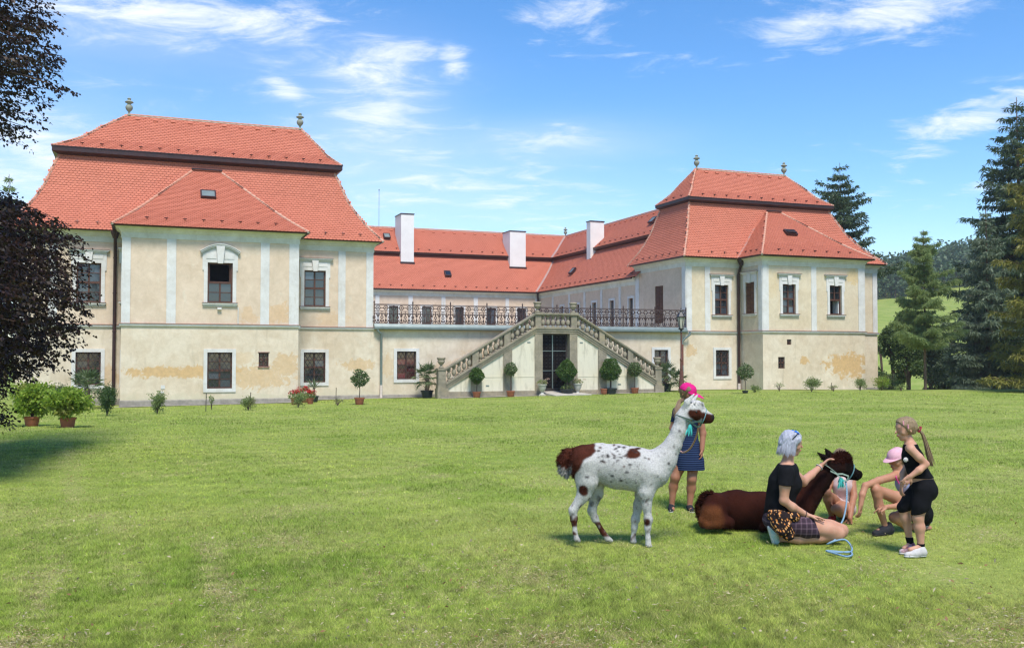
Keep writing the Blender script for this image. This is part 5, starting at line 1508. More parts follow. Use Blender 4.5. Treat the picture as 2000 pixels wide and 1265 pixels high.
# ------------------------------------------------------------------ bodies grown from blended round cones
def rc(a, b, ra, rb, k=.03, sq=None):
    """round cone a-b; k blend radius; sq=(axis, factor) squeezes the section along an axis"""
    return (np.array(a, float), np.array(b, float), float(ra), float(rb), float(k), sq)
def field(prims, lo, shape, h):
    F = np.full(shape, 1.0, np.float32)
    for (a, b, ra, rb, k, sq) in prims:
        rm = max(ra, rb) + k + 3 * h
        i0 = np.maximum(((np.minimum(a, b) - rm - lo) / h).astype(int), 0); i1 = np.minimum(((np.maximum(a, b) + rm - lo) / h).astype(int) + 2, shape)
        if (i1 <= i0).any(): continue
        X = lo[0] + h * np.arange(i0[0], i1[0])[:, None, None] - a[0]; Y = lo[1] + h * np.arange(i0[1], i1[1])[None, :, None] - a[1]; Z = lo[2] + h * np.arange(i0[2], i1[2])[None, None, :] - a[2]
        d = b - a; dd = max(float(d @ d), 1e-9)
        t = np.clip((X * d[0] + Y * d[1] + Z * d[2]) / dd, 0, 1)
        qx, qy, qz = X - t * d[0], Y - t * d[1], Z - t * d[2]
        if sq is not None:
            w, f = np.array(sq[0], float), sq[1] - 1; dp = (qx * w[0] + qy * w[1] + qz * w[2]) * f
            qx, qy, qz = qx + dp * w[0], qy + dp * w[1], qz + dp * w[2]
        D = np.sqrt(qx * qx + qy * qy + qz * qz) - (ra + (rb - ra) * t)
        S_ = F[i0[0]:i1[0], i0[1]:i1[1], i0[2]:i1[2]]
        hh = np.maximum(k - np.abs(S_ - D), 0) / k
        F[i0[0]:i1[0], i0[1]:i1[1], i0[2]:i1[2]] = np.minimum(S_, D) - hh * hh * k * .25
    return F
def surf(prims, h=.008, off=0.0, cut=None):
    """closed quad surface of the blended field (surface nets)"""
    lo = np.min([np.minimum(p[0], p[1]) - max(p[2], p[3]) for p in prims], 0) - 4 * h - off; hi = np.max([np.maximum(p[0], p[1]) + max(p[2], p[3]) for p in prims], 0) + 4 * h + off
    shape = tuple(((hi - lo) / h).astype(int) + 2)
    F = field(prims, lo, np.array(shape), h) - off
    if cut is not None:
        X = (lo[0] + h * np.arange(shape[0]))[:, None, None]; Y = (lo[1] + h * np.arange(shape[1]))[None, :, None]; Z = (lo[2] + h * np.arange(shape[2]))[None, None, :]
        F = np.maximum(F, cut(X, Y, Z).astype(np.float32))
    return nets(F, lo, h)
def nets(F, lo, h):
    ins = F < 0; c = np.zeros(tuple(s - 1 for s in F.shape), np.int8)
    corners = [(i, j, k) for i in (0, 1) for j in (0, 1) for k in (0, 1)]
    for (i, j, k) in corners: c += ins[i:F.shape[0] - 1 + i, j:F.shape[1] - 1 + j, k:F.shape[2] - 1 + k]
    cells = np.argwhere((c > 0) & (c < 8)); n = len(cells)
    idx = -np.ones(c.shape, np.int32); idx[tuple(cells.T)] = np.arange(n)
    acc = np.zeros((n, 3)); cnt = np.zeros((n, 1))
    val = {q: F[cells[:, 0] + q[0], cells[:, 1] + q[1], cells[:, 2] + q[2]] for q in corners}
    for q in corners:
        for ax in range(3):
            if q[ax]: continue
            r = list(q); r[ax] = 1; r = tuple(r); a, b = val[q], val[r]; m = (a < 0) != (b < 0)
            t = np.where(m, a / np.where(m, a - b, 1), 0); p = np.tile(np.array(q, float), (n, 1)); p[:, ax] += t
            acc += p * m[:, None]; cnt += m[:, None]
    V = lo + (cells + acc / cnt) * h
    faces = []
    for ax in range(3):
        b1, b2 = (ax + 1) % 3, (ax + 2) % 3
        sl0 = [slice(None)] * 3; sl1 = [slice(None)] * 3; sl0[ax] = slice(0, -1); sl1[ax] = slice(1, None)
        ch = ins[tuple(sl0)] != ins[tuple(sl1)]; e = np.argwhere(ch)
        e = e[(e[:, b1] > 0) & (e[:, b2] > 0) & (e[:, b1] < c.shape[b1]) & (e[:, b2] < c.shape[b2])]
        if len(e) == 0: continue
        q = []
        for (o1, o2) in ((-1, -1), (0, -1), (0, 0), (-1, 0)):
            g = e.copy(); g[:, b1] += o1; g[:, b2] += o2; q.append(idx[tuple(g.T)])
        q = np.stack(q, 1); fl = ins[tuple(e.T)]
        q[~fl] = q[~fl][:, ::-1]; faces.append(q)
    Fq = np.concatenate(faces); Fq = Fq[(Fq >= 0).all(1)]
    return V, Fq
def vnormals(V, F):
    N = np.zeros_like(V); a = V[F[:, 0]]; nn = np.cross(V[F[:, 1]] - a, V[F[:, 2]] - a)
    for i in range(F.shape[1]): np.add.at(N, F[:, i], nn)
    return unit(N)
def snoise(P, freq, seed=0, n=6):
    r = np.random.default_rng(seed); o = np.zeros(len(P))
    for i in range(n):
        d = r.normal(size=3); d /= np.linalg.norm(d); o += np.sin(P @ d * freq * r.uniform(.7, 1.4) + r.uniform(0, 6.28))
    return o / n ** .5
def relax(V, F, it=2):
    for _ in range(it):
        A = np.zeros_like(V); C = np.zeros((len(V), 1))
        for i in range(4):
            j = (i + 1) % 4; np.add.at(A, F[:, i], V[F[:, j]]); np.add.at(C, F[:, i], 1.0); np.add.at(A, F[:, j], V[F[:, i]]); np.add.at(C, F[:, j], 1.0)
        V = V * .5 + .5 * A / np.maximum(C, 1)
    return V
def to_px(V):      # world -> photo pixels
    cp, sp = math.cos(PITCH), math.sin(PITCH); z = V[:, 2] - CAMZ
    dep = V[:, 1] * cp + z * sp; up = -V[:, 1] * sp + z * cp
    return 1000 + FPX * V[:, 0] / dep, 632.5 - FPX * up / dep

def vcol_mat(name, rough=.85, spec=.15, bump=.35, bscale=90, stretch=None, sheen=.0):
    t = NT(name); a = t.n('ShaderNodeVertexColor', layer_name='Col'); vec = t.coord('Object', None, stretch)
    n = t.noise(vec, bscale, 4, .7); c = t.mix(t.ramp(n, .3, .75, 0, .45), a.outputs['Color'], (0, 0, 0), 'MIX')
    c = t.mix(t.ramp(n, .3, .75), t.mix(1.0, a.outputs['Color'], (1.12, 1.12, 1.12), 'MULTIPLY'), t.mix(1.0, a.outputs['Color'], (.72, .72, .72), 'MULTIPLY'))
    t.bump(n, bump, .01)
    if sheen: t.put(t.b.inputs['Sheen Weight'], sheen)
    return t.fin(c, rough, spec)
M_FUR = vcol_mat('llama_fleece', .95, .08, .6, 70, sheen=.0)

class Fig:
    """a figure standing at depth Y; joints are given as photo pixels plus a depth offset in metres"""
    def __init__(s, Y): s.Y = Y; s.m = Y / FPX
    def p(s, px, py, dy=0.0):
        q = at_depth(px, py, s.Y + dy); return np.array([q.x, q.y, q.z])
    def seg(s, a, b, ra, rb, k=.03, sq=None): return rc(s.p(*a), s.p(*b), ra * s.m, rb * s.m, k, sq)
    def chain(s, pts, k=.03, sq=None):     # [(px,py,dy,r)...]
        return [rc(s.p(*a[:3]), s.p(*b[:3]), a[3] * s.m, b[3] * s.m, k, sq) for a, b in zip(pts[:-1], pts[1:])]

YAX = (0, 1, 0)
def ground_clamp(V, z0=.004): V[:, 2] = np.maximum(V[:, 2], z0); return V
def fleece(V, F, amp, seed, top=None):
    N = vnormals(V, F); d = snoise(V, 70, seed) * .5 + snoise(V, 150, seed + 1) * .35 + snoise(V, 28, seed + 2) * .5
    return V + N * (amp * d)[:, None]

def tuft_fur(V, F, cols, n, ln, wd, rng, mask=None, down=(-.3, 0, -.8)):
    """short locks of hair standing off the coat; returns mesh arrays with colours"""
    N = vnormals(V, F); pick = rng.integers(0, len(V), n)
    if mask is not None: pick = pick[mask[pick]]
    C = V[pick] - N[pick] * .004; D = N[pick] * .45 + np.array(down) + rng.normal(size=(len(pick), 3)) * .28
    lv, lf = leaves(C, D, ln, wd, rng, up=N[pick] * 2, droop=.1)
    return lv, lf, np.repeat(cols[pick] * rng.uniform(.75, 1.2, (len(pick), 1)), 4, 0)

def ring(mb, c, axis, r1, r2, upv, w, n=18):
    """strap loop round axis"""
    c = Vector(c); axis = Vector(axis).normalized(); u = (Vector(upv) - axis * Vector(upv).dot(axis)).normalized(); v = axis.cross(u)
    P = [c + u * (r1 * math.cos(2 * math.pi * i / n)) + v * (r2 * math.sin(2 * math.pi * i / n)) for i in range(n + 1)]
    for a, b in zip(P[:-1], P[1:]): mb.bar(a, b, w, .006, axis)

def local_obj(name, V, F, mat, parent, cols=None, smooth=True):
    V = np.asarray(V) - np.array(parent_world[parent.name]); return link_mesh(name, np_mesh(name, V, F, mat, smooth, cols), parent)
parent_world = {}
def fig_root(name, loc, label, cat, group=None):
    o = empty(name, loc); parent_world[o.name] = tuple(loc); tag(o, label, cat, group); return o
def mb_obj(mb, name, mat, parent, smooth=False):
    off = Vector(parent_world[parent.name]); mb.v = [tuple(Vector(p) - off) for p in mb.v]; o = mb.build(name, mat, parent)
    if smooth: auto_smooth(o, 60)
    return o
M_TEAL = simple('halter_teal', (.10, .26, .28), (.20, .34, .36), 40, .7, .3); M_DKGREEN = simple('halter_dark_green', (.025, .065, .045), (.06, .11, .08), 40, .7, .3)
M_PALESTRAP = simple('halter_pale_strap', (.42, .50, .40), (.16, .26, .22), 60, .7, .3); M_TASSEL = leaf_mat('tassel_turquoise', (.04, .42, .38), (.10, .58, .52), .2)
M_EYE = simple('animal_eye', (.008, .006, .006), (.012, .01, .01), 5, .08, .6); M_STEEL = simple('steel_ring', (.5, .5, .5), (.4, .4, .4), 5, .3, .5, .9)
def tassel(root, c, ln, wd, seed):
    rng = np.random.default_rng(seed); n = 70; C = np.array(c) + rng.normal(size=(n, 3)) * wd * .12
    D = np.stack([rng.normal(0, .22, n), rng.normal(0, .22, n), -np.ones(n)], 1); V, F = leaves(C, D, ln, wd * .22, rng, droop=0)
    o = local_obj('tassel', V, F, M_TASSEL, root, smooth=False)
    mb = MB(); mb.lathe([(wd * .15, 0), (wd * .32, -.02), (wd * .34, -.035), (wd * .2, -.05)], tuple(c), 10); mb.v = [tuple(Vector(p) - Vector(parent_world[root.name])) for p in mb.v]; mb.build('knot', M_TASSEL, o)

# ================================================================== spotted llama, standing
f = Fig(8.72); nr, fr_ = -.085, .085
foot = []
B = []
B += f.chain([(1141, 898, 0, 30), (1172, 903, 0, 35.5), (1206, 910, 0, 41), (1242, 915, 0, 40), (1272, 916, 0, 35)], .05, (YAX, 1.12))
B += f.chain([(1276, 915, 0, 34), (1296, 896, 0, 24), (1314, 868, 0, 15.5), (1326, 842, 0, 13.2), (1335, 815, 0, 13.5), (1344, 803, 0, 15)], .05, (YAX, 1.08))
B += f.chain([(1348, 803, 0, 16.5), (1360, 804, 0, 15), (1373, 811, 0, 11.5), (1387, 815, 0, 8.2)], .03, (YAX, 1.12))
B += f.chain([(1374, 818, 0, 9), (1386, 821, 0, 5.5)], .02)                       # lower jaw
B += f.chain([(1350, 795, 0, 11), (1362, 792, 0, 9.5), (1371, 797, 0, 5)], .03)    # woolly forehead
for dy in (-.035, .035):
    k = 8 if dy > 0 else 0
    B += f.chain([(1338 + k, 800, dy, 6), (1342 + k, 785, dy * 1.6, 6), (1356 + k, 769, dy * 1.7, 1.4)], .012, ((.5, .85, 0), 1.5))
for dy in (nr, fr_):                                                              # legs
    n = dy < 0; x = 0 if n else 1
    B += f.chain([(1141, 905, dy * .8, 28), (1146 if n else 1160, 940, dy, 20), (1142 if n else 1164, 962, dy, 13), (1119 if n else 1156, 996, dy, 7.2), (1121 if n else 1162, 1012, dy, 5.6), (1123 if n else 1177, 1038, dy, 4.8)], .035)
    B += f.chain([(1123 if n else 1177, 1038, dy, 5.2), (1126 if n else 1187, 1052, dy, 5.6), (1131 if n else 1194, 1055, dy, 3.6)], .012)
    B += f.chain([(1270, 925, dy * .7, 27), (1262 if n else 1256, 960, dy, 14.5), (1263 if n else 1247, 985, dy, 8.5), (1266.5 if n else 1241, 1014, dy, 7), (1265 if n else 1239, 1030, dy, 5.0), (1265.5 if n else 1237, 1050, dy, 4.8)], .035)
    B += f.chain([(1265.5 if n else 1237, 1050, dy, 5.2), (1266.5 if n else 1237, 1063 if n else 1056, dy, 5.8), (1271 if n else 1241, 1066 if n else 1058, dy, 3.6)], .012)
B += f.chain([(1122, 884, 0, 9), (1109, 885, 0, 9.5), (1101, 897, 0, 10.5), (1102, 912, 0, 9.5), (1108, 925, 0, 6)], .03)   # tail
V, F = surf(B, .0075); V = relax(V, F, 1)
px, py = to_px(V); nzz = snoise(V, 55, 5); nz2 = snoise(V, 16, 6)
white = np.array([.475, .46, .43]); brown = np.array([.058, .0165, .009]); grey = np.array([.36, .34, .32]); black = np.array([.02, .016, .015])
col = np.tile(white, (len(V), 1)) * (1 + .05 * nz2)[:, None]
def paint(mask, c, soft=None): col[mask] = np.asarray(c) * (1 + .12 * nzz[mask])[:, None]
bx = np.interp(py, [860, 880, 890, 897, 908, 925, 950], [1162, 1163, 1158, 1142, 1134, 1127, 1119]) + nzz * 2.2
paint((px < bx) & (py < 948) & (V[:, 2] > .3), brown)
paint((px < 1121 + nzz * 2) & (py < 912 + nzz * 3), brown); paint((px < 1118) & (py >= 912 + nzz * 3) & (py < 935), grey)
def spot(cx, cy, rx, ry, c=brown, ns=.28): paint(((px - cx) / rx) ** 2 + ((py - cy) / ry) ** 2 < 1 + ns * nzz, c)
spot(1237, 886, 14.5, 10, brown, .15); spot(1246, 876, 6, 2.5)
spot(1140, 957, 10, 11); spot(1147, 931, 4.5, 2.6, black)
legm = lambda y0, y1, x0, x1: (py > y0) & (py < y1) & (px > x0) & (px < x1)
paint(legm(1006, 1044, 1105, 1135) & (nzz + nz2 > -.9), brown); paint(legm(1018, 1047, 1158, 1192) & (nzz > -1.1), brown); spot(1264.5, 1018, 7, 9)
paint(legm(955, 1010, 1105, 1200) & (nzz > .95), grey * .5); paint(legm(1000, 1075, 1225, 1275) & (nzz > 1.0), brown * .8); paint((py > 1047) & (nzz > .2), grey); sp2 = snoise(V, 130, 41); paint((py > 965) & (sp2 > 1.15) & (V[:, 2] < .45), brown * .9 + grey * .25); paint((py > 975) & (sp2 < -1.25) & (V[:, 2] < .45), grey * .7)
rg = np.random.default_rng(8)
for i in range(46):
    spot(rg.normal(1205, 26), rg.normal(890, 13), rg.uniform(1.2, 3.6), rg.uniform(1.0, 2.2), black * 1.4 if rg.random() < .6 else brown, .4)
for (cx, cy, rx, ry) in ((1176, 900, 4, 2.2), (1187, 891, 3.5, 2.2), (1224, 922, 4.5, 2.4), (1196, 929, 4, 2.4), (1327.5, 841, 3, 2.4), (1306, 905, 2.5, 2.5), (1316, 872, 1.8, 1.5), (1213, 938, 4, 2), (1320, 887, 1.5, 1.5)): spot(cx, cy, rx, ry, black, .2)
paint((snoise(V, 230, 31) + snoise(V, 140, 32) > 1.95) & (px > 1160) & (px < 1300) & (py > 866) & (py < 950), grey * .35)
spot(1357, 806, 13, 11, brown * .8, .2); spot(1362, 812, 9, 9, brown)
paint((px > 1371) & (py > 804 + (px - 1371) * .25), brown * .9); spot(1394, 815, 6, 6, black); paint((px > 1350) & (px < 1392) & (py < 806 + (px - 1371) * .2) & (py < 799), white)

col = relax(col, F, 3); V = fleece(V, F, .0018, 3); V = ground_clamp(V)
L1 = fig_root('llama', (f.p(1195, 1058)[0], 8.72, 0), 'white and brown spotted llama standing in a halter', 'llama', 'llamas on the lawn')
local_obj('body', V, F, M_FUR, L1, col)
rngf = np.random.default_rng(21)
lv, lf, lc = tuft_fur(V, F, col, 36000, .012, .004, rngf, (V[:, 2] > .2) & (px < 1345)); tag(local_obj('fleece_locks', lv, lf, M_FUR, L1, lc, False), kind='stuff')
msk = (px < 1122) & (py < 935); lv, lf, lc = tuft_fur(V, F, col, 26000, .036, .006, rngf, msk, (-.2, 0, -.6)); tag(local_obj('tail_hair', lv, lf, M_FUR, L1, lc, False), kind='stuff')
msk = (py < 800) & (px > 1340) & (px < 1372) & (V[:, 2] < f.p(1350, 786)[2]) & (np.abs(V[:, 1] - 8.72) < .05); lv, lf, lc = tuft_fur(V, F, col, 45000, .026, .006, rngf, msk, (.3, 0, -.1)); tag(local_obj('topknot', lv, lf, M_FUR, L1, lc, False), kind='stuff')
for dy in (-.062, .062):
    mb = MB(); c = f.p(1360, 804, dy); mb.lathe([(.001, -.011), (.009, -.007), (.011, 0), (.009, .007), (.001, .011)], tuple(c), 10); mb_obj(mb, 'eye', M_EYE, L1, True)
mu = Vector(f.p(1387, 815)) - Vector(f.p(1360, 806))
mb = MB(); ring(mb, f.p(1374, 813), mu, 13.6 * f.m, 12.0 * f.m, (0, 0, 1), .026); h1 = mb_obj(mb, 'halter', M_TEAL, L1)
def strap(root, par, pts, w, mat, name='strap'):
    mb = MB(); P = [Vector(p) for p in pts]
    for a, b in zip(P[:-1], P[1:]): mb.bar(a, b, w, .006, (0, -1, 0))
    off = Vector(parent_world[root.name]); mb.v = [tuple(Vector(p) - off) for p in mb.v]; return mb.build(name, mat, par)
for sg in (-1, 1):
    strap(L1, h1, [f.p(1371, 823, sg * .045), f.p(1360, 823, sg * .068), f.p(1350, 825, sg * .072), f.p(1340, 820, sg * .073)], .014, M_DKGREEN)
    strap(L1, h1, [f.p(1350, 825, sg * .072), f.p(1362, 834, sg * .045), f.p(1368, 831, sg * .03), f.p(1371, 823, sg * .047)], .014, M_DKGREEN)
mb = MB(); ring(mb, f.p(1337, 815), Vector(f.p(1338, 806)) - Vector(f.p(1333, 822)), 17.2 * f.m, 15.8 * f.m, (1, 0, .2), .014); off = Vector(parent_world[L1.name]); mb.v = [tuple(Vector(p) - off) for p in mb.v]; mb.build('strap', M_DKGREEN, h1)
tassel(L1, f.p(1347.5, 829, -.085), .085, .05, 1)

# ================================================================== brown llama, lying
f2 = Fig(9.55)
B = []
B += f2.chain([(1400, 995, .03, 32), (1440, 994, 0, 35), (1490, 997, 0, 34.5), (1540, 999, 0, 32), (1560, 993, 0, 28)], .06, (YAX, .95))
B += f2.chain([(1398, 990, -.10, 28), (1392, 1006, -.20, 22), (1375, 1018, -.24, 11)], .05)           # near haunch
B += f2.chain([(1392, 1006, -.2, 17), (1425, 1020, -.27, 9), (1380, 1025, -.3, 6)], .03)
B += f2.chain([(1398, 990, .16, 26), (1392, 1010, .25, 18)], .05)
B += f2.chain([(1535, 1005, -.12, 22), (1512, 1022, -.2, 11), (1490, 1030, -.2, 7)], .04)              # folded forelegs
B += f2.chain([(1560, 990, 0, 27), (1580, 966, 0, 21), (1602, 940, 0, 16.5), (1622, 917, 0, 14.5)], .06, (YAX, 1.05))
B += f2.chain([(1626, 912, 0, 17), (1641, 912, 0, 16), (1658, 920, 0, 12), (1676, 926, 0, 8.5)], .03, (YAX, 1.1))
B += f2.chain([(1660, 928, 0, 8.5), (1674, 933, 0, 5.5)], .02)
B += f2.chain([(1632, 899, 0, 12), (1645, 895, 0, 12), (1658, 904, 0, 8)], .03)
for (x0, y0, x1, y1, dy) in ((1622, 905, 1597, 883, -.045), (1627, 899, 1612, 875, .045)):
    B += f2.chain([(x0, y0, dy, 5.5), ((x0 + x1) / 2 - 1, (y0 + y1) / 2 - 2, dy * 1.4, 5.5), (x1, y1, dy * 1.5, 1.5)], .015, ((.4, .9, 0), 1.4))
B += f2.chain([(1398, 972, 0, 10), (1385, 976, 0, 13), (1377, 990, -.02, 12), (1374, 1004, -.04, 8)], .03)
V, F = surf(B, .0085); V = relax(V, F, 1); px, py = to_px(V); nzz = snoise(V, 40, 15); nz2 = snoise(V, 14, 16)
red = np.array([.031, .008, .0045]); tan = np.array([.105, .036, .013]); dk = np.array([.010, .006, .005])
col = np.tile(red, (len(V), 1)) * (1 + .14 * nzz + .1 * nz2)[:, None]
w = np.clip((px - 1560) / 60, 0, 1)[:, None]; col = col * (1 - w * .72) + dk * w * .72
hm = np.clip((1418 + nzz * 3 - px) / 14, 0, 1) * np.clip((py - 982) / 12, 0, 1) * (V[:, 1] < 9.5); col = col * (1 - hm[:, None]) + tan * (1 + .1 * nzz)[:, None] * hm[:, None]
paint((px > 1652) & (py > 908 + nzz), dk * .6); tk = (px > 1624) & (px < 1662) & (py < 903); col[tk] = red * (1.05 + .2 * nzz[tk])[:, None]
paint((px < 1622) & (py < 903) & (px < 1622), dk)
col = relax(col, F, 2); V = fleece(V, F, .002, 13); V = ground_clamp(V)
L2 = fig_root('llama', (f2.p(1480, 1030)[0], 9.55, 0), 'dark reddish brown llama lying down with folded legs', 'llama', 'llamas on the lawn')
local_obj('body', V, F, M_FUR, L2, col)
lv, lf, lc = tuft_fur(V, F, col, 42000, .017, .004, rngf, (px < 1635)); tag(local_obj('fleece_locks', lv, lf, M_FUR, L2, lc, False), kind='stuff')
msk = (px < 1395) & (py < 1010) & (V[:, 1] > 9.42); lv, lf, lc = tuft_fur(V, F, col, 40000, .05, .007, rngf, msk, (-.4, 0, -.3)); tag(local_obj('tail_hair', lv, lf, M_FUR, L2, lc, False), kind='stuff')
lv, lf, lc = tuft_fur(V, F, col, 50000, .035, .006, rngf, tk, (.5, -.1, -.1)); tag(local_obj('topknot', lv, lf, M_FUR, L2, lc, False), kind='stuff')
for dy in (-.066, .066):
    mb = MB(); mb.lathe([(.001, -.012), (.010, -.008), (.012, 0), (.010, .008), (.001, .012)], tuple(f2.p(1648, 911, dy)), 10); mb_obj(mb, 'eye', M_EYE, L2, True)
mu = Vector(f2.p(1676, 926)) - Vector(f2.p(1645, 913))
mb = MB(); ring(mb, f2.p(1661, 921.5), mu, 14.5 * f2.m, 12.4 * f2.m, (0, 0, 1), .026); h2 = mb_obj(mb, 'halter', M_TEAL, L2)
for sg in (-1, 1):
    strap(L2, h2, [f2.p(1657, 929, sg * .058), f2.p(1646, 925, sg * .078), f2.p(1634, 925, sg * .084), f2.p(1622, 919, sg * .085)], .014, M_PALESTRAP)
    strap(L2, h2, [f2.p(1634, 925, sg * .084), f2.p(1647, 938, sg * .06), f2.p(1655, 938, sg * .045), f2.p(1657, 929, sg * .058)], .014, M_PALESTRAP)
mb = MB(); ring(mb, f2.p(1619, 914), Vector(f2.p(1626, 904)) - Vector(f2.p(1610, 926)), 18.5 * f2.m, 17.5 * f2.m, (1, 0, .4), .016); off = Vector(parent_world[L2.name]); mb.v = [tuple(Vector(p) - off) for p in mb.v]; mb.build('strap', M_PALESTRAP, h2)
tassel(L2, f2.p(1643, 933, -.10), .095, .06, 2)

# ------------------------------------------------------------------ people
def cloth(name, a, b=None, scale=30, rough=.9): return simple(name, a, b or tuple(c * .8 for c in a), scale, rough, .1, bump=.15)
def skin_mat(name, c):
    t = NT(name); n = t.noise(t.coord('Object'), 12, 4, .6); col = t.mix(t.ramp(n, .35, .7), c, tuple(x * k for x, k in zip(c, (.92, .84, .8))))
    t.put(t.b.inputs['Subsurface Weight'], .08); t.put(t.b.inputs['Subsurface Radius'], (.02, .008, .005)); t.put(t.b.inputs['Subsurface Scale'], .3)
    return t.fin(col, .55, .3)
M_SKIN_T = skin_mat('skin_tanned', (.36, .165, .095)); M_SKIN_L = skin_mat('skin_light', (.50, .27, .18)); M_SKIN_M = skin_mat('skin_medium', (.41, .20, .12))
def hair_mat(name, a, b):
    t = NT(name); n = t.noise(t.coord('Object', None, (60, 60, 6)), 2.2, 4, .7); t.bump(n, .5, .01); return t.fin(t.mix(t.ramp(n, .3, .7), a, b), .5, .35)
M_H_SILVER = hair_mat('hair_silver', (.46, .47, .53), (.25, .25, .30)); M_H_BLOND = hair_mat('hair_blond', (.30, .21, .115), (.16, .105, .055)); M_H_LBROWN = hair_mat('hair_light_brown', (.24, .155, .085), (.13, .08, .045)); M_H_BROWN = hair_mat('hair_brown', (.13, .065, .035), (.07, .035, .02))
M_LIP = simple('lips', (.36, .10, .085)); M_IRIS = simple('eye_dark', (.02, .014, .012), None, 5, .2, .5); M_SCLERA = simple('eye_white', (.7, .68, .66), None, 5, .3, .4)

def frame(fw, up=(0, 0, 1)):
    fw = np.array(fw, float); fw /= np.linalg.norm(fw); up = np.array(up, float); r = np.cross(fw, up); r /= np.linalg.norm(r); return fw, r, np.cross(r, fw)
def head_prims(c, fw, Hh):
    """skull, face, nose, ears; c is the middle of the head"""
    f_, r, u = frame(fw); P = lambda a, b, d: c + (f_ * a + r * b + u * d) * Hh
    pr = [rc(P(-.09, 0, .13), P(.06, 0, .14), .345 * Hh, .33 * Hh, .04 * Hh, (r, 1.12)),
          rc(P(.10, 0, -.05), P(.17, 0, -.26), .27 * Hh, .16 * Hh, .12 * Hh, (r, 1.05)),
          rc(P(.20, 0, -.34), P(.24, 0, -.38), .105 * Hh, .075 * Hh, .10 * Hh),
          rc(P(.36, 0, .06), P(.455, 0, -.085), .022 * Hh, .048 * Hh, .05 * Hh),
          rc(P(.34, 0, -.20), P(.36, 0, -.22), .06 * Hh, .06 * Hh, .05 * Hh, (r, .7)),
          rc(P(.28, -.10, .12), P(.28, .10, .12), .085 * Hh, .085 * Hh, .05 * Hh)]
    for s in (-1, 1):
        pr.append(rc(P(-.03, s * .30, .06), P(-.07, s * .335, -.09), .065 * Hh, .045 * Hh, .02 * Hh, (r, 1.8)))
        pr.append(rc(P(.22, s * .17, -.09), P(.20, s * .18, -.12), .10 * Hh, .08 * Hh, .06 * Hh))
    return pr
def face_parts(root, c, fw, Hh):
    f_, r, u = frame(fw); P = lambda a, b, d: c + (f_ * a + r * b + u * d) * Hh
    for s in (-1, 1):
        mb = MB(); mb.lathe([(.001, -.035 * Hh), (.03 * Hh, -.02 * Hh), (.045 * Hh, 0), (.03 * Hh, .02 * Hh), (.001, .035 * Hh)], tuple(P(.315, s * .125, .035)), 8); mb_obj(mb, 'eye', M_IRIS, root, True)
        mb = MB(); mb.tube([P(.355, s * .07, .115), P(.36, s * .13, .125), P(.31, s * .20, .105)], .016 * Hh, 5); mb_obj(mb, 'eyebrow', M_H_BROWN, root, True)
    mb = MB(); mb.tube([P(.375, -.085, -.215), P(.415, 0, -.205), P(.375, .085, -.215)], [.012 * Hh, .026 * Hh, .012 * Hh], 6); mb_obj(mb, 'lips', M_LIP, root, True)
def hand_prims(w, d, n, L, curl=.35, side=1, point=False):
    """palm plus five fingers; d pointing direction, n palm normal (fingers curl towards it), L hand length"""
    d = np.array(d, float); d /= np.linalg.norm(d); n = np.array(n, float); n -= d * (n @ d); n /= np.linalg.norm(n); s = np.cross(d, n) * side
    pr = [rc(w + d * .08 * L + s * .12 * L, w + d * .42 * L + s * .15 * L, .11 * L, .115 * L, .02 * L, (n, 1.5)), rc(w + d * .08 * L - s * .10 * L, w + d * .42 * L - s * .14 * L, .11 * L, .105 * L, .04 * L, (n, 1.5)), rc(w - d * .05 * L, w + d * .15 * L, .125 * L, .13 * L, .06 * L, (n, 1.2))]
    for i, (o, l) in enumerate(((.20, .40), (.075, .46), (-.055, .43), (-.175, .34))):
        cu = curl * (1.0 + .15 * i)
        if point and i > 0: cu = 1.5
        p = w + d * .46 * L + s * o * L; dirv = d
        for k in range(3):
            a = cu * (.6, 1.0, .8)[k]; dirv = dirv * math.cos(a) + n * math.sin(a) if k == 0 else dirv * math.cos(a) + np.cross(s * side, dirv) * math.sin(a) * (-1 if np.cross(s * side, dirv) @ n < 0 else 1)
            q = p + dirv * l * L * (.42, .32, .26)[k] + s * o * .08 * L; pr.append(rc(p, q, .058 * L - .004 * L * k, .054 * L - .004 * L * k, .008 * L)); p = q
    t0 = w + d * .12 * L + s * .16 * L; t1 = t0 + (d * .55 + s * .75 + n * .25) / 1.0 * .22 * L; t2 = t1 + (d * .85 + s * .3 + n * .3) * .22 * L
    pr += [rc(t0, t1, .085 * L, .065 * L, .03 * L), rc(t1, t2, .062 * L, .05 * L, .01 * L)]
    return pr
def shoe(root, heel, toe, w, mat, sole, name='shoe', up=(0, 0, 1)):
    heel, toe = np.array(heel), np.array(toe); d = toe - heel; L = np.linalg.norm(d); d = d / L; up = np.array(up, float)
    pr = [rc(heel + up * w * .9, heel + d * L * .45 + up * w * .8, w * .95, w * .95, .02), rc(heel + d * L * .45 + up * w * .7, toe + up * w * .5, w * .9, w * .7, .02), rc(heel + up * w * 1.5 + d * w * .3, heel + up * w * 2.1 + d * w * .4, w * .85, w * .8, .02), rc(heel + d * L * .18 + up * w * 1.5, heel + d * L * .58 + up * w * 1.0, w * .92, w * .85, .02)]
    V, F = surf(pr, .006); o = local_obj(name, V, F, mat, root)
    s = np.cross(d, up); V, F = surf([rc(heel + up * w * .22, heel + d * L * .5 + up * w * .2, w * .8, w * .9, .01, (up, 3.2)), rc(heel + d * L * .5 + up * w * .2, toe + up * w * .2, w * .95, w * .8, .01, (up, 3.2))], .005); local_obj('sole', V, F, sole, o_fix(o, root))
    return o
def o_fix(o, root): parent_world[o.name] = parent_world[root.name]; return o
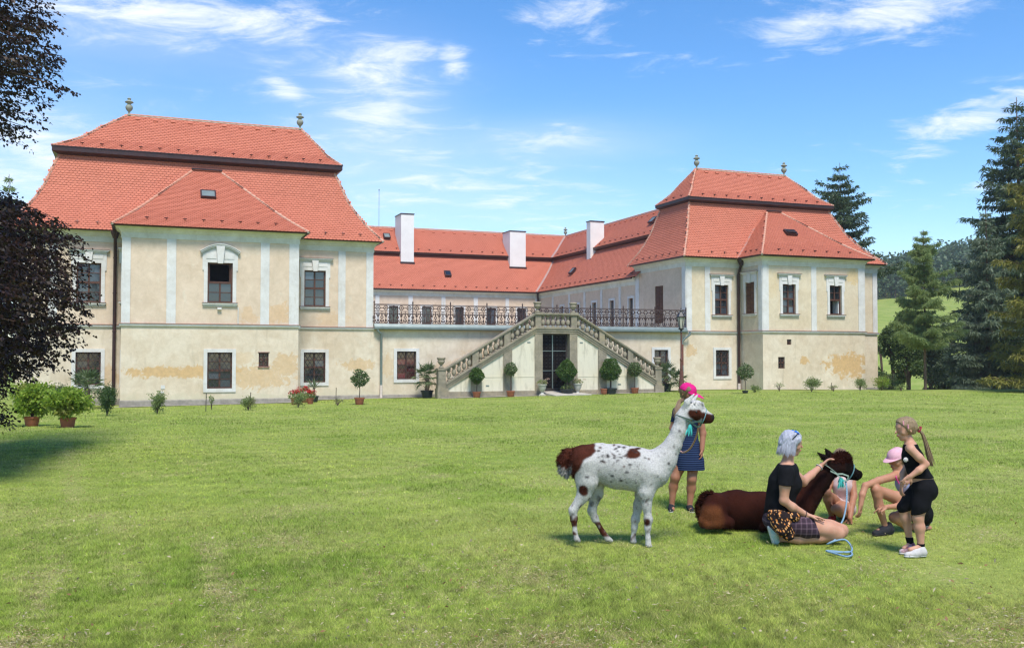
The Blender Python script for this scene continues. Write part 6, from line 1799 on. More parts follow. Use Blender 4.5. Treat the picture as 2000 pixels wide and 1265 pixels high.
def garment(name, prims, off, mat, root, cut=None, h=.007, amp=.0025, seed=0, freq=26):
    V, F = surf(prims, h, off, cut); N = vnormals(V, F); V = V + N * (amp * (snoise(V, freq, seed) + .5 * snoise(V, freq * 2.3, seed + 3)))[:, None]
    return local_obj(name, ground_clamp(V), F, mat, root)
def body(root, prims, mat, h=.0065):
    V, F = surf(prims, h); return local_obj('body', ground_clamp(relax(V, F, 1)), F, mat, root)
def hair_cap(c, fw, Hh, face=.19, nape=-.25, grow=.05):
    """hair over the skull, open at the face"""
    f_, r, u = frame(fw); P = lambda a, b, d: c + (f_ * a + r * b + u * d) * Hh
    pr = [rc(P(-.09, 0, .14), P(.05, 0, .15), (.345 + grow) * Hh, (.33 + grow) * Hh, .05 * Hh, (r, 1.1)), rc(P(-.16, 0, .0), P(-.16, 0, nape + .1), (.30 + grow * .6) * Hh, (.23 + grow * .5) * Hh, .1 * Hh)]
    def cut(X, Y, Z):
        a = (X - c[0]) * f_[0] + (Y - c[1]) * f_[1] + (Z - c[2]) * f_[2]; d = (X - c[0]) * u[0] + (Y - c[1]) * u[1] + (Z - c[2]) * u[2]
        return np.maximum(a - (face * Hh + np.maximum(d - .05 * Hh, 0) * .75), -(d - nape * Hh))
    return pr, cut
def above(z, slope=0): return lambda X, Y, Z: z - Z + 0 * X + 0 * Y
def strands(root, roots, tips, n, rad, mat, name, seed, spread):
    rng = np.random.default_rng(seed); mb = MB(); roots = [np.array(p) for p in roots]
    for i in range(n):
        j = rng.normal(size=3) * spread; P = [p + j * (.25 + .75 * t) + rng.normal(size=3) * spread * .12 for t, p in zip(np.linspace(0, 1, len(roots)), roots)]
        mb.tube(P, [rad] * (len(P) - 1) + [rad * .3], 4, False)
    return mb_obj(mb, name, mat, root, True)
M_BLACKC = cloth('black_cotton', (.006, .006, .007), (.009, .009, .011)); M_NAVY = None
M_WHITESHOE = cloth('pale_shoe_fabric', (.55, .52, .50)); M_SOLE = cloth('rubber_sole', (.62, .62, .60), (.5, .5, .48), 8); M_DKSHOE = cloth('dark_shoe', (.03, .03, .035))

G_P = 'visitors round the llamas'
# ---------------------------------------------------------------- girl in the pink cap behind the standing llama
g = Fig(10.7); c = g.p(1343, 768); fw = np.array([.62, -.70, -.22]); Hh = .205
A_ = fig_root('person', (g.p(1335, 990)[0], 10.7, 0), 'person in a bright pink cap and striped navy dress behind the spotted llama', 'person', G_P)
tor = g.chain([(1343, 803, 0, 13), (1344, 822, 0, 16.5), (1345, 850, 0, 14.5), (1346, 880, 0, 18.5)], .04, (YAX, 1.25)) + [g.seg((1326, 803, .01), (1362, 804, -.01), 8.5, 8.5, .04)]
armL = g.chain([(1323, 804, .02, 8), (1314, 836, .02, 6.2), (1318, 858, -.10, 4.6)], .02); armR = g.chain([(1365, 806, -.02, 8), (1373, 846, -.02, 6.2), (1371, 878, -.06, 4.6)], .02)
legs = g.chain([(1336, 895, 0, 13), (1319, 932, -.01, 8.6), (1315, 950, .02, 8.2), (1312, 986, .01, 4.8)], .03) + g.chain([(1355, 895, 0, 13), (1351, 935, -.03, 8.6), (1350, 953, 0, 8.2), (1347, 988, -.01, 4.8)], .03)
feet = [g.seg((1312, 988, .02), (1314, 994, -.08), 4.5, 4, .02), g.seg((1347, 989, 0), (1350, 995, -.10), 4.5, 4, .02)]
neck = [g.seg((1343, 783, 0), (1343, 801, .01), 7, 8, .03)]
hands = hand_prims(g.p(1318, 859, -.11), (.35, -.5, -.75), (.9, .2, .1), .135, .6, 1) + hand_prims(g.p(1371, 879, -.06), (-.05, -.15, -1), (-.8, .3, 0), .135, .55, -1)
body(A_, tor + armL + armR + legs + feet + neck + hands + head_prims(c, fw, Hh), M_SKIN_T); face_parts(A_, c, fw, Hh)
def stripes_mat():
    t = NT('navy_striped_jersey'); vec = t.coord('Object'); sp = t.n('ShaderNodeSeparateXYZ'); t.l(vec, sp.inputs[0])
    w = t.math('SINE', t.math('MULTIPLY', sp.outputs['Z'], 2 * math.pi / .024)); m = t.math('MULTIPLY', t.ramp(w, .55, .85), t.ramp(sp.outputs['Z'], .86, .90, 1, .25))
    return t.fin(t.mix(m, (.010, .017, .046), (.045, .075, .15)), .9, .1)
M_NAVY = stripes_mat(); zh = g.p(1345, 917)[2]; zs = g.p(1320, 815)[2]
sk = g.chain([(1346, 872, 0, 18), (1347, 900, 0, 24), (1348, 922, 0, 28.5)], .04, (YAX, 1.3))
nk = g.p(1343, 797)[2]
garment('dress', tor + sk, .010, M_NAVY, A_, lambda X, Y, Z: np.maximum(zh - Z, Z - nk) + 0 * X + 0 * Y, seed=1)
for ar in (armL, armR): garment('sleeve', ar, .012, M_NAVY, A_, lambda X, Y, Z: g.p(1320, 824)[2] - Z + 0 * X + 0 * Y, seed=2)
pr, cut = hair_cap(c, fw, Hh, .17, -.30, .05); f_, r, u = frame(fw)
garment('hair', pr, 0, M_H_LBROWN, A_, cut, .006, .002, 4, 90)
strands(A_, [c - r * .10 - f_ * .02 - np.array([0, 0, .0]), g.p(1326, 785, -.04), g.p(1322, 800, -.09), g.p(1321, 812, -.10)], None, 60, .004, M_H_LBROWN, 'long_hair', 5, .017)
def cap(root, c, fw, Hh, mat, brim=.30, tilt=0.0):
    f_, r, u = frame(fw); P = lambda a, b, d: c + (f_ * a + r * b + u * d) * Hh
    dome = [rc(P(-.09, 0, .17), P(.07, 0, .17), .405 * Hh, .385 * Hh, .05 * Hh, (r, 1.08))]
    def cut(X, Y, Z):
        d = (X - c[0]) * u[0] + (Y - c[1]) * u[1] + (Z - c[2]) * u[2]; return .13 * Hh - d
    V, F = surf(dome, .006, 0, cut); o = local_obj('cap', V, F, mat, root); parent_world[o.name] = parent_world[root.name]
    mb = MB(); n = 13; rows = []
    for j, q in enumerate((.92, 1.0)):
        for i in range(n):
            a = math.pi * (-.46 + .92 * i / (n - 1)); base = P(.0 + math.cos(a) * .40, math.sin(a) * .37, .15); ext = P(math.cos(a) * .40 + brim * math.cos(a) ** .7 * 1.15 + .02, math.sin(a) * .37 * (1 - .05 * math.cos(a)), .16 - .075 * math.cos(a) - tilt)
            rows.append((base, ext))
        break
    for th in (0, .022):
        for b_, e_ in rows: mb.v += [tuple(b_ - u * th * Hh), tuple((b_ + e_) / 2 + u * (.035 - th) * Hh), tuple(e_ - u * th * Hh)]
    for k in (0, 1):
        for i in range(n - 1):
            for j in (0, 1):
                a0 = k * 3 * n + i * 3 + j; fc = (a0, a0 + 1, a0 + 4, a0 + 3); mb.f.append(fc if k == 0 else fc[::-1])
    for i in range(n - 1):
        a0 = i * 3 + 2; b0 = 3 * n + i * 3 + 2; mb.f.append((a0, b0, b0 + 3, a0 + 3))
    off = Vector(parent_world[root.name]); mb.v = [tuple(Vector(p) - off) for p in mb.v]; bo = mb.build('brim', mat, o); auto_smooth(bo, 50)
    bt = MB(); bt.lathe([(.02 * Hh, 0), (.03 * Hh, .012 * Hh), (.015 * Hh, .03 * Hh)], tuple(P(-.01, 0, .575) - np.array(parent_world[root.name])), 8); bt.build('cap_button', mat, o)
    return o
M_PINKCAP = cloth('pink_cap_cloth', (.62, .022, .19), (.52, .015, .15)); cap(A_, c, np.array([.86, -.50, -.30]), Hh, M_PINKCAP, .46, .06)
shoe(A_, g.p(1312, 991, .03) * np.array([1, 1, 0]), g.p(1310, 991, -.12) * np.array([1, 1, 0]), .032, M_DKSHOE, M_SOLE); shoe(A_, g.p(1346, 992, .02) * np.array([1, 1, 0]), g.p(1352, 992, -.14) * np.array([1, 1, 0]), .032, M_DKSHOE, M_SOLE)
mb = MB(); ring(mb, g.p(1317, 857, -.09), (.2, -.5, -.8), .028, .026, (1, 0, 0), .012, 12); mb_obj(mb, 'wristband', cloth('blue_band', (.05, .10, .45)), A_)

# ---------------------------------------------------------------- woman kneeling beside the brown llama
w_ = Fig(8.9); c = w_.p(1546, 867); fw = np.array([1, .10, -.10]); Hh = .225
W_ = fig_root('person', (w_.p(1560, 1058)[0], 8.9, 0), 'person with silver bob kneeling in black T-shirt and stroking the brown llama', 'person', G_P)
tor = w_.chain([(1537, 917, 0, 17), (1533, 940, 0, 24), (1526, 965, 0, 22), (1522, 988, 0, 21.5), (1522, 1013, 0, 28)], .05, (YAX, .80)) + [w_.seg((1536, 920, -.135), (1541, 918, .135), 10.5, 10.5, .06)]
bust = [w_.seg((1548, 948, -.06), (1549, 948, .06), 13, 13, .05)]
armN = w_.chain([(1537, 923, -.165, 11.5), (1533, 950, -.20, 10), (1531, 977, -.20, 8.2), (1548, 990, -.19, 8), (1577, 1006, -.15, 5.2)], .02)
armF = w_.chain([(1545, 921, .165, 11.5), (1568, 940, .27, 9.4), (1584, 927, .36, 7.5), (1604, 909, .46, 5)], .02)
legN = w_.chain([(1524, 1017, -.085, 25), (1570, 1026, -.10, 20), (1618, 1034, -.10, 15.5), (1638, 1040, -.10, 13)], .03) + w_.chain([(1636, 1045, -.10, 11.5), (1600, 1049, -.10, 10.5), (1560, 1050, -.10, 11.5), (1526, 1050, -.10, 6.5)], .02)
legF = w_.chain([(1524, 1017, .085, 25), (1575, 1024, .09, 20), (1622, 1031, .09, 15.5), (1644, 1035, .09, 13)], .03) + w_.chain([(1642, 1040, .09, 11.5), (1600, 1044, .09, 10.5), (1548, 1048, .07, 8)], .02)
feet = [w_.seg((1526, 1050, -.10), (1514, 1056, -.10), 6.5, 6, .02), w_.seg((1548, 1048, .07), (1536, 1054, .06), 6.5, 6, .02)]
neck = [w_.seg((1541, 886, .0), (1536, 912, 0), 10, 12, .03)]
hands = hand_prims(w_.p(1578, 1006, -.15), (1, .05, -.16), (.1, 0, -1), .165, .14, -1) + hand_prims(w_.p(1604, 909, .46), (.72, .1, .62), (.5, -.3, -.8), .165, .35, 1)
body(W_, tor + bust + armN + armF + legN + legF + feet + neck + hands + head_prims(c, fw, Hh), M_SKIN_L); face_parts(W_, c, fw, Hh)
zw = w_.p(1522, 1006)[2]; zn = w_.p(1538, 905)[2]
garment('t_shirt', tor[:-1][:4] + [tor[-1]] + bust, .012, M_BLACKC, W_, lambda X, Y, Z: np.maximum(zw - Z, Z - zn + 0 * X) + 0 * Y, seed=11, amp=.004)
sl_n = w_.p(1538, 941)[2]
garment('sleeve', armN[:2], .016, M_BLACKC, W_, lambda X, Y, Z: sl_n - Z + 0 * X + 0 * Y, seed=12)
fx = w_.p(1562, 935)[0]; garment('sleeve', armF[:2], .016, M_BLACKC, W_, lambda X, Y, Z: X - fx + 0 * Z + 0 * Y, seed=13)
def plaid_mat():
    t = NT('plaid_shorts'); vec = t.coord('Object'); sp = t.n('ShaderNodeSeparateXYZ'); t.l(vec, sp.inputs[0])
    a = t.ramp(t.math('SINE', t.math('MULTIPLY', sp.outputs['X'], 130)), .5, .9); b = t.ramp(t.math('SINE', t.math('MULTIPLY', sp.outputs['Z'], 130)), .5, .9)
    return t.fin(t.mix(t.math('MULTIPLY', t.math('ADD', a, b), .5), (.045, .028, .040), (.16, .10, .13)), .9, .1)
xs = w_.p(1579, 1020)[0]; zt = w_.p(1522, 1000)[2]
garment('shorts', tor[3:5] + legN[:2] + legF[:2], .014, plaid_mat(), W_, lambda X, Y, Z: np.maximum(X - xs + (Z - .25) * .3, Z - zt) + 0 * Y, seed=14)
def leafprint():
    t = NT('orange_leaf_print'); vec = t.coord('Object', None, (1, 1, 1), (.3, .5, .6)); v = t.n('ShaderNodeTexVoronoi'); v.inputs['Scale'].default_value = 34; v.inputs['Randomness'].default_value = .8
    mp = t.n('ShaderNodeMapping'); mp.inputs['Scale'].default_value = (1.5, 1, .8); t.l(vec, mp.inputs['Vector']); t.l(mp.outputs[0], v.inputs['Vector'])
    m = t.ramp(v.outputs['Distance'], .30, .42, 1, 0); rr = t.n('ShaderNodeSeparateColor'); t.l(v.outputs['Color'], rr.inputs[0])
    oc = t.mix(rr.outputs[0], (.52, .17, .03), (.62, .36, .16)); return t.fin(t.mix(m, (.018, .012, .012), oc), .9, .1)
jk = w_.chain([(1508, 1006, -.13, 9), (1525, 1010, -.20, 10), (1550, 1008, -.19, 8), (1560, 1012, -.15, 6)], .03) + w_.chain([(1526, 1012, -.20, 11), (1532, 1030, -.22, 12.5), (1540, 1044, -.21, 11)], .03) + w_.chain([(1512, 1008, -.14, 9), (1518, 1022, -.20, 10), (1526, 1034, -.22, 9)], .03) + w_.chain([(1510, 1006, -.12, 8), (1505, 1008, .0, 8), (1512, 1008, .14, 8)], .03)
garment('tied_jacket', jk, .004, leafprint(), W_, None, .007, .006, 15, 40)
pr, cut = hair_cap(c, fw, Hh, .14, -.36, .075); f_, r, u = frame(fw); P = lambda a, b, d: c + (f_ * a + r * b + u * d) * Hh
pr += [rc(P(-.20, 0, -.05), P(-.22, 0, -.26), .34 * Hh, .25 * Hh, .08 * Hh), rc(P(-.05, .27, .10), P(-.02, .29, -.24), .13 * Hh, .09 * Hh, .08 * Hh), rc(P(-.05, -.27, .10), P(-.02, -.29, -.24), .13 * Hh, .09 * Hh, .08 * Hh), rc(P(.05, .16, .36), P(.22, .24, .08), .11 * Hh, .07 * Hh, .08 * Hh), rc(P(.05, -.16, .36), P(.22, -.24, .08), .11 * Hh, .07 * Hh, .08 * Hh)]
garment('hair', pr, 0, M_H_SILVER, W_, cut, .0055, .0045, 16, 90)
rng = np.random.default_rng(5); mb = MB()
for i in range(460):
    a = rng.uniform(1.3, 5.0); st = P(math.cos(a) * .30 - .08, math.sin(a) * .34, .22 + rng.normal(0, .08)); mid = P(math.cos(a) * .40 - .10, math.sin(a) * .40, -.02); en = P(math.cos(a) * .41 - .10 + rng.normal(0, .035), math.sin(a) * .39, -.37 + rng.normal(0, .07))
    mb.tube([st, mid, en], [.004, .005, .0012], 4, False)
tag(mb_obj(mb, 'hair_strands', M_H_SILVER, W_, True), kind='stuff')
mb = MB(); M_LENS = simple('mirrored_blue_lens', (.02, .10, .65), (.05, .25, .8), 4, .12, .6); M_FRAMEB = simple('glasses_frame', (.015, .015, .018), None, 5, .3, .4)
for s in (-1, 1): mb.lathe([(.01 * Hh, -.01), (.12 * Hh, -.006), (.13 * Hh, 0), (.12 * Hh, .006), (.01 * Hh, .01)], (0, s * .16 * Hh, 0), 14)
mb.v = [tuple(P(.12, 0, .50) + f_ * (p[0] * .75 + p[2] * .6) + r * p[1] + u * (p[2] * .8 - p[0] * .55)) for p in mb.v]; gl = mb_obj(mb, 'sunglasses', M_LENS, W_, True); parent_world[gl.name] = parent_world[W_.name]
mb = MB()
for s in (-1, 1): mb.tube([P(.14, s * .27, .48), P(-.02, s * .37, .36), P(-.14, s * .40, .22)], .004, 5)
mb.tube([P(.15, -.05, .52), P(.15, .05, .52)], .004, 5)
off = Vector(parent_world[W_.name]); mb.v = [tuple(Vector(p) - off) for p in mb.v]; mb.build('temple', M_FRAMEB, gl)
M_AQUA = cloth('aqua_shoe', (.30, .48, .50), (.60, .60, .56), 14)
for (hx, hz_, tx, tz, dy) in ((1508, 1030, 1516, 1062, -.12), (1532, 1046, 1552, 1064, .02)):
    a = w_.p(hx, hz_, dy); b = w_.p(tx, tz, dy); b[2] = max(b[2], .03); V, F = surf([rc(a, (a + b) / 2, .034, .038, .02, (YAX, .95)), rc((a + b) / 2, b, .038, .030, .02, (YAX, .95)), rc(a + np.array([.03, 0, .0]), a + np.array([.05, 0, .01]), .028, .026, .02)], .006); so = local_obj('shoe', ground_clamp(V), F, M_AQUA, W_)
    parent_world[so.name] = parent_world[W_.name]; d = np.array([-.028, 0, -.008]); V, F = surf([rc(a + d, b + d, .030, .030, .01, ((1, 0, .2), 2.2))], .006); local_obj('sole', ground_clamp(V), F, M_SOLE, so)
mb = MB(); ring(mb, w_.p(1572, 1004, -.153), (1, .05, -.3), .031, .031, (0, 0, 1), .010, 14); mb_obj(mb, 'bracelet', M_FRAMEB, W_)
mb = MB(); ring(mb, w_.p(1600, 912, .44), (.7, .3, .6), .030, .030, (0, 0, 1), .014, 14); mb_obj(mb, 'watch', M_WHITESHOE, W_)

# ---------------------------------------------------------------- girl standing with the ponytail
e_ = Fig(8.32); c = e_.p(1769, 838); fw = np.array([-1, -.05, -.14]); Hh = .205
E_ = fig_root('person', (e_.p(1785, 1075)[0], 8.32, 0), 'person with blond ponytail standing in black top and shorts at the right', 'person', G_P)
tor = e_.chain([(1778, 875, 0, 12.5), (1783, 893, 0, 16), (1792, 920, 0, 15), (1802, 943, 0, 19), (1807, 957, 0, 20)], .045, (YAX, 1.0)) + [e_.seg((1778, 873, -.085), (1782, 873, .085), 8, 8, .045)]
armN = e_.chain([(1779, 877, -.105, 8.5), (1795, 893, -.125, 7.6), (1808, 906, -.12, 6.6), (1795, 918, -.14, 6.4), (1778, 930, -.13, 4.6)], .015)
armF = e_.chain([(1783, 877, .105, 8.5), (1776, 902, .13, 7), (1764, 925, .11, 6), (1762, 945, .06, 4.6)], .02)
legN = e_.chain([(1804, 958, -.05, 17.5), (1798, 985, -.055, 14), (1793, 1010, -.06, 9.8), (1796, 1030, -.06, 9.6), (1799, 1068, -.06, 5.6)], .025)
legF = e_.chain([(1798, 956, .05, 17), (1780, 974, .055, 13), (1765, 990, .06, 10), (1769, 1012, .065, 9), (1778, 1060, .07, 5.4)], .03)
feet = [e_.seg((1799, 1068, -.06), (1778, 1073, -.07), 6, 5, .02), e_.seg((1779, 1063, .07), (1766, 1070, .05), 5.5, 4.5, .02)]
neck = [e_.seg((1774, 854, 0), (1779, 872, 0), 8, 9, .03)]
hands = hand_prims(e_.p(1778, 930, -.13), (-.65, .15, -.75), (.1, .9, -.2), .125, .3, 1) + hand_prims(e_.p(1762, 945, .06), (-.2, -.1, -1), (.8, 0, 0), .125, .4, -1)
body(E_, tor + armN + armF + legN + legF + feet + neck + hands + head_prims(c, fw, Hh), M_SKIN_L); face_parts(E_, c, fw, Hh)
zb = e_.p(1797, 932)[2]; zn = e_.p(1780, 866)[2]
garment('tank_top', tor[:4] + [e_.seg((1779, 871, -.06), (1782, 871, .06), 7, 7, .03)], .009, M_BLACKC, E_, lambda X, Y, Z: np.maximum(zb - Z, Z - zn) + 0 * X + 0 * Y, seed=21)
zt = e_.p(1800, 933)[2]; zk = e_.p(1795, 996)[2]
garment('shorts', tor[3:5] + legN[:2] + legF[:2], .013, M_BLACKC, E_, lambda X, Y, Z: np.maximum(Z - zt, zk - Z + (X - e_.p(1795, 996)[0]) * .35) + 0 * Y, seed=22, amp=.002)
mb = MB(); M_PINKT = cloth('pink_piping', (.70, .30, .36)); 
for (sx) in (-1, 1): mb.tube([e_.p(1774, 868, sx * .05), e_.p(1786, 874, sx * .092), e_.p(1795, 885, sx * .098), e_.p(1796, 893, sx * .098)], .0055, 6)
mb_obj(mb, 'piping', M_PINKT, E_, True)
mb = MB(); mb.lathe([(.001, 0), (.018, .004), (.022, .012), (.012, .02), (.001, .022)], (0, 0, 0), 7); q0 = e_.p(1768, 897, -.085); mb.v = [tuple(q0 + np.array([p[0], -p[2], p[1]])) for p in mb.v]; mb_obj(mb, 'white_print', M_WHITESHOE, E_)
pr, cut = hair_cap(c, fw, Hh, .10, -.22, .045); garment('hair', pr, 0, M_H_BLOND, E_, cut, .0055, .0018, 24, 120)
strands(E_, [e_.p(1794, 838), e_.p(1802, 848), e_.p(1808, 866), e_.p(1813, 886), e_.p(1819, 906)], None, 90, .0042, M_H_BLOND, 'ponytail', 25, .011)
mb = MB(); ring(mb, e_.p(1796, 838), (1, 0, -.5), .022, .022, (0, 0, 1), .014, 14); mb_obj(mb, 'hair_band', cloth('red_band', (.55, .05, .10)), E_)
for (x, y) in ((1764, 826), (1773, 833)): 
    mb = MB(); mb.tube([e_.p(x, y - 5, -.082), e_.p(x + 1, y + 4, -.086)], .005, 6); mb_obj(mb, 'hair_clip', M_PINKT, E_)
M_BURG = cloth('burgundy_white_shoe', (.20, .05, .075), (.62, .55, .55), 16); z0 = np.array([1, 1, 0])
shoe(E_, e_.p(1803, 1076, -.06) * z0, e_.p(1772, 1077, -.085) * z0, .036, M_WHITESHOE, M_SOLE); shoe(E_, e_.p(1783, 1066, .07) * z0, e_.p(1762, 1066, .045) * z0, .036, M_BURG, M_SOLE)
for l, zz in ((legN[-1], 1064), (legF[-1], 1057)):
    V, F = surf([l], .006, .005, lambda X, Y, Z, zt=e_.p(1790, zz - 6)[2]: Z - zt + 0 * X + 0 * Y); local_obj('sock', V, F, M_BLACKC, E_)

# ---------------------------------------------------------------- girl crouching in the pale pink cap
d_ = Fig(9.42); c = d_.p(1752, 898); fw = np.array([-.86, -.42, -.20]); Hh = .215
D_ = fig_root('person', (d_.p(1755, 1040)[0], 9.42, 0), 'person crouching in pale pink cap and lavender tank top', 'person', G_P)
tor = d_.chain([(1765, 925, 0, 13.5), (1770, 942, .02, 17.5), (1780, 965, .06, 16.5), (1792, 990, .08, 20), (1798, 1003, .08, 21)], .045, ((.6, .8, 0), 1.05)) + [d_.seg((1747, 928, -.04), (1783, 927, .06), 8, 8, .045)]
armL = d_.chain([(1745, 930, -.06, 8.2), (1716, 938, -.14, 7), (1690, 948, -.22, 6.2), (1684, 966, -.26, 6), (1681, 986, -.28, 4.5)], .015)
armR = d_.chain([(1785, 930, .06, 8.2), (1788, 958, .04, 7), (1775, 984, -.10, 6.2), (1752, 988, -.20, 5.8), (1730, 990, -.26, 4.5)], .015)
legL = d_.chain([(1794, 997, -.02, 17), (1752, 972, -.10, 12.5), (1711, 956, -.18, 9.5), (1713, 966, -.18, 8.6), (1717, 988, -.16, 8.6), (1729, 1028, -.13, 5)], .02)
legR = d_.chain([(1800, 1000, .12, 17), (1772, 1003, .04, 12.5), (1747, 1010, -.04, 10), (1770, 1026, .04, 8), (1805, 1032, .10, 5.5)], .02)
feet = [d_.seg((1730, 1030, -.13), (1714, 1037, -.18), 5, 4.5, .02), d_.seg((1805, 1034, .12), (1815, 1030, .14), 6, 5, .02)]
neck = [d_.seg((1757, 909, 0), (1765, 925, 0), 8, 9.5, .03)]
hands = hand_prims(d_.p(1681, 987, -.28), (-.15, 0, -1), (-.6, .6, 0), .14, .3, 1) + hand_prims(d_.p(1730, 990, -.26), (-.85, -.1, -.45), (0, .3, -.9), .14, .3, -1, True)
body(D_, tor + armL + armR + legL + legR + feet + neck + hands + head_prims(c, fw, Hh), M_SKIN_M); face_parts(D_, c, fw, Hh)
zb = d_.p(1785, 985)[2]; zn = d_.p(1765, 922)[2]
M_LAV = cloth('lavender_tank', (.36, .38, .56), (.30, .32, .50))
garment('tank_top', tor[:4], .009, M_LAV, D_, lambda X, Y, Z: np.maximum(zb - Z, Z - d_.p(1765, 937)[2]) + 0 * X + 0 * Y, seed=31)
mb = MB(); M_HOTP = cloth('hot_pink_strap', (.62, .06, .25))
for (a, b, q) in (((1751, 921, -.03), (1750, 932, -.12), (1756, 944, -.11)), ((1776, 919, .03), (1778, 932, -.07), (1776, 944, -.08))): mb.tube([d_.p(*a), d_.p(*b), d_.p(*q)], .006, 6)
mb_obj(mb, 'shoulder_strap', M_HOTP, D_, True)
xs = d_.p(1776, 985)[0]
garment('shorts', tor[3:5] + legL[:1] + legR[:1], .013, M_BLACKC, D_, lambda X, Y, Z: np.maximum(Z - d_.p(1790, 983)[2], xs - X) + 0 * Y, seed=32)
pr, cut = hair_cap(c, fw, Hh, .10, -.25, .03); garment('hair', pr, 0, M_H_LBROWN, D_, cut, .0055, .0018, 34, 110)
M_PALEP = cloth('pale_pink_cap_cloth', (.66, .38, .43), (.58, .32, .37)); cap(D_, c, fw, Hh, M_PALEP)
shoe(D_, d_.p(1739, 1041, -.11) * z0, d_.p(1709, 1044, -.20) * z0, .040, M_DKSHOE, M_DKSHOE); shoe(D_, d_.p(1815, 1036, .14) * z0 + np.array([0, 0, .06]), d_.p(1800, 1040, .12) * z0, .034, M_DKSHOE, M_SOLE)

# ---------------------------------------------------------------- girl crouching behind the brown llama's head
k_ = Fig(10.15); c = k_.p(1642, 896); fw = np.array([.05, -.85, -.50]); Hh = .20
K_ = fig_root('person', (k_.p(1645, 1015)[0], 10.15, 0), 'person in pale pink top crouching half hidden behind the brown llama head', 'person', G_P)
tor = k_.chain([(1644, 930, 0, 12), (1645, 948, -.02, 16.5), (1648, 972, .03, 15.5), (1650, 995, .06, 19)], .045, (YAX, 1.2)) + [k_.seg((1627, 932, 0), (1662, 932, 0), 7.5, 7.5, .045)]
armL = k_.chain([(1624, 935, 0, 7.5), (1616, 958, -.06, 6), (1620, 975, -.22, 4.4)], .015); armR = k_.chain([(1664, 935, 0, 7.5), (1668, 968, -.10, 6.2), (1664, 985, -.18, 5.8), (1660, 1012, -.28, 4.6)], .015)
legL = k_.chain([(1642, 993, .03, 14), (1626, 974, -.16, 10), (1614, 962, -.26, 8.6), (1616, 975, -.25, 7.6), (1624, 1006, -.18, 4.8)], .02); legR = k_.chain([(1656, 993, .03, 14), (1646, 990, -.18, 11), (1633, 994, -.32, 9), (1640, 1000, -.28, 8), (1655, 1008, -.12, 5)], .02)
neck = [k_.seg((1643, 910, -.02), (1644, 928, 0), 7, 8.5, .03)]
hands = hand_prims(k_.p(1660, 1012, -.28), (-.1, -.2, -1), (-.6, -.5, 0), .135, .3, 1) + hand_prims(k_.p(1620, 975, -.22), (.1, -.5, -.8), (.8, 0, 0), .135, .4, -1)
body(K_, tor + armL + armR + legL + legR + neck + hands + head_prims(c, fw, Hh), M_SKIN_T); face_parts(K_, c, fw, Hh)
M_BLUSH = cloth('blush_pink_jersey', (.56, .42, .40), (.50, .36, .34))
garment('romper', tor, .010, M_BLUSH, K_, lambda X, Y, Z: np.maximum(Z - k_.p(1645, 926)[2], .12 - Z) + 0 * X + 0 * Y, seed=41)
garment('romper_leg', legL[:1] + legR[:1], .012, M_BLUSH, K_, lambda X, Y, Z: (10.02 - Y) + 0 * X + 0 * Z, seed=42)
pr, cut = hair_cap(c, fw, Hh, .17, -.30, .06); garment('hair', pr, 0, M_H_LBROWN, K_, cut, .0055, .002, 44, 110)
M_REDSHOE = cloth('red_shoe', (.45, .03, .03)); shoe(K_, k_.p(1627, 1011, -.12) * z0, k_.p(1621, 1011, -.28) * z0, .032, M_REDSHOE, M_SOLE); shoe(K_, k_.p(1656, 1011, -.06) * z0, k_.p(1660, 1011, -.22) * z0, .032, M_REDSHOE, M_SOLE)

# ---------------------------------------------------------------- lead ropes
def rope(name, pts, r, mat, label, mat2=None):
    P = [Vector(p) for p in pts]; n = 8; Q = []
    for i in range(len(P) - 1):
        a = P[max(i - 1, 0)]; b = P[i]; c2 = P[i + 1]; d = P[min(i + 2, len(P) - 1)]
        for t in np.linspace(0, 1, n, endpoint=False):
            Q.append(.5 * ((2 * b) + (c2 - a) * t + (2 * a - 5 * b + 4 * c2 - d) * t * t + (3 * b - a - 3 * c2 + d) * t ** 3))
    Q.append(P[-1]); base = Q[0].copy(); mb = MB(); mb.tube([q - base for q in Q], r, 7); o = mb.build(name, mat, None, None, True); o.location = base
    tag(o, label, 'rope'); return o
def ropemat(name, a, b):
    t = NT(name); w = t.n('ShaderNodeTexWave'); w.inputs['Scale'].default_value = 60; t.l(t.coord('Object'), w.inputs['Vector']); return t.fin(t.mix(t.ramp(w.outputs['Fac'], .35, .65), a, b), .85, .1)
rope('lead_rope', [f.p(1364, 833, -.03), f.p(1362, 845, .1), f.p(1355, 864, .5), f.p(1345, 878, 1.0), g.p(1333, 883, -.5), g.p(1324, 875, -.3), g.p(1320, 868, -.16)], .009, ropemat('pink_brown_rope', (.42, .16, .13), (.60, .42, .36)), 'pinkish rope from the spotted llama halter to the pink-capped person')
gz = lambda px, py, z=.012: at_depth(px, py, (CAMZ - z) * FPX / (py - 696))
rope('lead_rope', [f2.p(1652, 940, -.03), f2.p(1654, 960, -.10), f2.p(1653, 985, -.2), f2.p(1648, 1010, -.3), f2.p(1641, 1026, -.45), gz(1632, 1052, .04), gz(1616, 1062, .02), gz(1626, 1057, .05), gz(1648, 1053, .06), gz(1660, 1062, .03), gz(1664, 1074), gz(1655, 1078), gz(1632, 1076), gz(1614, 1075), gz(1630, 1080), gz(1652, 1086), gz(1664, 1083), gz(1660, 1077), gz(1640, 1078), gz(1618, 1077)], .0085, ropemat('blue_rope', (.04, .10, .19), (.34, .50, .60)), 'blue rope hanging from the brown llama and looped on the grass')

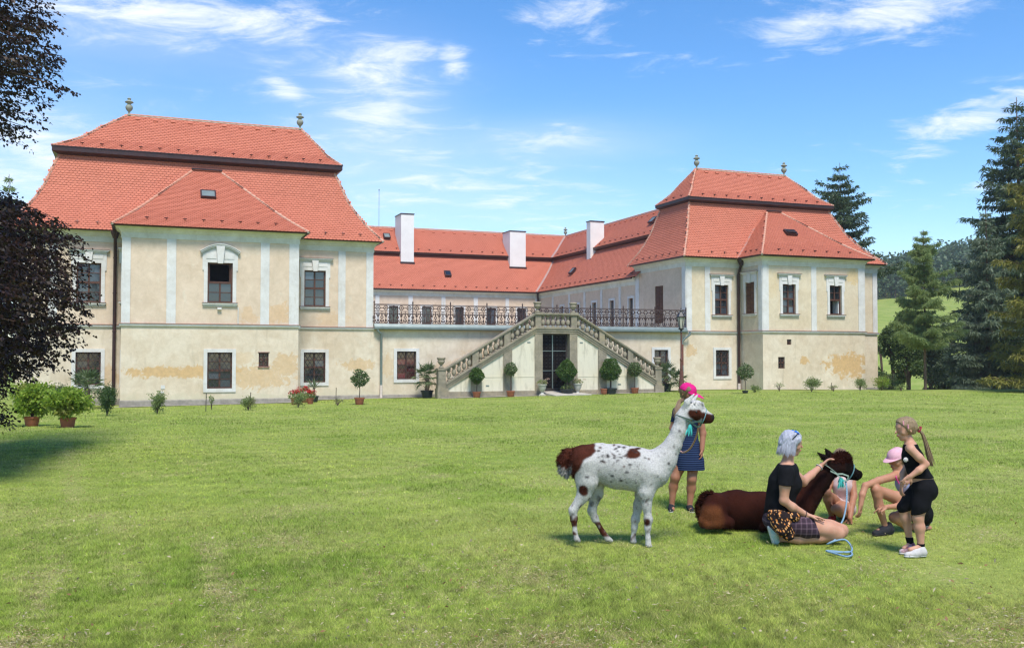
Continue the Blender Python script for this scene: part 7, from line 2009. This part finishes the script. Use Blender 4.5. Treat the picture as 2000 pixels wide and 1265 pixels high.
# ------------------------------------------------------------------ grass
def dryness(X, Y):
    P = np.stack([X, Y, 0 * X], 1)
    ang = HA; xr = X * math.cos(ang) + Y * math.sin(ang); yr = -X * math.sin(ang) + Y * math.cos(ang)
    rows = snoise(np.stack([xr * .22, yr * 2.0, 0 * X], 1), 1.0, 51, 7) * np.clip((X + 1) / 3, 0, 1) * np.clip((Y - 9) / 6, 0, 1)
    ph = (xr + .25 * snoise(np.stack([0 * X, yr * .5, 0 * X], 1), 1.0, 60, 4) + .45) % 1.18 / 1.18 - .5
    trk = (2.7 * np.exp(-(ph / .13) ** 2) * np.clip(.55 + .55 * snoise(np.stack([xr * .7, yr * .8, 0 * X], 1), 1.0, 52, 7), 0, 1.6) - .25) * np.clip((2 - X) / 4, .3, 1) * np.clip((24 - Y) / 10, .1, 1) * np.clip((Y - 5.2) / 4, .25, 1)
    bl = snoise(P * np.array([1, .8, 1]), 1.6, 53, 7); fine = snoise(P, 5.5, 54, 7); fin2 = snoise(P, 13, 56, 6)
    near = np.clip((9 - Y) / 5, 0, 1)
    return .8 * np.maximum(rows, trk) + .35 * bl + .40 * fine + .22 * fin2 + .35 * near
def blades(N, seed, py0=758.5, py1=1330):
    rng = np.random.default_rng(seed)
    py = rng.uniform(py0, py1, N) ; px = rng.uniform(-480, 2480, N)
    t = CAMZ / (py - 696) * FPX; Y = t * (1 + rng.normal(0, .004, N)); X = (px - 1000) / FPX * Y
    p = np.stack([X, Y], 1) / S; u = p[:, 0] * HU.x + p[:, 1] * HU.y; v = p[:, 0] * HV.x + p[:, 1] * HV.y
    ok = ~((v > 36.2) & (u > -1.0) & (u < 5.6)) & ~((v > 38.0) & (u > -5) & (u < 11)) & ~((v > 36.3) & (u > 10.8) & (u < 21.2)) & ~((v > 38.0) & (u > 5) & (u < 35)) & ~((v > 36.3) & (u > 26) & (u < 32)) & (Y < 62)
    ok &= ~((np.abs(u - 16.2) < .75) & (v > 35.8))
    return X[ok], Y[ok], rng
X, Y, rng = blades(1150000, 61); n = len(X)
Z = ground_z(X, Y) + .012 * np.sin(X * .9 + Y * .5) * np.sin(Y * .7 - X * .3) - .004
dry = dryness(X, Y); lush = snoise(np.stack([X, Y, 0 * X], 1), .8, 57, 6) * .6 + snoise(np.stack([X, Y, 0 * X], 1), 2.6, 58, 6) * .5 + snoise(np.stack([X, Y, 0 * X], 1), 7.5, 59, 6) * .4
hgt = np.where(Y < 14, .027, .027 + (Y - 14) * .0007) * rng.uniform(.5, 1.35, n) * (1 + .28 * lush) * np.clip(1.1 - .18 * dry, .5, 1.3)
wid = np.maximum(.0036, Y * .00052) * rng.uniform(.7, 1.3, n)
az = rng.uniform(0, 2 * np.pi, n); lean = rng.uniform(.3, 1.9, n)
D = np.stack([np.cos(az), np.sin(az), 0 * az], 1); Sx = np.stack([-np.sin(az), np.cos(az), 0 * az], 1)
tw = rng.uniform(0, 6.28, n); Sx = Sx * np.cos(tw)[:, None] + D * np.sin(tw)[:, None] * .6
B0 = np.stack([X, Y, Z], 1); tip = B0 + D * (hgt * lean)[:, None] + np.array([0, 0, 1.0]) * hgt[:, None]
Vg = np.stack([B0 - Sx * wid[:, None] * .5, B0 + Sx * wid[:, None] * .5, tip], 1).reshape(-1, 3)
g1 = np.array([.215, .318, .033]); g2 = np.array([.41, .46, .084]); st_ = np.array([.52, .42, .215]); g0 = np.array([.135, .225, .022])
xr_ = X * math.cos(HA) + Y * math.sin(HA); mow = np.tanh(2.2 * np.sin(2 * np.pi * xr_ / 2.36 + .6 * np.sin(Y * .11))) * np.clip((Y - 7) / 6, 0, 1)
m = np.clip(.5 + .20 * mow - .42 * lush + rng.normal(0, .28, n), 0, 1)[:, None]; c = g1 * (1 - m) + g2 * m
dk_ = np.clip(lush - .45 + rng.normal(0, .35, n), 0, 1)[:, None] * .8; c = c * (1 - dk_) + g0 * dk_
Pg = np.stack([X, Y * .8, 0 * X], 1); wa = np.clip((13 - Y) / 5, 0, 1); wc = np.clip((Y - 20) / 8, 0, 1); wb = np.clip(1 - wa - wc, 0, 1)
clp = wa * (snoise(Pg, 38, 67, 8) + .7 * snoise(Pg, 85, 68, 8)) + wb * (snoise(Pg, 17, 70, 8) + .7 * snoise(Pg, 40, 71, 8)) + wc * .8 * (snoise(Pg, 6, 72, 8) + .7 * snoise(Pg, 15, 73, 8))
clq = wa * snoise(Pg, 27, 69, 8) + wb * snoise(Pg, 12, 74, 8) + wc * snoise(Pg, 4.5, 75, 8)
sd = np.clip((dry + .45 * clq - .45 + rng.normal(0, .6, n)) / 1.25, 0, .92)[:, None]; c = c * (1 - sd) + st_ * sd
th_ = np.clip((snoise(np.stack([X, Y, 0 * X], 1), 1.15, 63, 7) + .5 * snoise(np.stack([X, Y, 0 * X], 1), 4.2, 64, 6) - .35 + .6 * np.clip((8 - Y) / 4, 0, 1) + rng.normal(0, .4, n)) / 1.4, 0, .8)[:, None] * np.clip((20 - Y) / 10, .15, 1)[:, None]; th_ = th_ * .6; c = c * (1 - th_) + np.array([.40, .36, .12]) * th_
farm = np.clip((Y - 12) / 25, 0, 1)[:, None]; c = c * (1 - .25 * farm) + (g1 * .35 + g2 * .65) * .25 * farm
c = c * rng.uniform(.50, 1.45, (n, 1)) * (1 + .24 * np.clip(clp, -2, 2))[:, None] * (1 + .05 * mow)[:, None]
def blade_mat():
    t = NT('grass_blade'); a = t.n('ShaderNodeVertexColor', layer_name='Col'); t.fin(a.outputs['Color'], .6, .2)
    tr = t.n('ShaderNodeBsdfTranslucent'); t.l(a.outputs['Color'], tr.inputs['Color']); mx = t.n('ShaderNodeMixShader'); mx.inputs[0].default_value = .35
    t.l(t.b.outputs[0], mx.inputs[1]); t.l(tr.outputs[0], mx.inputs[2]); t.l(mx.outputs[0], t.out.inputs[0]); return t.m
M_BLADE = blade_mat()
grass = link_mesh('grass', np_mesh('grass', Vg, np.arange(3 * n).reshape(n, 3), M_BLADE, False, np.repeat(c, 3, 0)))
tag(grass, 'short mown lawn grass with drying patches', 'grass', kind='stuff')
# dry clippings and fallen leaves lying on the lawn
X, Y, rng = blades(165000, 71, 770, 1330); d = dryness(X, Y) + rng.normal(0, .5, len(X)); ok = d > .95; X, Y, d = X[ok], Y[ok], d[ok]; n = len(X)
Z = ground_z(X, Y) + .012 * np.sin(X * .9 + Y * .5) * np.sin(Y * .7 - X * .3) + rng.uniform(.012, .040, n)
Dv = np.stack([rng.normal(size=n), rng.normal(size=n), rng.normal(size=n) * .25], 1)
sz = np.maximum(1.0, Y / 12)[:, None]
lv, lf = leaves(np.stack([X, Y, Z], 1), Dv, .030, .0065, rng, up=np.array([[0, 0, 1.5]]), droop=.1)
cc = np.array([.50, .40, .22]) * rng.uniform(.5, 1.3, (n, 1)); b_ = rng.random(n) < .10; cc[b_] = np.array([.56, .50, .36]); b_ = rng.random(n) < .10; cc[b_] = np.array([.24, .13, .06])
clip_ = link_mesh('hay_clippings', np_mesh('hay_clippings', lv, lf, M_BLADE, False, np.repeat(cc, 4, 0))); tag(clip_, 'dry straw clippings and fallen leaves strewn on the lawn', 'clippings', kind='stuff')
X, Y, rng = blades(1500, 73, 800, 1330); n = len(X)
Z = ground_z(X, Y) + .035; Dv = np.stack([rng.normal(size=n), rng.normal(size=n), rng.normal(size=n) * .3], 1)
lv, lf = leaves(np.stack([X, Y, Z], 1), Dv, .038, .017, rng, up=np.array([[0, 0, 1.2]]), droop=.1); cc = np.array([.54, .45, .29]) * rng.uniform(.5, 1.2, (n, 1)); b_ = rng.random(n) < .35; cc[b_] = np.array([.30, .17, .08])
lvs = link_mesh('fallen_leaves', np_mesh('fallen_leaves', lv, lf, M_BLADE, False, np.repeat(cc, 4, 0))); tag(lvs, 'pale fallen leaves scattered over the lawn', 'leaves', kind='stuff')

# ------------------------------------------------------------------ summer haze in the valley air
hb = MB(); hb.box(-650, 950, -40, 1560, -20, 75)
hm_ = bpy.data.materials.new('haze_air'); hm_.use_nodes = True; ht = hm_.node_tree; ht.nodes.clear()
ho = ht.nodes.new('ShaderNodeOutputMaterial'); hv = ht.nodes.new('ShaderNodeVolumePrincipled'); hv.inputs['Density'].default_value = .0003; hv.inputs['Color'].default_value = (.88, .93, 1.0, 1)
ht.links.new(hv.outputs[0], ho.inputs['Volume'])
haze = hb.build('haze', hm_); tag(haze, 'thin bluish summer haze over the valley', 'haze', kind='stuff')
